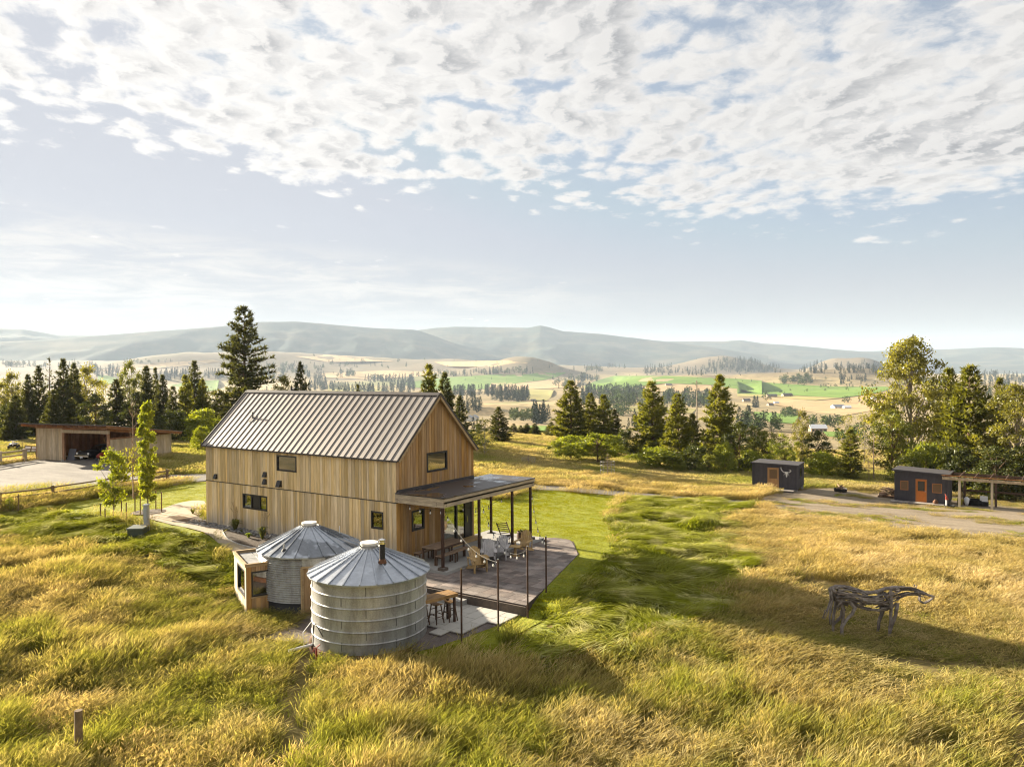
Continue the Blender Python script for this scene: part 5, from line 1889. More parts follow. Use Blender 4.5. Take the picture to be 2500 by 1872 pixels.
# ------------------------------------------------------------------ two dark sheds and the pole frame on the right
def shed(label, x0, y0, rz, w, d, hl, hr, door, windows, door_mat, deck, roof_over, side_win=None, zo=0.0):
    z0 = hz(x0, y0)+zo
    t = thing('shed', label, 'shed', (x0, y0, z0), rz)
    rr = random.Random(int(w*100))

    def top(x):
        return hl+(hr-hl)*x/w
    # front boards round the openings
    cuts = sorted({0.0, w, *[c for o in windows+[door] for c in o[:2]]})
    for a, b_ in zip(cuts[:-1], cuts[1:]):
        n = max(1, round((b_-a)/0.2))
        for k in range(n):
            c, e = a+(b_-a)*k/n+.003, a+(b_-a)*(k+1)/n-.003
            spans = [[.12, None]]
            for o in windows+[door]:
                if o[0]-1e-6 <= a and b_ <= o[1]+1e-6:
                    spans = [[.12, o[2]], [o[3], None]]
            for s in spans:
                if s[1] is not None and s[1]-s[0] < .05:
                    continue
                t0, t1 = (top(c), top(e)) if s[1] is None else (s[1], s[1])
                MB().extr([(c, 0, s[0]), (e, 0, s[0]), (e, 0, t1), (c, 0, t0)], (0, -rr.uniform(.016, .022), 0)).obj('board', shed_paint, t)
    # right side, back, left
    n = int(d/.22)
    for k in range(n):
        a, b_ = d*k/n+.003, d*(k+1)/n-.003
        MB().box(w, w+rr.uniform(.016, .022), a, b_, .12, top(w)-.05*(a/d)).obj('board', shed_paint, t)
    MB().box(.0, w-.002, .15, d, .1, min(hl, hr)-.06).obj('wall_core', sheath, t)
    MB().box(-.02, -.001, 0.0, d, .12, hl-.04).obj('left_wall', shed_paint, t)
    for (x, y) in ((.1, .2), (w-.1, .2), (.1, d-.2), (w-.1, d-.2)):
        MB().box(x-.09, x+.09, y-.09, y+.09, -.3, .099).obj('footing', concrete, t)
    # roof slab
    o = roof_over
    MB().extr([(-o, -o*.8, top(-o)+.01), (w+o*.6, -o*.8, top(w+o*.6)+.01), (w+o*.6, -o*.8, top(w+o*.6)+.10), (-o, -o*.8, top(-o)+.10)], (0, d+o*1.3, -.06)).obj('roof', M_roof_shed, t)
    MB().extr([(-o-.01, -o*.8-.02, top(-o)-.0), (w+o*.6+.01, -o*.8-.02, top(w+o*.6)), (w+o*.6+.01, -o*.8-.02, top(w+o*.6)+.12), (-o-.01, -o*.8-.02, top(-o)+.12)], (0, .018, 0)).obj('fascia_board', shed_paint, t)
    # corner trims
    for x in (0.0, w):
        MB().box(x-.05 if x else -.025, x+.025 if x else .05, -.045, -.023, .12, top(x)-.005).obj('corner_board', shed_paint, t)
    # door
    a, b_, c, e = door
    f = MB()
    f.box(a, a+.05, -.03, .05, c, e)
    f.box(b_-.05, b_, -.03, .05, c, e)
    f.box(a+.05, b_-.05, -.03, .05, e-.05, e)
    do = MB().box(a+.052, b_-.052, .0, .04, c, e-.052).obj('door', door_mat[0], t)
    f.obj('door_frame', door_mat[1], do)
    MB().box(a+.15, b_-.15, -.012, .001, c+(e-c)*.48, e-.16).obj('pane', screen_m if door_mat[2] else glass_dark, do)
    if door_mat[2]:
        MB().box(a+.14, b_-.14, -.014, .002, c+(e-c)*.42, c+(e-c)*.45).obj('door_rail', door_mat[1], do)
    MB().lathe([(.0, 0), (.03, .02), (.03, .05), (0, .06)], 10).obj('handle', chrome, do).matrix_local = Matrix.Translation((b_-.11, 0.0, c+(e-c)*.47)) @ Matrix.Rotation(rad(90), 4, 'X')
    for (a, b_, c, e) in windows:
        f = MB()
        f.box(a, b_, -.03, .04, c, c+.05)
        f.box(a, b_, -.03, .04, e-.05, e)
        f.box(a, a+.05, -.03, .04, c+.05, e-.05)
        f.box(b_-.05, b_, -.03, .04, c+.05, e-.05)
        fo = f.obj('window', door_mat[1], t)
        MB().box(a+.05, b_-.05, .0, .012, c+.05, e-.05).obj('pane', screen_m, fo)
    if side_win:
        a, b_, c, e = side_win
        f = MB()
        f.box(w+.02, w+.05, a, b_, c, c+.04)
        f.box(w+.02, w+.05, a, b_, e-.04, e)
        f.box(w+.02, w+.05, a, a+.04, c+.04, e-.04)
        f.box(w+.02, w+.05, b_-.04, b_, c+.04, e-.04)
        fo = f.obj('window', shed_paint, t)
        MB().box(w+.023, w+.035, a+.04, b_-.04, c+.04, e-.04).obj('pane', glass_dark, fo)
    # plank deck in front
    a, b_, dep, zz = deck
    n = int((b_-a)/.16)
    for k in range(n):
        MB().box(a+(b_-a)*k/n+.004, a+(b_-a)*(k+1)/n-.004, -dep, -.03, zz-.035, zz).obj('deck_plank', porch_wood, t)
    MB().box(a+.02, b_-.02, -dep+.02, -dep+.07, -.25, zz-.036).obj('deck_skirt', shed_paint, t)
    return t


M_roof_shed = M('shed_roof', (0.06, 0.055, 0.058), 0.7, fine=(10, .15))
screen_m = M('screen_mesh', (0.16, 0.10, 0.055), 0.85, fine=(18, .15))
glass_dark = M('dark_pane', (0.03, 0.03, 0.028), 0.06, spec=0.6)
natural_door = M('natural_door', (0.36, 0.20, 0.085), 0.7, fine=(12, .2, (1, 1, .15)))
orange_trim = M('orange_trim', (0.34, 0.15, 0.055), 0.7)
_p = GT(1946, 1202)
SH1 = (_p[0]-3.45*math.cos(rad(4)), _p[1]-3.45*math.sin(rad(4)))
sh1 = shed('small charcoal shed with a natural wood door and an antler skull', *SH1, rad(4.0), 3.45, 3.2, 2.06, 1.98, (1.18, 2.06, .12, 1.80), [], (natural_door, natural_door, True), (.55, 3.3, .85, .12), .12, (0.9, 2.0, .95, 1.75), zo=.08)
sh2 = shed('charcoal shed with an orange door between two small windows', 28.42, 39.85, rad(-1.0), 3.55, 3.0, 2.38, 2.24, (1.41, 2.18, .14, 1.86), [(.38, .93, .95, 1.66), (2.52, 3.16, .90, 1.60)], (orange_paint, orange_trim, False), (-.25, 3.63, .75, .14), .20)
# antler skull on the first shed
gx, gy = local(sh1, 2.66, -.03)
sk = thing('antler_skull', 'bleached skull with antlers hung on the wall of the small shed', 'skull', (gx, gy, sh1.location.z+1.40), rad(4))
bone = M('bone', (.70, .68, .64), .7)
MB().add([(-.10, 0, .12), (.10, 0, .12), (.11, -.08, .05), (-.11, -.08, .05), (-.07, 0, -.08), (.07, 0, -.08), (.05, -.08, -.1), (-.05, -.08, -.1), (-.03, 0, -.30), (.03, 0, -.30), (.025, -.05, -.3), (-.025, -.05, -.3)],
         ((0, 1, 2, 3), (0, 3, 7, 4), (1, 5, 6, 2), (3, 2, 6, 7), (4, 7, 11, 8), (5, 9, 10, 6), (7, 6, 10, 11), (8, 11, 10, 9), (0, 4, 5, 1), (4, 8, 9, 5))).obj('skull', bone, sk)
MB().tube([(-.08, -.04, .08), (-.25, -.08, .12), (-.38, -.10, .28), (-.42, -.08, .50)], [.03, .028, .024, .012], 6).obj('antler', bone, sk)
MB().tube([(.08, -.04, .08), (.22, -.10, .10), (.34, -.12, .20), (.30, -.10, .30), (.18, -.1, .32)], [.03, .028, .024, .02, .012], 6).obj('antler', bone, sk)
for s_, x, z in ((-1, -.30, .17), (-1, -.40, .34), (1, .30, .15), (-1, -.12, -.02), (1, .12, -.02)):
    MB().tube([(x, -.09, z), (x+s_*.10, -.12, z+(.10 if z > 0 else -.16))], [.018, .006], 5).obj('tine', bone, sk)
# meter on the shed, firewood, fire pit, odds and ends
wp0 = GT(2170, 1208)
fw = thing('firewood_pile', 'stack of split firewood against the left side of the shed with the orange door', 'firewood', (28.0, 41.2, hz(28, 41.2)), rad(-9))
rr = random.Random(8)
for lay in range(8):
    for k in range(4-lay//3):
        x = -.62+k*.34+rr.uniform(-.08, .08)+lay*.03
        z = .07+lay*.105
        a = rr.uniform(-.5, .5)
        MB().tube([(x-.28*math.cos(a), -.28*math.sin(a)+rr.uniform(-.3, .3), z), (x+.28*math.cos(a), .28*math.sin(a), z+rr.uniform(-.02, .02))], rr.uniform(.05, .075), 5).obj('log', rr.choice([dark_wood, fence_wood, table_wood]), fw)
fp_ = GT(2052, 1201)
fp2 = thing('fire_pit', 'low black iron fire pit holding charred logs on the dirt yard', 'fire pit', (fp_[0], fp_[1], hz(fp_[0], fp_[1])))
MB().lathe([(.0, .05), (.42, .05), (.50, .30), (.53, .30), (.46, 0), (0, 0)], 14).obj('bowl', black_iron, fp2)
for k in range(5):
    a = k*1.3
    MB().tube([(.38*math.cos(a), .38*math.sin(a), .26), (-.3*math.cos(a+.5), -.3*math.sin(a+.5), .36+.06*k)], .055, 6).obj('log', [table_wood, dark_wood][k % 2], fp2)
gx, gy = local(sh2, 2.78, -.30)
dg = thing('clay_jar', 'small rounded brown clay jar on the deck right of the orange door', 'jar', (gx, gy, sh2.location.z+.14))
MB().lathe([(0, 0), (.13, 0), (.19, .10), (.17, .20), (.10, .25), (.12, .28), (.09, .28), (.08, .24), (0, .2)], 14).obj('jar', rust, dg, smooth=True)
MB().lathe([(.0, .28), (.10, .285), (.09, .31), (0, .33)], 12).obj('lid', dark_wood, dg)
# pole frame
x0, y0 = 32.73, 39.4
pg = thing('pole_frame', 'open frame of pale posts with long beams beside the shed, running out of the picture', 'pole frame', (x0, y0, hz(x0, y0)), rad(-3))
for x in (0, 2.02, 4.04, 6.06):
    for y in (0, 3.0):
        m_ = cedar if y == 0 else dark_wood
        zz = hz(x0+x, y0+y)-hz(x0, y0)
        MB().box(x-.075, x+.075, y-.075, y+.075, zz-.3, 2.02).obj('post', m_, pg)
MB().box(-1.1, 7.0, -.10, -.04+.02, 2.021, 2.22).obj('beam', barn_grey, pg)
MB().box(-1.1, 7.0, 2.94, 3.02, 2.021, 2.22).obj('beam', dark_wood, pg)
for k in range(9):
    MB().box(-1.0+k*.95, -1.0+k*.95+.045, -.35, 3.3, 2.221, 2.33).obj('rafter', dark_wood, pg)
MB().bar((-1.1, -.36, 2.36), (7.0, -.36, 2.36), .05, .05).obj('purlin', barn_red, pg)
MB().bar((-.0, 3.12, .92), (7.0, 3.12, .92), .05, .14).obj('rail', dark_wood, pg)


def at_px(u, v):
    p = GT(u, v)
    return (p[0], p[1], hz(p[0], p[1]))


pu = thing('hand_pump', 'red topped standpipe on a white post at the corner of the orange door shed', 'pump', at_px(2310.5, 1240))
MB().tube([(0, 0, 0), (0, 0, .62)], .05, 8).obj('post', plastic_white, pu)
MB().tube([(0, 0, .60), (0, 0, .86)], .07, 8).obj('head', red_paint, pu)
MB().tube([(0, 0, .70), (.14, -.06, .66)], .035, 6).obj('spout', red_paint, pu)
MB().bar((0, 0, .86), (-.10, .1, 1.02), .035).obj('handle', red_paint, pu)
tb1 = thing('tub', 'low black tub at the foot of the red pump', 'tub', at_px(2318, 1240.5))
MB().lathe([(0, .02), (.28, .02), (.33, .22), (.36, .22), (.30, 0), (0, 0)], 16).obj('shell', rubber, tb1)
MB().lathe([(.34, .205), (.375, .21), (.375, .235), (.34, .24)], 16).obj('rim', rubber, tb1)
tk = thing('tool_bundle', 'dark bundle of long garden tools leaning on the first pale post', 'tools', at_px(2352, 1234))
for k in range(5):
    a = -.25+k*.12
    MB().tube([(a*.9, .1, 0), (-.2+a*.2, -.05, 1.25+.08*k)], .022, 5).obj('tool_handle', [dark_wood, black_iron, table_wood][k % 3], tk)
MB().lathe([(0, 0), (.16, 0), (.19, .45), (.15, .5), (0, .5)], 10, cx=-.22, cy=-.05).obj('yellow_sack', M('yellow_sack', (.30, .25, .05), .8), tk)
wb = thing('white_sack', 'crumpled white sack slung beside the tools under the pole frame', 'sack', at_px(2360, 1235))
MB().lathe([(0, .02), (.08, .03), (.15, .25), (.19, .55), (.14, .62), (0, .60)], 9).obj('bag', plastic_white, wb, smooth=True)
MB().lathe([(.05, .60), (.10, .68), (.02, .66)], 8).obj('neck', plastic_white, wb)
tb2 = thing('tub', 'wide black stock tub under the pole frame between sack and bin', 'tub', at_px(2378.5, 1234.5))
MB().lathe([(0, .02), (.42, .02), (.52, .46), (.56, .46), (.46, 0), (0, 0)], 18).obj('shell', rubber, tb2)
MB().lathe([(.53, .44), (.585, .45), (.585, .48), (.53, .485)], 18).obj('rim', rubber, tb2)
bn = thing('feed_bin', 'dark bin with a raised white lid under the pole frame', 'bin', at_px(2403, 1237), rad(-5))
MB().box(-.25, .25, -.25, .25, 0, .42).obj('body', rubber, bn)
MB().box(-.25, .25, -.26, -.20, .43, .84).obj('lid', plastic_white, bn)
MB().bar((-.2, .2, .42), (.2, .2, .42), .04).obj('hinge', black_iron, bn)
# utility pole down the slope and the odd rail post
ux_, uy_ = polar_of(1701, 135)
up2 = thing('utility_pole', 'bare wooden utility pole among trees down the slope', 'pole', (ux_, uy_, hz(ux_, uy_)))
MB().tube([(0, 0, -.5), (0, 0, 11.2)], [.16, .11], 8).obj('pole', bark_pale, up2)
MB().bar((-.9, 0, 10.7), (.9, 0, 10.7), .10).obj('crossarm', fence_wood, up2)
for x in (-.8, -.3, .3, .8):
    MB().lathe([(.04, 10.76), (.05, 10.85), (0, 10.9)], 6, cx=x).obj('insulator', bulb_white, up2)

# ------------------------------------------------------------------ driftwood horse
hx, hy = 32.62, 2.42
hg = hz(hx, hy)
horse = thing('horse_sculpture', 'life size horse sculpture woven from grey driftwood standing in the dry field', 'sculpture', (hx, hy, hg-.05), math.atan2(RH[1], RH[0]))


def hp_(cx, cy, y=0.0):
    return Vector(((cx-850)/292.0, y, (822-cy)/292.0))


rr = random.Random(77)


def stick(pts, r0, r1, jit=.02, n=6):
    P = [p+Vector((rr.uniform(-jit, jit), rr.uniform(-jit, jit), rr.uniform(-jit, jit))) for p in pts]
    # subdivide with a crooked middle
    Q = [P[0]]
    for a, b_ in zip(P[:-1], P[1:]):
        m_ = (a+b_)/2+Vector((rr.uniform(-jit, jit), rr.uniform(-jit, jit), rr.uniform(-jit, jit)))*1.2
        Q += [m_, b_]
    k = len(Q)
    R_ = [1.25*(r0+(r1-r0)*i/(k-1)) for i in range(k)]
    R_[0] *= .7
    MB().tube(Q, R_, n).obj('branch', drift, horse, smooth=True)


TOP = [(395, 372), (450, 332), (530, 334), (640, 362), (740, 402), (850, 384), (930, 355), (1040, 346)]
BOT = [(420, 470), (470, 500), (560, 500), (650, 525), (740, 560), (860, 575), (940, 560), (1015, 500)]


def lerp(L, s):
    s = max(0, min(1, s))*(len(L)-1)
    i = min(int(s), len(L)-2)
    t = s-i
    return (L[i][0]*(1-t)+L[i+1][0]*t, L[i][1]*(1-t)+L[i+1][1]*t)


def body(s, a):
    t, b_ = lerp(TOP, s), lerp(BOT, s)
    k = .5-.5*math.cos(a)          # 0 top, 1 bottom
    wdt = .27*(1-.35*abs(s-.15))*(.75+.25*abs(math.cos(3.14*(s-.1))))
    return hp_(t[0]*(1-k)+b_[0]*k, t[1]*(1-k)+b_[1]*k, math.sin(a)*wdt)


for i in range(78):
    s0 = rr.uniform(-.02, .75)
    ln = rr.uniform(.22, .5)
    a0 = rr.uniform(-3.0, 3.0)
    a1 = a0+rr.uniform(-.7, .7)
    n = 5
    stick([body(s0+ln*k/(n-1), a0+(a1-a0)*k/(n-1)) for k in range(n)], rr.uniform(.018, .034), rr.uniform(.010, .018), .016)
for y in (-.05, .0, .05):
    stick([hp_(c[0], c[1]+abs(y)*60, y) for c in TOP[:5]], .034, .022, .012)
    stick([hp_(c[0], c[1]+abs(y)*60, y) for c in TOP[3:]], .026, .030, .012)
stick([hp_(*c) for c in BOT[2:7]], .03, .026, .012)
# neck and head
NT_, NB_ = [(900, 372), (1040, 344), (1190, 350), (1265, 380), (1335, 412), (1384, 437)], [(960, 520), (1040, 462), (1110, 424), (1190, 424), (1250, 436), (1320, 470)]
for i in range(26):
    s0, ln = rr.uniform(0, .5), rr.uniform(.3, .55)
    k = rr.random()
    wy = .13*math.sin(3.14*k)*rr.choice((-1, 1))
    P = []
    for j in range(5):
        s = s0+ln*j/4
        t, b_ = lerp(NT_, s), lerp(NB_, s)
        P.append(hp_(t[0]*(1-k)+b_[0]*k, t[1]*(1-k)+b_[1]*k, wy*(1.3-s)))
    stick(P, rr.uniform(.02, .032), rr.uniform(.010, .018), .012)
for y in (-.05, .05):
    stick([hp_(1240, 392, y), hp_(1300, 415, y), hp_(1350, 432, y), hp_(1386, 440, y*.4)], .035, .022, .006)
    stick([hp_(1248, 440, y), hp_(1250, 480, y), hp_(1285, 505, y*.7), hp_(1335, 485, y*.5), hp_(1382, 452, y*.3)], .024, .020, .006)
    stick([hp_(1200, 352, y), hp_(1215, 325, y*1.3)], .022, .008, .004)
# legs: bundles of three crooked branches each
LEGS = [(-.15, [(470, 350), (455, 450), (500, 545), (492, 640), (480, 720), (486, 822)]), (-.17, [(545, 390), (562, 480), (604, 530), (580, 590), (515, 660), (484, 722), (486, 820)]),
        (.13, [(440, 400), (462, 480), (452, 580), (437, 680), (432, 822)]), (.15, [(500, 480), (535, 560), (520, 640), (440, 720), (434, 815)]),
        (-.14, [(955, 370), (962, 520), (952, 620), (942, 720), (932, 822)]), (-.16, [(1015, 490), (992, 600), (962, 700), (936, 815)]),
        (.14, [(880, 470), (902, 560), (900, 620), (876, 690), (866, 822)]), (.16, [(940, 500), (920, 600), (885, 690), (868, 815)])]
for y, L in LEGS:
    stick([hp_(*c, y) for c in L], .052, .030, .010, 7)
    stick([hp_(c[0]+rr.uniform(-14, 14), c[1], y+rr.uniform(-.05, .05)) for c in L], .032, .020, .018)
# rump and shoulder knots, tail
for i in range(12):
    y = rr.uniform(-.2, .2)
    stick([hp_(rr.uniform(395, 470), rr.uniform(350, 390), y), hp_(rr.uniform(430, 540), rr.uniform(420, 470), y*1.2), hp_(rr.uniform(440, 560), rr.uniform(480, 560), y)], .034, .02, .02)
for i in range(9):
    y = rr.uniform(-.2, .2)
    stick([hp_(rr.uniform(880, 1000), rr.uniform(370, 420), y), hp_(rr.uniform(860, 960), rr.uniform(470, 500), y*1.2), hp_(rr.uniform(900, 1010), rr.uniform(520, 570), y)], .034, .02, .02)
for y in (-.04, .03, .08):
    stick([hp_(402, 375, y), hp_(402, 470, y), hp_(378, 540, y), hp_(350, 585, y), hp_(320, 648, y)], .028, .008, .02)
    stick([hp_(415, 400, y), hp_(408, 500, y), hp_(398, 580, y), hp_(384, 640, y), hp_(392, 700, y)], .026, .008, .02)

# ------------------------------------------------------------------ trees
needle_dark = leaf_mat('needle_dark', (0.052, 0.060, 0.018), (0.100, 0.100, 0.028), tcol=(1.4, 1.35, 0.6), tr=0.40, scale=0.8, rnd=0.18)
needle_green = leaf_mat('needle_green', (0.105, 0.118, 0.018), (0.175, 0.172, 0.032), tcol=(1.5, 1.4, 0.5), tr=0.45, scale=0.8, rnd=0.15)
leaf_mid = leaf_mat('leaf_mid', (0.10, 0.12, 0.02), (0.17, 0.175, 0.032), tcol=(1.6, 1.5, 0.5), tr=0.42, scale=1.0, rnd=0.15)
leaf_bright = leaf_mat('leaf_bright', (0.14, 0.17, 0.018), (0.21, 0.23, 0.030), tcol=(1.7, 1.6, 0.45), tr=0.48, scale=1.0, rnd=0.12)
leaf_olive = leaf_mat('leaf_olive', (0.14, 0.14, 0.03), (0.225, 0.21, 0.05), tcol=(1.6, 1.5, 0.5), tr=0.45, scale=1.0, rnd=0.12)
leaf_dark = leaf_mat('leaf_dark', (0.045, 0.056, 0.014), (0.085, 0.092, 0.022), tcol=(1.4, 1.4, 0.5), tr=0.30, scale=1.0, rnd=0.15)
twig_m = M('dry_twig', (0.22, 0.15, 0.10), 0.9, col2=(0.32, 0.24, 0.17), scale=4)


def np_mesh(name, V, F, mat):
    """F: list of (k, 3 or 4) index arrays"""
    me = bpy.data.meshes.new(name)
    loops, starts, n = [], [], 0
    for f in F:
        starts.append(np.arange(len(f))*f.shape[1]+n)
        loops.append(f.ravel())
        n += f.size
    loops, starts = np.concatenate(loops), np.concatenate(starts)
    me.vertices.add(len(V))
    me.vertices.foreach_set('co', np.asarray(V, np.float32).ravel())
    me.loops.add(len(loops))
    me.loops.foreach_set('vertex_index', loops.astype(np.int32))
    me.polygons.add(len(starts))
    me.polygons.foreach_set('loop_start', starts.astype(np.int32))
    me.materials.append(mat)
    me.update(calc_edges=True)
    me.validate()
    return me


def unit(v):
    return v/np.maximum(np.linalg.norm(v, axis=-1, keepdims=True), 1e-9)


def tufts(centers, dirs, size, n, rs, spread=0.9, width=0.16):
    """sprays of narrow triangles standing on each centre"""
    c = np.repeat(centers, n, 0)
    d = unit(np.repeat(dirs, n, 0)+rs.normal(0, spread, (len(c), 3)))
    s = np.repeat(np.broadcast_to(size, len(centers)), n)*rs.uniform(.65, 1.15, len(c))
    w = unit(np.cross(d, rs.normal(0, 1, (len(c), 3))))*(s*width)[:, None]
    tip = c+d*s[:, None]
    base = c-d*(s*.12)[:, None]
    V = np.stack([base-w, base+w, tip], 1).reshape(-1, 3)
    return V, np.arange(len(V)).reshape(-1, 3)


def leaves(centers, size, rs, up=0.35, asp=0.62):
    """one diamond leaf at each centre"""
    n = len(centers)
    nr = unit(rs.normal(0, 1, (n, 3))+np.array([0, 0, up]))
    a = unit(np.cross(nr, rs.normal(0, 1, (n, 3))))
    b = np.cross(nr, a)
    s = (size*rs.uniform(.6, 1.3, n))[:, None]
    V = np.stack([centers-a*s, centers+b*s*asp, centers+a*s, centers-b*s*asp], 1).reshape(-1, 3)
    return V, np.arange(4*n).reshape(-1, 4)


def conifer(seed, width=0.36, base=0.10, whorls=24, per=6, tip=1.0, dens=1.0, size=0.55, open_=0.0, rnd=0.25, shape=0.85, n=9, droop=0.15):
    """10 m tall; returns crown and trunk meshes"""
    rs = np.random.RandomState(seed)
    cen, dr, sz = [], [], []
    limbs = MB()
    limbs.tube([(0, 0, -.6), (0.03, 0.02, 3), (-.02, .03, 6.5), (0, 0, 9.7)], [.17, .13, .075, .015], 7)
    R = width*10/2
    for k in range(whorls):
        t = base+(1-base)*(k+rs.uniform(0, .6))/whorls
        z = 10*t
        q = (t-base)/(1-base)
        prof = (1-q)**shape*(0.55+0.45*min(1, q/.16)) + .05
        for j in range(per):
            if rs.rand() < open_:
                continue
            a = rs.uniform(0, 2*math.pi)
            L = R*prof*rs.uniform(1-rnd*1.6, 1+rnd)
            if L < .12:
                L = .12
            rise = (.15+.75*q)*L-droop*L
            m = max(1, int(L*2.6*dens))
            e = np.array([math.cos(a)*L, math.sin(a)*L, rise])
            if L > .5:
                limbs.tube([(0, 0, z), (e[0]*.5, e[1]*.5, z+rise*.35), (e[0]*.95, e[1]*.95, z+rise*.9)], [.045*(1-q)+.012, .03*(1-q)+.008, .006], 4, caps=False)
            for i in range(m):
                f = 1-.72*(i+rs.rand()*.6)/m
                p = e*f+np.array([0, 0, z-(1-f)*rise*.15])
                side = np.array([-math.sin(a), math.cos(a), 0])*rs.normal(0, .24*L*(1.1-f)+.06)
                cen.append(p+side)
                dr.append(np.array([math.cos(a)*.7, math.sin(a)*.7, .45+.4*q]))
                sz.append(size*(.75+.35*(1-q)))
    for i in range(5):
        cen.append(np.array([rs.normal(0, .03), rs.normal(0, .03), 9.3+.14*i]))
        dr.append(np.array([0, 0, 1.0]))
        sz.append(size*.75)
    V, F = tufts(np.array(cen), np.array(dr), np.array(sz), n, rs)
    return V, F, limbs


def broadleaf(seed, w=6.0, z0=1.8, nclump=42, per=95, leaf=0.15, clump=0.85, shape='round', limb=True, lean=0.0, trunk_r=.16, gaps=0.0, multi=1):
    rs = np.random.RandomState(seed)
    limbs = MB()
    C_ = []
    tries = 0
    while len(C_) < nclump and tries < 9000:
        tries += 1
        p = rs.uniform(-1, 1, 3)
        if shape == 'round':
            r = math.sqrt(p[0]**2+p[1]**2+p[2]**2)
            if r > 1 or r < .25:
                continue
            q = np.array([p[0]*w/2, p[1]*w/2, (z0+10)/2+p[2]*(10-z0)/2])
        elif shape == 'egg':
            t = (p[2]+1)/2
            rr_ = math.sin(math.pi*min(1, t*.92+.06))**.65
            if math.hypot(p[0], p[1]) > 1 or (math.hypot(p[0], p[1]) < .2 and t < .8):
                continue
            q = np.array([p[0]*w/2*rr_, p[1]*w/2*rr_, z0+t*(10-z0)])
        elif shape == 'column':
            t = (p[2]+1)/2
            rr_ = (.35+.65*math.sin(math.pi*min(1, t*.85+.12))**.6)
            if math.hypot(p[0], p[1]) > 1:
                continue
            q = np.array([p[0]*w/2*rr_, p[1]*w/2*rr_, z0+t*(10-z0)])
        else:                                   # bush, from the ground up
            t = (p[2]+1)/2
            rr_ = math.sqrt(max(0, 1-t*t*.9))
            if math.hypot(p[0], p[1]) > 1:
                continue
            q = np.array([p[0]*w/2*rr_, p[1]*w/2*rr_, z0+t*(10-z0)])
        if C_ and min(np.linalg.norm(q-c) for c in C_) < clump*.55:
            continue
        C_.append(q)
    C_ = np.array(C_)
    for s in range(multi):
        bx, by = (0, 0) if multi == 1 else (rs.uniform(-.5, .5), rs.uniform(-.5, .5))
        tx, ty = rs.normal(0, .25)+lean+bx*3, rs.normal(0, .25)+by*3
        limbs.tube([(bx, by, -.6), (bx*1.2+tx*.25, by*1.2+ty*.25, 3), (bx+tx*.6, by+ty*.6, 6), (bx+tx, by+ty, 8.6)], [trunk_r, trunk_r*.75, trunk_r*.45, .02], 7)
    if limb:
        for c in C_[::2]:
            zb = max(1.0, c[2]-rs.uniform(1.0, 3.0)-.3*math.hypot(c[0], c[1]))
            limbs.tube([(0, 0, zb), (c[0]*.5, c[1]*.5, (zb+c[2])/2+.15), tuple(c)], [.06, .04, .012], 4, caps=False)
    cl = np.repeat(C_, per, 0)
    sg = clump*.42*rs.uniform(.75, 1.25, len(C_))
    cl = cl+rs.normal(0, 1, cl.shape)*np.repeat(sg, per)[:, None]*np.array([1, 1, .72])
    cl[:, 2] = np.maximum(cl[:, 2], .12)
    V, F = leaves(cl, leaf, rs)
    return V, F, limbs


PROTO = {}


def proto(key, builder, crown_mat, trunk_mat):
    V, F, limbs = builder
    crown = np_mesh(key+'_crown', V, [F], crown_mat)
    trunk = limbs.mesh(key+'_trunk', trunk_mat, recalc=False)
    w = np.percentile(np.hypot(V[:, 0], V[:, 1]), 97)*2
    PROTO[key] = (crown, trunk, w, np.percentile(V[:, 2], 99.8))


proto('pineA', conifer(1, .48, .06, 30, 9, dens=1.3, n=11), needle_green, bark)
proto('pineB', conifer(2, .46, .08, 30, 8, open_=.08, rnd=.35, dens=1.3, n=11), needle_green, bark)
proto('pineC', conifer(3, .42, .04, 30, 9, shape=.75, dens=1.3, n=11), needle_green, bark)
proto('firA', conifer(4, .40, .03, 32, 9, dens=1.3, size=.55, n=11), needle_dark, bark)
proto('firB', conifer(5, .46, .05, 30, 8, open_=.08, rnd=.4, dens=1.25, n=11), needle_dark, bark)
proto('firC', conifer(6, .32, .04, 30, 8, size=.5, dens=1.3, n=10), needle_dark, bark)
proto('giant', conifer(7, .44, .04, 44, 7, open_=.16, rnd=.42, shape=.62, size=.40, dens=1.7, n=10, droop=.3), needle_dark, bark)
proto('snag', conifer(8, .30, .30, 18, 4, open_=.3, rnd=.4, size=.42), needle_dark, bark)
proto('round', broadleaf(11, 7.0, 1.6, 60, 90), leaf_mid, bark)
proto('roundB', broadleaf(12, 8.0, 1.2, 62, 95), leaf_bright, bark)
proto('orchard', broadleaf(13, 9.5, 1.8, 70, 120, leaf=.20, clump=1.0), leaf_bright, bark)
proto('egg', broadleaf(14, 5.5, 1.0, 60, 90, shape='egg'), leaf_olive, bark_pale)
proto('eggdark', broadleaf(15, 7.0, .6, 64, 110, shape='egg'), leaf_dark, bark)
proto('cottonwood', broadleaf(16, 6.6, 1.0, 150, 130, leaf=.105, clump=.68, shape='egg', trunk_r=.14), leaf_olive, bark_pale)
proto('column', broadleaf(17, 2.1, 1.3, 130, 90, leaf=.115, clump=.38, shape='column', limb=False, trunk_r=.10), leaf_bright, bark_pale)
proto('sapling', broadleaf(18, 5.0, 2.6, 34, 75, leaf=.22, clump=.85, shape='egg', trunk_r=.10), leaf_bright, bark_pale)
proto('bush', broadleaf(19, 13.0, .3, 60, 95, leaf=.30, clump=1.7, shape='bush', limb=False, multi=4), leaf_mid, bark)
proto('bushB', broadleaf(20, 13.0, .3, 60, 95, leaf=.30, clump=1.7, shape='bush', limb=False, multi=4), leaf_bright, bark)
proto('bushdark', broadleaf(21, 12.0, .3, 56, 95, leaf=.30, clump=1.7, shape='bush', limb=False, multi=4), leaf_dark, bark)
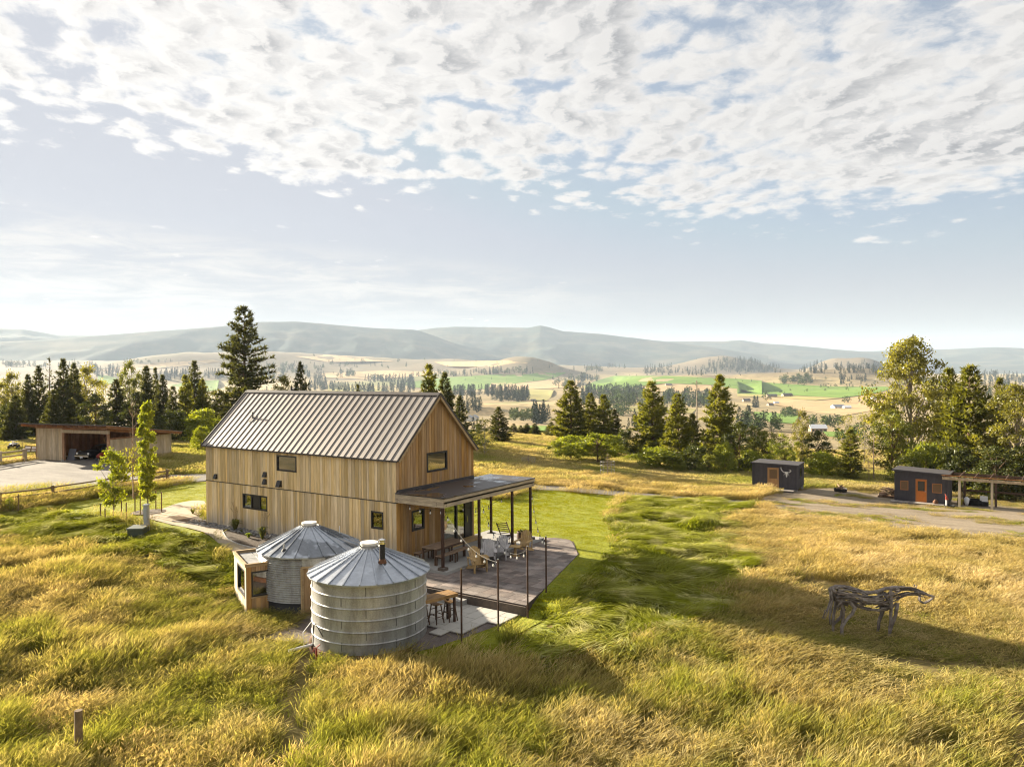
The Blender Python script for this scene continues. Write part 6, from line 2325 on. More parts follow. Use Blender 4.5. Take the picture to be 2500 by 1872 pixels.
proto('thin', broadleaf(22, 5.0, 1.6, 30, 34, leaf=.13, clump=.9, shape='egg', trunk_r=.09), leaf_olive, bark_pale)


def bare(seed, n=26):
    rs = np.random.RandomState(seed)
    mb = MB()
    mb.tube([(0, 0, -.4), (.1, 0, 3), (-.05, .1, 6), (.05, 0, 9.8)], [.13, .10, .06, .01], 6)
    for k in range(n):
        z = rs.uniform(2.4, 9)
        a = rs.uniform(0, 6.28)
        L = (1.05-z/10)*rs.uniform(1.2, 3.2)+.3
        e = Vector((math.cos(a)*L, math.sin(a)*L, L*rs.uniform(.4, 1.0)))
        mb.tube([(0, 0, z), (e.x*.5, e.y*.5, z+e.z*.4), (e.x, e.y, z+e.z)], [.04, .025, .006], 4, caps=False)
        for j in range(2):
            f = rs.uniform(.4, .9)
            g = Vector((rs.normal(0, .4), rs.normal(0, .4), rs.uniform(.2, .6)))
            mb.tube([(e.x*f, e.y*f, z+e.z*f), (e.x*f+g.x, e.y*f+g.y, z+e.z*f+g.z)], [.014, .004], 3, caps=False)
    return mb


NAMES = {'pine': 'pine_tree', 'fir': 'conifer_tree', 'giant': 'pine_tree', 'snag': 'conifer_tree', 'round': 'broadleaf_tree', 'orchard': 'orchard_tree', 'egg': 'broadleaf_tree',
         'cottonwood': 'cottonwood_tree', 'column': 'poplar_tree', 'sapling': 'young_tree', 'bush': 'bush', 'thin': 'young_tree'}


def tree(key, u, vtop, dist, wpx, label, group=None, xy=None, base_off=0.0, lean=None, rz=None, hmin=None):
    x, y = polar_of(u, dist) if xy is None else xy
    z = hz(x, y)-.05+base_off
    d = ray(u, vtop)
    dd = math.hypot(x-CAM[0], y-CAM[1])
    ztop = CAM[2]+d[2]/math.hypot(d[0], d[1])*dd
    h = ztop-z
    crown, trunk, w0, top = PROTO[key]
    depth = dd*math.cos(math.atan((u-1250)/FPX))
    wm = wpx/FPX*depth
    nm = next(v for k, v in NAMES.items() if key.startswith(k))
    cat = 'bush' if nm == 'bush' else 'tree'
    t = thing(nm, label, cat, (x, y, z), random.random()*6.28 if rz is None else rz, group)
    s = h/top
    t.scale = (wm/w0, wm/w0, s)
    link('trunk' if nm != 'bush' else 'stems', trunk, None, t)
    link('crown' if nm != 'bush' else 'foliage', crown, None, t)
    return t


TL = 'trees behind the carport'
for a in [
    ('egg', 4, 930, 120, 60, 'pale green broadleaf tree cut by the left picture edge', TL),
    ('egg', 28, 906, 118, 62, 'light green slender tree behind the dry slope, second from the left edge', TL),
    ('bushdark', 18, 985, 108, 70, 'dark low bush under the light green trees at the left edge', TL),
    ('firA', 68, 915, 112, 50, 'dark narrow conifer just left of the carport roof end', TL),
    ('firB', 94, 893, 116, 62, 'dark conifer above the left end of the carport roof', TL),
    ('snag', 121, 871, 118, 44, 'thin topped conifer rising above its neighbours behind the carport', TL),
    ('firB', 155, 876, 112, 74, 'broad dark conifer with a double top behind the carport', TL),
    ('firA', 181, 887, 118, 54, 'dark conifer between the broad conifer and the yellowish tree', TL),
    ('egg', 210, 890, 122, 84, 'tall rounded yellowish broadleaf among the dark conifers', TL),
    ('thin', 250, 928, 126, 60, 'greyish sparse tree right of the yellowish broadleaf', TL),
    ('firB', 284, 926, 108, 78, 'wide dark conifer behind the carport centre', TL),
    ('round', 316, 880, 138, 60, 'round headed dark pine showing above the conifer row', TL),
    ('firA', 357, 894, 116, 60, 'pointed dark conifer behind the columnar poplar', TL),
    ('firC', 379, 897, 118, 34, 'very narrow conifer between two dark pointed ones', TL),
    ('firB', 397, 915, 112, 60, 'dark conifer right of the very narrow conifer', TL),
    ('firC', 422, 943, 108, 46, 'shorter conifer at the gap before the two tall conifers', TL),
    ('pineB', 452, 915, 114, 58, 'left one of the two tall conifers before the giant pine', TL),
    ('firB', 475, 881, 120, 76, 'airy tall conifer between the gap and the giant pine', TL),
    ('pineC', 494, 925, 112, 46, 'slim green conifer at the left foot of the giant pine', TL),
    ('pineA', 540, 958, 110, 80, 'bushy young pine under the left branches of the giant pine', TL),
    ('bushB', 492, 998, 98, 100, 'bright rounded bush left of the house roof', TL),
    ('firA', 36, 965, 106, 60, 'low dark conifer in front of the light green tree at the left', TL),
    ('firA', 130, 952, 104, 60, 'low dark conifer right over the carport roof end', TL),
    ('eggdark', 232, 962, 104, 80, 'dark broadleaf low behind the middle of the carport', TL),
    ('eggdark', 330, 958, 104, 80, 'dark broadleaf low behind the right end of the carport', TL),
    ('bushdark', 420, 1000, 100, 90, 'dark bush between carport and the bright rounded bush', TL),
]:
    tree(*a)
tree('giant', 598, 750, 104, 150, 'giant pine towering over the house roof against the hills')
tree('bushB', 490, 1040, 84, 50, 'small yellow green sapling in dry grass left of the house')
tree('egg', 690, 915, 98, 70, 'yellow green broadleaf between giant pine and the dark conifer')
tree('firB', 733, 884, 96, 66, 'dark conifer right of the giant pine above the roof ridge')
tree('firC', 874, 938, 92, 30, 'tip of a small conifer just showing over the roof ridge')
tree('pineB', 1047, 889, 82, 84, 'tall pine behind the right end of the roof ridge')
tree('firA', 1086, 910, 84, 66, 'dark conifer at the right shoulder of the gable roof')
tree('firB', 1122, 966, 86, 62, 'dark conifer behind the right roof slope')
TM = 'trees along the meadow edge'
for a in [
    ('eggdark', 1166, 1035, 88, 60, 'dark broadleaf behind the white stemmed tree', TM),
    ('thin', 1182, 1020, 80, 62, 'white stemmed crooked tree beyond the canopy roof', TM),
    ('firB', 1217, 993, 96, 66, 'dark conifer right of the white stemmed tree', TM),
    ('firC', 1253, 1034, 112, 30, 'first of the four small conifers in a row on the slope, from the left', TM),
    ('firC', 1270, 1038, 114, 24, 'slimmest of the four small conifers in a row on the slope', TM),
    ('firA', 1286, 1034, 114, 30, 'third of the four small conifers in a row on the slope, from the left', TM),
    ('firA', 1305, 1034, 112, 32, 'rightmost of the four small conifers in a row on the slope', TM),
    ('bushdark', 1318, 1076, 104, 44, 'dark juniper bush at the foot of the small conifers', TM),
    ('firB', 1346, 1030, 110, 40, 'dim conifer behind the left bright orchard tree', TM),
    ('pineA', 1393, 930, 96, 92, 'tall sunlit pine left in the cluster behind the orchard trees', TM),
    ('pineC', 1441, 960, 100, 56, 'slender pine in the middle of the cluster behind the orchard trees', TM),
    ('pineB', 1473, 963, 96, 66, 'pine right in the cluster behind the orchard trees', TM),
    ('firB', 1501, 1000, 98, 60, 'dark conifer at the right end of the cluster', TM),
    ('bushdark', 1524, 1046, 90, 70, 'dark leaning bush between the cluster and the broad pines', TM),
    ('orchard', 1394, 1062, 80, 110, 'bright green spreading orchard tree, left of the two', TM),
    ('orchard', 1459, 1058, 78, 130, 'bright green spreading orchard tree, right of the two', TM),
    ('pineA', 1592, 932, 90, 100, 'tall broad pine with bare lower trunk in the middle of the meadow edge', TM),
    ('pineC', 1655, 961, 80, 84, 'dense pine right of the broad pine with bare lower trunk', TM),
    ('bushB', 1602, 1092, 76, 130, 'bright tangled bush under the two broad pines', TM),
    ('bushdark', 1700, 1086, 77, 100, 'dark tangled bush right of the dense pine', TM),
    ('pineA', 1757, 916, 86, 96, 'tall pointed pine standing alone right of the utility pole', TM),
    ('eggdark', 1804, 1030, 80, 92, 'dark broad tree right of the pointed pine', TM),
    ('bushB', 1768, 1080, 77, 62, 'bright leafy bush at the foot of the pointed pine', TM),
    ('bushB', 1560, 1108, 84, 90, 'bright bush left under the pine with bare lower trunk', TM),
    ('bush', 1640, 1112, 75, 90, 'green bush under the dense pine', TM),
    ('bushB', 1830, 1098, 80, 80, 'bright bush between the pointed pine and the small shed', TM),
    ('bush', 1510, 1096, 86, 80, 'green bush right of the orchard trees', TM),
    ('bushB', 1345, 1096, 88, 60, 'small bright bush left of the orchard trees', TM),
    ('pineC', 1690, 1010, 88, 60, 'smaller pine filling the gap before the pointed pine', TM),
    ('round', 1840, 1040, 86, 76, 'green rounded tree right of the dark broad tree', TM),
    ('bush', 1730, 1110, 75, 70, 'low green bush in front of the pointed pine', TM),
]:
    tree(*a)
TR = 'trees behind the sheds'
for a in [
    ('round', 1872, 1052, 84, 90, 'green rounded tree behind the small charcoal shed, left', TR),
    ('roundB', 1915, 1058, 80, 90, 'bright rounded tree directly behind the small charcoal shed', TR),
    ('egg', 1960, 1000, 92, 50, 'tall thin pale tree behind the small charcoal shed', TR),
    ('eggdark', 1998, 1052, 84, 84, 'dark rounded tree right of the tall thin pale tree', TR),
    ('bushB', 2010, 1102, 79, 100, 'bright bush right of the small charcoal shed', TR),
    ('pineB', 2076, 1048, 77, 70, 'small pine with bare trunk in the gap between the sheds', TR),
    ('thin', 2069, 1010, 100, 50, 'sparse tall tree in the valley gap, left', TR),
    ('thin', 2110, 1008, 98, 50, 'sparse tall tree in the valley gap, right', TR),
    ('cottonwood', 2222, 826, 86, 190, 'tall airy cottonwood rising over the orange door shed', TR),
    ('round', 2178, 1000, 82, 110, 'lower olive tree left under the tall cottonwood', TR),
    ('pineC', 2316, 899, 92, 92, 'dark pine between the cottonwood and the big broad pine', TR),
    ('pineA', 2368, 893, 80, 150, 'big broad dense pine behind the pole frame', TR),
    ('pineB', 2440, 922, 94, 70, 'pine top showing between the broad pine and the right edge tree', TR),
    ('cottonwood', 2484, 940, 78, 170, 'wide olive broadleaf at the right picture edge', TR),
    ('bushdark', 2330, 1088, 76, 120, 'dark bush behind the roof of the orange door shed', TR),
    ('eggdark', 2430, 1090, 74, 140, 'dark leafy tree behind the pole frame', TR),
    ('bushB', 2260, 1080, 77, 110, 'yellow green thicket behind the orange door shed', TR),
    ('bush', 2390, 1150, 74, 90, 'low green bush under the beam of the pole frame', TR),
    ('eggdark', 2530, 1060, 75, 120, 'dark tree half outside the right picture edge', TR),
    ('bush', 2210, 1110, 76, 90, 'green bush in front of the tall cottonwood', TR),
]:
    tree(*a)
# bare and dying small trees
b1m = bare(31).mesh('bare_trunk', twig_m, recalc=False)
bare_w = 5.0


def bare_tree(u, vtop, dist, wpx, label, xy=None, leafy=None):
    x, y = polar_of(u, dist) if xy is None else xy
    z = hz(x, y)
    d = ray(u, vtop)
    dd = math.hypot(x-CAM[0], y-CAM[1])
    h = CAM[2]+d[2]/math.hypot(d[0], d[1])*dd-z
    t = thing('bare_tree', label, 'tree', (x, y, z), random.random()*6)
    w = wpx/FPX*dd/bare_w
    t.scale = (w, w, h/10)
    link('branches', b1m, None, t)
    if leafy:
        link('crown', leafy, None, t)
    return t


bare_tree(2134, 1046, 78, 60, 'thin bare tree standing before the pale slope between the sheds')
bare_tree(2122, 1090, 76, 30, 'short bare sapling left of the thin bare tree')
rsb = np.random.RandomState(3)
lc = np.column_stack([rsb.normal(0, .8, 260), rsb.normal(0, .8, 260), rsb.uniform(2.2, 5.0, 260)])
Vb, Fb = leaves(lc, .17, rsb)
bare_tree(327, 962, 0, 62, 'dying young tree with bare top between gravel yard and poplar', xy=(-10.83, 2.2), leafy=np_mesh('dying_leaves', Vb, [Fb], leaf_olive))
for (u, vt, d_, w_, lab) in ((1289, 1106, 74, 40, 'reddish dry shrub inside a wire cage in the meadow, left'), (1482, 1104, 66, 42, 'grey dry shrub inside a wire cage in front of the right orchard tree')):
    t = bare_tree(u, vt, d_, w_*1.3, lab)
    t.name = 'dry_shrub'
    mb = MB()
    for k in range(10):
        a = k*.628
        mb.tube([(1.6*math.cos(a), 1.6*math.sin(a), -.3), (1.6*math.cos(a), 1.6*math.sin(a), 6.5)], .03, 3, caps=False)
    for z in (1, 3, 5, 6.4):
        mb.lathe([(1.6, z), (1.6, z+.12)], 12)
    mb.obj('wire_cage', galv, t, recalc=False)

# young trees at the lawn, tied to stakes
def stakes(cx, cy, n, r, hgt, parent_label):
    for k in range(n):
        a = .5+k*2*math.pi/n
        x, y = cx+r*math.cos(a), cy+r*math.sin(a)
        o = MB().tube([(x, y, hz(x, y)-.2), (x+.02, y, hz(x, y)+hgt*random.uniform(.9, 1.05))], .032, 6).obj('tree_stake', fence_wood)
        setp(o, parent_label, 'stake', parent_label.replace('dark stake', 'dark stakes'))


P1_ = GT(277, 1271)
tree('sapling', 277, 1094, 0, 78, 'young maple tied between stakes in the rough lawn', xy=(P1_[0], P1_[1]))
stakes(P1_[0], P1_[1], 4, .75, 1.0, 'dark stake round the young maple')
P2_ = GT(362, 1252)
tree('column', 357, 982, 0, 43, 'bright green columnar poplar at the edge of the garden path', xy=(P2_[0], P2_[1]))
stakes(P2_[0], P2_[1], 4, .8, 1.15, 'dark stake round the columnar poplar')
o = drape('mulch_ring', [(P2_[0]+.95*math.cos(k*.628)*(1+.1*math.sin(k*3)), P2_[1]+.95*math.sin(k*.628)) for k in range(10)], mulch, .075, .3)
P3_ = GT(24, 1249)
tree('sapling', 25, 1214, 0, 20, 'tiny sapling between two stakes at the left picture edge', xy=(P3_[0], P3_[1]))
stakes(P3_[0], P3_[1], 2, .55, 1.15, 'dark stake beside the tiny sapling')
# planting bed
bm_ = leaf_mat('bed_leaf', (0.11, 0.13, 0.03), (0.2, 0.2, 0.06), tr=.4, scale=3)
bl_ = leaf_mat('lime_leaf', (0.22, 0.27, 0.02), (0.28, 0.32, 0.03), tr=.45, scale=3)


def fountain_grass(x, y, r, h, n, mat, label, name='ornamental_grass', cat='plant'):
    rs = np.random.RandomState(int(x*100) % 9999)
    mb = MB()
    for k in range(n):
        a = rs.uniform(0, 6.28)
        rr_, hh = r*rs.uniform(.4, 1.1), h*rs.uniform(.55, 1.1)
        s = Vector((-math.sin(a), math.cos(a), 0))*.022
        p = [Vector((.04*math.cos(a), .04*math.sin(a), 0)), Vector((rr_*.45*math.cos(a), rr_*.45*math.sin(a), hh*.85)), Vector((rr_*math.cos(a), rr_*math.sin(a), hh*.75))]
        mb.add([p[0]-s*.5, p[0]+s*.5, p[1]+s, p[1]-s, p[2]], ((0, 1, 2, 3), (3, 2, 4)))
    t = thing(name, label, cat, (x, y, hz(x, y)+.06))
    mb.obj('blades', mat, t, recalc=False)
    return t


for (u, v, r, h, n, m_, lab) in ((575, 1306, .45, .62, 120, bm_, 'arching tuft of ornamental grass in the mulch bed, left'),
                                 (607, 1325, .22, .26, 90, bl_, 'small lime green plant in the mulch bed'),
                                 (641, 1327, .36, .66, 110, bm_, 'upright ornamental grass close to the rear bin roof'),
                                 (471, 1268, .28, .32, 50, bm_, 'small shrub in the dark bed at the house corner'),
                                 (590, 1313, .14, .16, 30, bm_, 'tiny seedling between the two bed grasses')):
    g = G(u, v, -.3)
    fountain_grass(g[0], g[1], r, h, n, m_, lab)
for (u, v, lab) in ((574, 1300, 'left tall dry flower spike in the bed before the wall'), (648, 1320, 'right tall dry flower spike in the bed before the wall')):
    g = G(u, v, -.3)
    t = thing('flower_spike', lab, 'plant', (g[0], g[1], hz(g[0], g[1])))
    mb = MB()
    for k in range(9):
        mb.tube([(0, 0, 0), (random.uniform(-.1, .1), random.uniform(-.1, .1), .8), (random.uniform(-.22, .22), random.uniform(-.22, .22), random.uniform(1.1, 1.5))], [.008, .007, .016], 4)
    mb.obj('stem', M('dry_spike', (.42, .31, .16), .9) if 'dry_spike' not in MATS else MATS['dry_spike'], t, recalc=False)

# ------------------------------------------------------------------ grass
def grass_mat(name, lo1, hi1, lo2, hi2, nscale=0.10, tr=0.45, patch=(0.4, 0.6), stretch=(1, 1, 0.3), vary=0.35, third=None, tint=(1.35, 1.2, 0.75)):
    """colour runs from foot to tip of each blade; two kinds of grass mixed over the ground"""
    m, b, out = newmat(name)
    at = b.n('ShaderNodeAttribute')
    at.attribute_name = 'tip'
    t = at.outputs['Fac']
    geo = b.n('ShaderNodeNewGeometry')
    oi = b.n('ShaderNodeObjectInfo')
    pos = b.mapping(geo.outputs['Position'], scale=stretch)
    nz = b.noise(pos, nscale, 5.0, 0.62)
    k = b.rng(nz, patch[0], patch[1])
    k = b.math('ADD', k, b.rng(oi.outputs['Random'], 0, 1, -.35, .35), clamp=True)
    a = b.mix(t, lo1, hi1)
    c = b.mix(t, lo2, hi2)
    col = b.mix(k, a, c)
    if third:
        n3 = b.noise(b.mapping(pos, loc=(31, 7, 0)), nscale*2.3, 4.0, 0.6)
        col = b.mix(b.math('MULTIPLY', b.rng(n3, .50, .64), t), col, third)
    isl = geo.outputs['Random Per Island']
    h = b.n('ShaderNodeHueSaturation')
    b.put(h.inputs['Value'], b.rng(isl, 0, 1, 1-vary, 1+vary))
    b.put(h.inputs['Color'], col)
    col = h.outputs[0]
    dif = b.n('ShaderNodeBsdfDiffuse')
    b.put(dif.inputs[0], col)
    trn = b.n('ShaderNodeBsdfTranslucent')
    b.put(trn.inputs[0], b.mix(1.0, col, tint, 'MULTIPLY'))
    mx = b.n('ShaderNodeMixShader')
    mx.inputs[0].default_value = tr
    m.node_tree.links.new(dif.outputs[0], mx.inputs[1])
    m.node_tree.links.new(trn.outputs[0], mx.inputs[2])
    m.node_tree.links.new(mx.outputs[0], out.inputs[0])
    return m


def blades_mesh(name, n, radius, hgt, lean, curl, width, head, mat, seed, leaf_share=0.5, wind=(1.0, 0.25), segs=4, flat=0.0):
    """a clump: bent stems with seed heads and broader leaves; 'tip' runs 0..1 along each"""
    rs = np.random.RandomState(seed)
    V, F, T = [], [], []
    off = 0
    wv = np.array([*wind, 0.0])
    wv = wv/np.linalg.norm(wv)
    for i in range(n):
        isleaf = rs.rand() < leaf_share
        r, a = radius*math.sqrt(rs.rand()), rs.uniform(0, 6.283)
        p0 = np.array([r*math.cos(a), r*math.sin(a), -.03])
        h = hgt*(rs.uniform(.45, .8) if isleaf else rs.uniform(.75, 1.12))
        d2 = np.array([rs.normal(0, 1), rs.normal(0, 1), 0])
        out_ = wv*lean*rs.uniform(.5, 1.5)+d2*(.15 if isleaf else .09)
        cur = wv*curl*rs.uniform(.4, 1.6)+d2*(.18 if isleaf else .10)
        an = rs.uniform(0, 6.283)
        s = np.array([math.cos(an), math.sin(an), 0])
        ts = np.linspace(0, 1, segs+1)
        if isleaf:
            wd = width*1.5*(1-ts**1.6)
        else:
            ts = np.array([0, .45, .72, .86, 1.0])
            wd = np.array([width*.55, width*.5, width*.5, head, head*.15])
        for k, t in enumerate(ts):
            up = h*(t-(.22 if isleaf else .10)*t*t)*(1-flat*.7)
            q = p0+np.array([0, 0, up])+h*(out_*t+cur*t*t*t)
            if flat:
                q[2] = max(q[2]*(1-.55*t), .02)
            V += [q-s*wd[k]/2, q+s*wd[k]/2]
            T += [t if not isleaf else t*.55]*2
            if k:
                j = off+2*k
                F.append((j-2, j-1, j+1, j))
        off += 2*len(ts)
    me = np_mesh(name, np.array(V), [np.array(F)], mat)
    at = me.attributes.new('tip', 'FLOAT', 'POINT')
    at.data.foreach_set('value', np.array(T, np.float32))
    return me


def scatter(name, pts, variants, rotz, scl, tilt=None, kind='stuff', idx=None):
    """clumps set on points by geometry nodes; one object"""
    n = len(pts)
    me = bpy.data.meshes.new(name)
    me.vertices.add(n)
    me.vertices.foreach_set('co', np.asarray(pts, np.float32).ravel())
    rot = np.zeros((n, 3), np.float32)
    rot[:, 2] = rotz
    if tilt is not None:
        rot[:, 0], rot[:, 1] = tilt[:, 0], tilt[:, 1]
    sc = np.asarray(scl, np.float32)
    if sc.ndim == 1:
        sc = np.repeat(sc[:, None], 3, 1)
    a = me.attributes.new('rot', 'FLOAT_VECTOR', 'POINT')
    a.data.foreach_set('vector', rot.ravel())
    a = me.attributes.new('scl', 'FLOAT_VECTOR', 'POINT')
    a.data.foreach_set('vector', sc.ravel())
    a = me.attributes.new('idx', 'INT', 'POINT')
    a.data.foreach_set('value', (RS.randint(0, len(variants), n) if idx is None else idx).astype(np.int32))
    o = link(name, me)
    o['kind'] = kind
    col = bpy.data.collections.new(name+'_kinds')
    for i, v in enumerate(variants):
        ob = bpy.data.objects.new('%s_%02d' % (name+'_clump', i), v)
        col.objects.link(ob)
    ng = bpy.data.node_groups.new(name, 'GeometryNodeTree')
    ng.interface.new_socket('Geometry', in_out='INPUT', socket_type='NodeSocketGeometry')
    ng.interface.new_socket('Geometry', in_out='OUTPUT', socket_type='NodeSocketGeometry')
    gi, go = ng.nodes.new('NodeGroupInput'), ng.nodes.new('NodeGroupOutput')
    ci = ng.nodes.new('GeometryNodeCollectionInfo')
    ci.inputs['Collection'].default_value = col
    ci.inputs['Separate Children'].default_value = True
    ci.inputs['Reset Children'].default_value = True
    ip = ng.nodes.new('GeometryNodeInstanceOnPoints')
    ip.inputs['Pick Instance'].default_value = True

    def attr(nm, ty):
        nd = ng.nodes.new('GeometryNodeInputNamedAttribute')
        nd.data_type = ty
        nd.inputs['Name'].default_value = nm
        return nd.outputs[0]
    L = ng.links.new
    L(gi.outputs[0], ip.inputs['Points'])
    L(ci.outputs[0], ip.inputs['Instance'])
    L(attr('idx', 'INT'), ip.inputs['Instance Index'])
    L(attr('rot', 'FLOAT_VECTOR'), ip.inputs['Rotation'])
    L(attr('scl', 'FLOAT_VECTOR'), ip.inputs['Scale'])
    L(ip.outputs[0], go.inputs[0])
    md = o.modifiers.new('scatter', 'NODES')
    md.node_group = ng
    return o


def in_view(x, y, margin=0.10, near=2.0):
    dx, dy = x-CAM[0], y-CAM[1]
    f = dx*FH[0]+dy*FH[1]
    r = dx*RH[0]+dy*RH[1]
    return (f > near) & (np.abs(r) < f*(0.668+margin)+1.5)


def spread(x0, x1, y0, y1, dens):
    n = int((x1-x0)*(y1-y0)*dens)
    return RS.uniform(x0, x1, n), RS.uniform(y0, y1, n)


def at_ground(x, y, off=0.0):
    return np.column_stack([x, y, H(x, y)+off])


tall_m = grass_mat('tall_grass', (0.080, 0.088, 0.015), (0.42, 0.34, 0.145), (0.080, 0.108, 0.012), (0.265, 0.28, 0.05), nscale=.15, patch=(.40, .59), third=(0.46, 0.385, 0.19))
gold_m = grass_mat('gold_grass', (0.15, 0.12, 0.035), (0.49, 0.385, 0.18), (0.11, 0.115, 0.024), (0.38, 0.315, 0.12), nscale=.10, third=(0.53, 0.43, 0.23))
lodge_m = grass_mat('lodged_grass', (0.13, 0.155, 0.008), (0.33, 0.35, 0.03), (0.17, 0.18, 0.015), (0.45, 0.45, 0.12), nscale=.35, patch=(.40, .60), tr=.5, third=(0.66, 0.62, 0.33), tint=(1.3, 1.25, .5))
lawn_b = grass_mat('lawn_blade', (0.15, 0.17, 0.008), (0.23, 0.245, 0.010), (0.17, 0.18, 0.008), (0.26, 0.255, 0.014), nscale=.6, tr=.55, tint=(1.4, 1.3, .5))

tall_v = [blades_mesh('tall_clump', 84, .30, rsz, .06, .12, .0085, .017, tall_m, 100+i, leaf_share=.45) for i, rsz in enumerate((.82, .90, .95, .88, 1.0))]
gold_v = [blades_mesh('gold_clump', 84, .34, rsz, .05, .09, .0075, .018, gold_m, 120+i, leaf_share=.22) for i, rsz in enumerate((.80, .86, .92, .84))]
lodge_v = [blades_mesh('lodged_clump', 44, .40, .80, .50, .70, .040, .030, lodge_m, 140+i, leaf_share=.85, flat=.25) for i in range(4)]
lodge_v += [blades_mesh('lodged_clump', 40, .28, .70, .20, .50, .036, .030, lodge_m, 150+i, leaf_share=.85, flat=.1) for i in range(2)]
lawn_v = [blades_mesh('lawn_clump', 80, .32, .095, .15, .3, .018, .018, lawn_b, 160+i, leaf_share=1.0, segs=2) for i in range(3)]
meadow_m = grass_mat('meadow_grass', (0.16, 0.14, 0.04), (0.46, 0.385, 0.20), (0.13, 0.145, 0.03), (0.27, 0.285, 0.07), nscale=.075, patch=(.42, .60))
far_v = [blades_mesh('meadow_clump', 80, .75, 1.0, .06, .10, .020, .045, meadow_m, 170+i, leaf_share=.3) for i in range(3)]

BLOCK = [LAWN_R, LAWN_L, ROAD, YARD_R, YARD_L, PATH_S, GRAVEL_PAD, BED_A, BED_B]
_trail = np.array(TRAIL)


def hard(x, y):
    """places where nothing grows: buildings, slabs, gravel"""
    k = (x > -.15) & (x < 13.75) & (y > -.05) & (y < 5.8)
    k |= (x > 13.2) & (x < 16.75) & (y > -.35) & (y < 7.6)
    k |= inpoly(CLIP+[], x, y)
    k |= (x > -1.2) & (x < 13.7) & (y > -1.7) & (y < .2)
    k |= np.hypot(x-SC1[0], y-SC1[1]) < 2.08
    k |= np.hypot(x-SC2[0], y-SC2[1]) < 2.08
    k |= inpoly([apt0(-.1, -.1), apt0(WB+.1, -.1), apt0(WB+.1, WC+.1), apt0(-.1, WC+.1)], x, y)
    for s_, w, d in ((sh1, 3.95, 3.4), (sh2, 3.42, 3.0)):
        a = s_.rotation_euler.z
        lx = (x-s_.location.x)*math.cos(a)+(y-s_.location.y)*math.sin(a)
        ly = -(x-s_.location.x)*math.sin(a)+(y-s_.location.y)*math.cos(a)
        k |= (lx > -.3) & (lx < w+.2) & (ly > -.9) & (ly < d+.1)
    a = cb.rotation_euler.z
    lx = (x-cb.location.x)*math.cos(a)+(y-cb.location.y)*math.sin(a)
    ly = -(x-cb.location.x)*math.sin(a)+(y-cb.location.y)*math.cos(a)
    k |= (lx > -.1) & (lx < CW+.2) & (ly > -.2) & (ly < CD+.1)
    return k


def apt0(s, t):
    p = apt(s, t, 0)
    return (AX.location.x+p[0], AX.location.y+p[1])


def trail_dist(x, y):
    d = np.full(x.shape, 1e9)
    for i in range(len(_trail)-1):
        a, b_ = _trail[i], _trail[i+1]
        ab = b_-a
        t = np.clip(((x-a[0])*ab[0]+(y-a[1])*ab[1])/(ab@ab), 0, 1)
        d = np.minimum(d, np.hypot(x-a[0]-t*ab[0], y-a[1]-t*ab[1]))
    return d


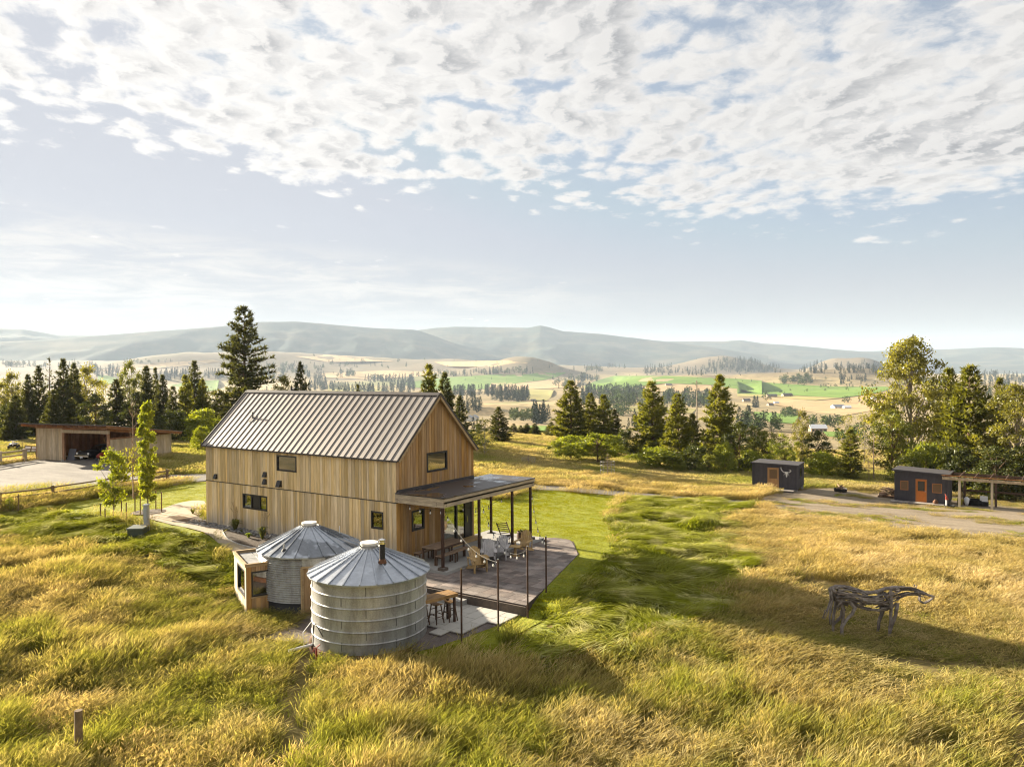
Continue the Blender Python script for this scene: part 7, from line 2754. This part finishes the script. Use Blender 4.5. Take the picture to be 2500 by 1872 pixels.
def grow():
    # tall meadow grass round the place
    x, y = spread(-62, 52, -24, 60, 9.5)
    d = np.hypot(x-CAM[0], y-CAM[1])
    keep = in_view(x, y) & (d < 66) & ~hard(x, y)
    keep &= RS.rand(len(x)) < np.clip(1.25-d/80, .35, 1)
    x, y, d = x[keep], y[keep], d[keep]
    out = np.zeros(len(x), bool)
    for P in BLOCK:
        out |= inpoly(P, x, y)
    for P in (ROUGH_R, ROUGH_L):
        out |= inpoly(P, x+RS.normal(0, .35, len(x)), y+RS.normal(0, .35, len(x)))
    out |= trail_dist(x, y) < .38*(1+.5*(fbm(x, y, 1.0, 4)-.5))
    x, y, d = x[~out], y[~out], d[~out]
    n1 = fbm(x, y, 6.0, 51, 4)
    n2 = fbm(x, y, 1.6, 52, 3)
    hgt = (.50+.80*np.clip((n1-.3)*1.1, 0, 1))*(.45+1.1*n2)
    nb = np.minimum(np.hypot(x-SC2[0], y-SC2[1]), np.hypot(x-11.5, y+6.0))
    hgt = hgt*(.50+.50*sst(2.0, 5.5, nb))
    hgt = hgt*(.40+.60*sst(1.8, 5.0, np.hypot(x-33.0, y-1.9)))
    hgt = hgt*(1-.22*sst(-4, 4, (x-30)*.55+(y-2)*.83))
    # clearings and dips between hummocks
    bare_ = fbm(x, y, 3.4, 61, 3)
    k = bare_ > .29
    x, y, d, hgt, n1 = x[k], y[k], d[k], hgt[k], n1[k]
    # short beside the yard and the road
    gx = (x-30)*.55+(y-6)*.83
    gold = np.clip(sst(-8, 5, gx-2+10*(fbm(x, y, 8.0, 71, 3)-.5)*2), 0, 1)
    gold = np.maximum(gold, .6*sst(.60, .70, fbm(x, y, 5.0, 73, 3)))
    gold = np.where((x < -14) & (y > 3), 1.0, gold)
    isg = RS.rand(len(x)) < gold
    wind = .25*np.sin(x*.35+y*.2)+RS.normal(0, .45, len(x))
    sc = np.column_stack([np.clip(1.0+d/110, 1, 1.5)]*2+[hgt])
    a = ~isg
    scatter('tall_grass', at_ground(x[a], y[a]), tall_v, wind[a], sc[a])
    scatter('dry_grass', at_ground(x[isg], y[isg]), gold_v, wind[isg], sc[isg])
    # farther meadow, larger sparser clumps
    x, y = spread(-150, 70, 0, 150, 2.6)
    d = np.hypot(x-CAM[0], y-CAM[1])
    keep = in_view(x, y) & (d >= 62) & (d < 150) & ~hard(x, y)
    keep &= RS.rand(len(x)) < np.clip(1.6-d/120, .25, 1)
    x, y, d = x[keep], y[keep], d[keep]
    out = np.zeros(len(x), bool)
    for P in BLOCK:
        out |= inpoly(P, x, y)
    x, y, d = x[~out], y[~out], d[~out]
    n1 = fbm(x, y, 9.0, 53, 4)
    hgt = .26+.60*np.clip((n1-.25)*1.3, 0, 1)
    scatter('meadow_grass', at_ground(x, y), far_v, RS.normal(0, .5, len(x)), np.column_stack([np.ones(len(x))*1.15]*2+[hgt]))
    # weeds on the dirt yard
    q = np.array(YARD_R)
    x, y = spread(*[v for p in zip(q.min(0), q.max(0)) for v in p], 5)
    k = inpoly(YARD_R, x, y) & ~hard(x, y) & (fbm(x*.6, y*1.6, 2.2, 95, 3) > .56)
    x, y = x[k], y[k]
    scatter('yard_weeds', at_ground(x, y, .03), gold_v+lodge_v[:2], RS.uniform(0, 6.28, len(x)), np.column_stack([np.ones(len(x))*1.2]*2+[RS.uniform(.08, .22, len(x))]))
    # wind-laid grass
    X, Y, Rz, Sc = [], [], [], []
    for P in (ROUGH_R, ROUGH_L):
        q = np.array(P)
        x, y = spread(*[v for p in zip(q.min(0), q.max(0)) for v in p], 13)
        k = inpoly(P, x, y) & ~hard(x, y)
        xj, yj = x+RS.normal(0, .22, len(x)), y+RS.normal(0, .22, len(x))
        for B in (LAWN_R, LAWN_L):
            k &= ~inpoly(B, xj, yj)
        for B in (GRAVEL_PAD, PATH_S, ROAD):
            k &= ~inpoly(B, x, y)
        x, y = x[k], y[k]
        ang = (fbm(x, y, 3.2, 81, 3)-.5)*7.0
        X.append(x)
        Y.append(y)
        Rz.append(ang+RS.normal(0, .25, len(x)))
        hh = .30+2.6*np.clip(fbm(x, y, 1.7, 83, 3)-.36, 0, 1)
        Sc.append(np.column_stack([np.ones(len(x))*1.1]*2+[hh]))
    x, y = np.concatenate(X), np.concatenate(Y)
    mound = .34*np.clip(fbm(x, y, 2.2, 87, 3)-.38, 0, 1)/.4
    scatter('lodged_grass', at_ground(x, y, mound-.03), lodge_v, np.concatenate(Rz), np.concatenate(Sc), idx=np.where(RS.rand(len(x)) < .75, RS.randint(0, 4, len(x)), RS.randint(4, 6, len(x))))
    # mown lawn
    X, Y = [], []
    for P in (LAWN_R, LAWN_L):
        q = np.array(P)
        x, y = spread(*[v for p in zip(q.min(0), q.max(0)) for v in p], 16)
        k = inpoly(P, x, y) & ~hard(x, y) & in_view(x, y)
        for B in (GRAVEL_PAD, PATH_S, ROAD, BED_A, BED_B):
            k &= ~inpoly(B, x, y)
        X.append(x[k])
        Y.append(y[k])
    x, y = np.concatenate(X), np.concatenate(Y)
    hh = .6+.9*fbm(x, y, 1.4, 91, 3)
    scatter('lawn_grass', at_ground(x, y, .03), lawn_v, RS.uniform(0, 6.28, len(x)), np.column_stack([np.ones(len(x))]*2+[hh]))


grow()

# ------------------------------------------------------------------ valley fields, far trees and farms
field_green = M('irrigated_field', (0.115, 0.20, 0.035), 1.0, spec=.1, col2=(0.16, 0.235, 0.05), scale=.012, stretch=(1, 2.5, 1), fine=(.06, .12))
field_pale = M('hay_field', (0.26, 0.25, 0.08), 1.0, spec=.1, col2=(0.32, 0.27, 0.11), scale=.012, fine=(.05, .12))
field_tan = M('stubble_field', (0.44, 0.32, 0.17), 1.0, spec=.1, col2=(0.37, 0.26, 0.14), scale=.014, fine=(.05, .12))
for px, m_, nm in [
    ([(985, 934), (1040, 928), (1090, 922), (1200, 915), (1310, 911), (1384, 909), (1360, 920), (1327, 928), (1245, 938), (1180, 950), (1100, 953), (1010, 946)], field_green, 'green_field'),
    ([(1425, 944), (1455, 930), (1498, 918), (1625, 918), (1694, 921), (1800, 925), (1860, 930), (1860, 962), (1800, 950), (1738, 940), (1625, 936), (1550, 944), (1492, 952), (1435, 952)], field_green, 'green_field'),
    ([(1800, 931), (1900, 936), (2010, 943), (2100, 945), (2183, 947), (2148, 958), (2100, 966), (2053, 972), (1940, 966), (1800, 962)], field_green, 'green_field'),
    ([(1800, 962), (1940, 967), (2053, 973), (1990, 978), (1900, 972), (1800, 968)], field_pale, 'hay_field'),
    ([(1248, 954), (1300, 950), (1352, 953), (1345, 970), (1336, 979), (1299, 979)], field_pale, 'hay_field'),
    ([(1276, 1042), (1335, 1042), (1333, 1066), (1318, 1064)], field_green, 'green_field'),
    ([(1245, 1042), (1276, 1042), (1318, 1064), (1290, 1062)], field_pale, 'hay_field'),
    ([(237, 915), (262, 917), (285, 923), (275, 936), (252, 940), (240, 930)], field_green, 'green_field'),
    ([(415, 941), (470, 931), (535, 928), (530, 952), (500, 958), (443, 946)], field_green, 'green_field'),
    ([(1500, 998), (1560, 992), (1700, 1000), (1690, 1010), (1560, 1008)], field_pale, 'hay_field'),
    ([(1840, 1006), (1900, 1010), (1950, 1016), (1940, 1036), (1880, 1032), (1845, 1022)], field_green, 'green_field'),
    ([(2008, 1056), (2060, 1058), (2060, 1072), (2020, 1070)], field_green, 'green_field'),
    ([(1550, 948), (1625, 938), (1735, 941), (1742, 952), (1680, 958), (1600, 956)], field_tan, 'stubble_field'),
    ([(1860, 968), (1990, 980), (2053, 975), (2150, 960), (2190, 966), (2150, 1000), (2060, 1016), (1960, 1004), (1880, 985)], field_tan, 'stubble_field'),
    ([(1200, 935), (1327, 930), (1420, 930), (1400, 946), (1300, 950), (1190, 954)], field_tan, 'stubble_field'),
    ([(720, 870), (900, 866), (1030, 872), (960, 882), (800, 884)], field_tan, 'stubble_field'),
    ([(780, 912), (930, 905), (1090, 908), (1010, 920), (900, 926), (790, 922)], field_tan, 'stubble_field'),
    ([(800, 940), (940, 946), (930, 956), (800, 956)], field_pale, 'hay_field'),
    ([(1060, 884), (1240, 880), (1290, 886), (1200, 896), (1090, 894)], field_tan, 'stubble_field'),
    ([(240, 905), (330, 890), (520, 878), (545, 884), (420, 896), (300, 906)], field_tan, 'stubble_field'),
]:
    P = gpoly(px)
    ext = np.ptp(np.array(P), 0).max()
    drape(nm, P, m_, 0.9, max(12.0, ext/26))

rsv = np.random.RandomState(5)


def far_conifer(seed, w):
    V, F, limbs = conifer(seed, w, .03, 13, 5, dens=.55, size=1.25, n=4, rnd=.35)
    return V, F


far_c = M('far_needles', (0.034, 0.048, 0.020), 1.0, spec=.05, rnd=.25)
far_b = M('far_leaves', (0.075, 0.105, 0.028), 1.0, spec=.05, rnd=.25)
far_y = M('far_leaves_pale', (0.12, 0.15, 0.045), 1.0, spec=.05, rnd=.2)
FC = []
for i, w in enumerate((.34, .42, .28)):
    V, F = far_conifer(300+i, w)
    FC.append(np_mesh('far_conifer', V, [F], far_c))
FB = []
for i in range(2):
    V, F, _l = broadleaf(320+i, 8.5, .6, 26, 9, leaf=.62, clump=1.5, limb=False)
    FB.append(np_mesh('far_broadleaf', V, [F], [far_b, far_y][i]))

BANDS = [  # column from, to; row of the feet from, to; count; height in picture points from, to; c conifer b broadleaf m mixed
    (0, 95, 890, 896, 26, 8, 14, 'm'), (95, 240, 890, 902, 40, 7, 12, 'm'), (228, 290, 908, 922, 26, 10, 20, 'c'), (262, 300, 900, 906, 10, 10, 16, 'c'), (300, 420, 880, 886, 18, 4, 8, 'm'),
    (376, 462, 912, 930, 46, 16, 34, 'c'), (500, 546, 912, 928, 24, 14, 30, 'c'), (560, 700, 906, 930, 50, 10, 22, 'm'), (640, 800, 893, 915, 40, 8, 18, 'm'),
    (748, 796, 918, 953, 44, 18, 36, 'c'), (785, 842, 946, 954, 26, 12, 22, 'c'), (838, 886, 950, 957, 18, 14, 22, 'c'), (885, 948, 952, 960, 24, 14, 26, 'c'), (945, 1012, 925, 960, 70, 20, 40, 'c'),
    (890, 952, 926, 934, 26, 12, 20, 'm'), (826, 864, 908, 921, 18, 9, 16, 'm'), (800, 1000, 884, 900, 18, 6, 11, 'm'), (1086, 1150, 911, 919, 20, 7, 14, 'm'), (1000, 1090, 914, 920, 16, 7, 12, 'm'), (1152, 1302, 904, 914, 60, 7, 14, 'm'),
    (1106, 1204, 960, 970, 46, 16, 30, 'c'), (1200, 1292, 962, 982, 60, 16, 46, 'c'), (1118, 1175, 990, 1012, 20, 18, 40, 'c'), (1250, 1302, 1022, 1034, 12, 26, 34, 'y'), (1300, 1340, 1018, 1036, 22, 26, 46, 'c'), (1040, 1100, 976, 1010, 14, 18, 34, 'c'),
    (1484, 1640, 880, 900, 130, 7, 13, 'c'), (1570, 1755, 902, 916, 90, 7, 14, 'c'), (1726, 1860, 880, 909, 170, 7, 13, 'c'), (1420, 1470, 903, 908, 14, 8, 14, 'm'), (1340, 1470, 895, 905, 14, 5, 10, 'c'), (1415, 1462, 922, 932, 24, 9, 16, 'm'), (1350, 1420, 925, 950, 34, 8, 16, 'm'),
    (1420, 1470, 955, 990, 40, 16, 32, 'c'), (1460, 1575, 955, 996, 110, 14, 26, 'm'), (1500, 1570, 950, 975, 40, 10, 16, 'b'), (1618, 1740, 968, 998, 90, 16, 28, 'm'), (1480, 1540, 1000, 1020, 10, 20, 34, 'b'),
    (1800, 1905, 880, 910, 150, 7, 13, 'c'), (1950, 2018, 886, 912, 80, 8, 14, 'c'), (2036, 2170, 892, 912, 110, 8, 14, 'c'), (2050, 2115, 922, 937, 30, 9, 16, 'c'), (2000, 2140, 940, 946, 20, 4, 7, 'b'), (1905, 1980, 926, 940, 30, 10, 18, 'b'),
    (2380, 2520, 900, 940, 230, 9, 16, 'c'), (2170, 2320, 900, 916, 60, 8, 14, 'c'), (1826, 1850, 990, 1000, 4, 22, 32, 'c'), (1908, 1944, 1006, 1020, 12, 16, 24, 'b'), (1850, 1900, 1036, 1054, 14, 24, 40, 'm'), (1800, 1834, 1030, 1044, 9, 26, 44, 'c'),
    (1978, 2070, 1034, 1044, 16, 16, 28, 'm'), (2060, 2075, 978, 984, 2, 14, 18, 'b'), (2094, 2106, 980, 984, 1, 16, 18, 'c'), (2040, 2140, 1060, 1080, 12, 20, 40, 'b'), (1740, 1860, 1040, 1070, 18, 22, 44, 'm'), (1530, 1590, 1030, 1064, 14, 24, 44, 'm'),
    (1020, 1110, 1040, 1066, 16, 26, 46, 'm'), (1120, 1200, 1056, 1076, 10, 24, 40, 'c'), (900, 1010, 1000, 1040, 12, 20, 36, 'c'), (640, 900, 960, 1040, 40, 20, 40, 'c'), (0, 520, 940, 1000, 50, 18, 34, 'c'), (1860, 1880, 960, 985, 4, 10, 16, 'b'), (1900, 2180, 946, 962, 6, 5, 9, 'b'),
    (2190, 2330, 950, 1010, 26, 14, 28, 'm'), (2400, 2500, 950, 1010, 26, 14, 28, 'm'),
]
cand = []
for u0, u1, v0, v1, n, h0, h1, k in BANDS:
    us, vs, hs = rsv.uniform(u0, u1, n), rsv.uniform(v0, v1, n), rsv.uniform(h0, h1, n)
    for u, v, h in zip(us, vs, hs):
        cand.append((u, v, h, k))
for i in range(260):                                  # lone trees and shrubs over the range
    cand.append((rsv.uniform(0, 2500), rsv.uniform(868, 960), rsv.uniform(3, 7), 'm'))
cand = np.array([(u, v, h, 'cbmy'.index(k)) for u, v, h, k in cand])
# where each foot stands: many rays at once
D_ = _fw[None]*FPX+(cand[:, 0:1]-1250)*_r2[None]-(cand[:, 1:2]-936)*_u2[None]
D_ = D_/np.hypot(D_[:, 0], D_[:, 1])[:, None]
ts = np.geomspace(70, 6500, 420)
hit = np.full(len(cand), -1.0)
prev = np.full(len(cand), True)
for i, t in enumerate(ts):
    P = CAM+t*D_
    below = P[:, 2] < H(P[:, 0], P[:, 1])
    new = below & (hit < 0)
    hit[new] = (ts[max(i-1, 0)]+t)/2
ok = hit > 0
cand, D_, hit = cand[ok], D_[ok], hit[ok]
pos = CAM+hit[:, None]*D_
pos[:, 2] = H(pos[:, 0], pos[:, 1])
hm = cand[:, 2]/FPX*hit*np.cos(np.arctan((cand[:, 0]-1250)/FPX))
hm = np.minimum(hm, 26)
order = np.argsort(-cand[:, 2])
rest_p, rest_s, rest_i = [], [], []
nc = nb_ = 0
LC = 'dim conifer in the tree rows down in the valley'
LB = 'small rounded broadleaf tree down in the valley'
for j in order:
    k = int(cand[j, 3])
    con = k == 0 or (k == 2 and rsv.rand() < .6)
    s = hm[j]/10
    wj = s*rsv.uniform(.85, 1.25)
    if con and nc < 240 or (not con) and nb_ < 70:
        if con:
            o = link('conifer_tree', FC[rsv.randint(3)])
            setp(o, LC, 'tree', 'conifers in the valley')
            nc += 1
        else:
            o = link('broadleaf_tree', FB[1 if k == 3 else 0])
            setp(o, LB, 'tree', 'broadleaf trees in the valley')
            nb_ += 1
        o.location = pos[j]
        o.scale = (wj, wj, s)
        o.rotation_euler = (0, 0, rsv.uniform(0, 6.28))
    else:
        rest_p.append(pos[j])
        rest_s.append((wj, wj, s))
        rest_i.append(rsv.randint(3) if con else 3+(k == 3))
scatter('valley_woods', np.array(rest_p), FC+FB, rsv.uniform(0, 6.28, len(rest_p)), np.array(rest_s), idx=np.array(rest_i))


def farm(u, v, wpx, hpx, depth, roofm, wallm, label, rz, name='farm_building', windows=0):
    p = GT(u, v)
    d = math.hypot(p[0]-CAM[0], p[1]-CAM[1])
    w, h = wpx/FPX*d, hpx/FPX*d
    t = thing(name, label, 'building', (p[0], p[1], p[2]-.2), math.atan2(RH[1], RH[0])+rz)
    e = h*.58
    MB().box(-w/2, w/2, -depth/2, depth/2, -1, e).obj('wall', wallm, t)
    for s_ in (1, -1):
        MB().extr([(-w/2-.4, s_*(depth/2+.5), e-.25), (-w/2-.4, 0, h), (-w/2-.4, 0, h+.25), (-w/2-.4, s_*(depth/2+.5), e)], (w+.8, 0, 0)).obj('roof', roofm, t)
    for x in (-w/2, w/2):
        MB().extr([(x-.05, -depth/2, e), (x-.05, depth/2, e), (x-.05, 0, h-.1)], (.1, 0, 0)).obj('gable', wallm, t)
    for k in range(windows):
        x = -w/2+w*(k+.5)/windows
        f = MB().box(x-.7, x+.7, -depth/2-.06, -depth/2-.01, e*.35, e*.75).obj('window', black_frame, t)
        MB().box(x-.6, x+.6, -depth/2-.08, -depth/2-.062, e*.38, e*.72).obj('pane', glass_dark, f)
    return t


wall_w = M('farm_white', (.66, .64, .60), .8)
wall_t = M('farm_tan', (.34, .26, .18), .8)
roof_g = M('farm_roof', (.30, .31, .34), .6)
roof_d = M('farm_roof_dark', (.10, .09, .09), .7)
roof_w = M('farm_roof_pale', (.62, .63, .66), .5)
farm(1996, 1054, 34, 17, 9, roof_w, wall_t, 'long barn with a white ribbed roof among trees below the sheds', -.15, windows=4)
farm(2046, 997, 26, 9, 12, roof_g, wall_w, 'long white farm shed in the tan field far behind the cottonwood, left', .1, windows=3)
farm(2068, 998, 15, 8, 10, roof_w, wall_w, 'smaller white farm shed at the right end of the long one', -.2)
farm(1921, 968, 22, 8, 12, roof_d, wall_t, 'dark roofed farmhouse at the lower edge of the green field', .1, windows=2)
farm(1884, 970, 22, 8, 12, roof_d, wall_t, 'brown farm buildings left of the dark roofed farmhouse', -.1)
farm(1895, 986, 10, 6, 8, roof_w, wall_w, 'tiny white house in the tan field under the green strip', 0)
farm(1880, 990, 12, 6, 8, roof_d, wall_t, 'tiny dark house left of the tiny white house', .2)
farm(1822, 980, 16, 7, 10, roof_d, wall_t, 'dark low barn at the trees by the tan field', 0)
farm(2138, 976, 16, 8, 10, roof_w, wall_w, 'white building half hidden by the left branches of the cottonwood', .1)
farm(1146, 1028, 15, 15, 8, roof_g, wall_w, 'white gabled house among trees beyond the roof slope, left', 1.2, windows=1)
farm(1158, 1026, 13, 14, 8, roof_g, wall_w, 'white gabled house among trees beyond the roof slope, right', 1.2, windows=1)
farm(1632, 941, 14, 5, 14, roof_d, wall_t, 'dark farm shed in the bare patch of the green fields', 0)
farm(1302, 979, 12, 5, 10, roof_d, wall_t, 'small dark barn at the edge of the pale field', 0)

# ------------------------------------------------------------------ haze
hzm, b, out = newmat('haze')
pv = b.n('ShaderNodeVolumePrincipled')
pv.inputs['Color'].default_value = (0.66, 0.80, 1.0, 1)
pv.inputs['Density'].default_value = 0.000052
pv.inputs['Anisotropy'].default_value = 0.12
hzm.node_tree.links.new(pv.outputs[0], out.inputs['Volume'])
hb = MB().box(-13500, 13500, -13500, 13500, -74.0, 460.0).obj('haze', hzm)
hb['kind'] = 'stuff'
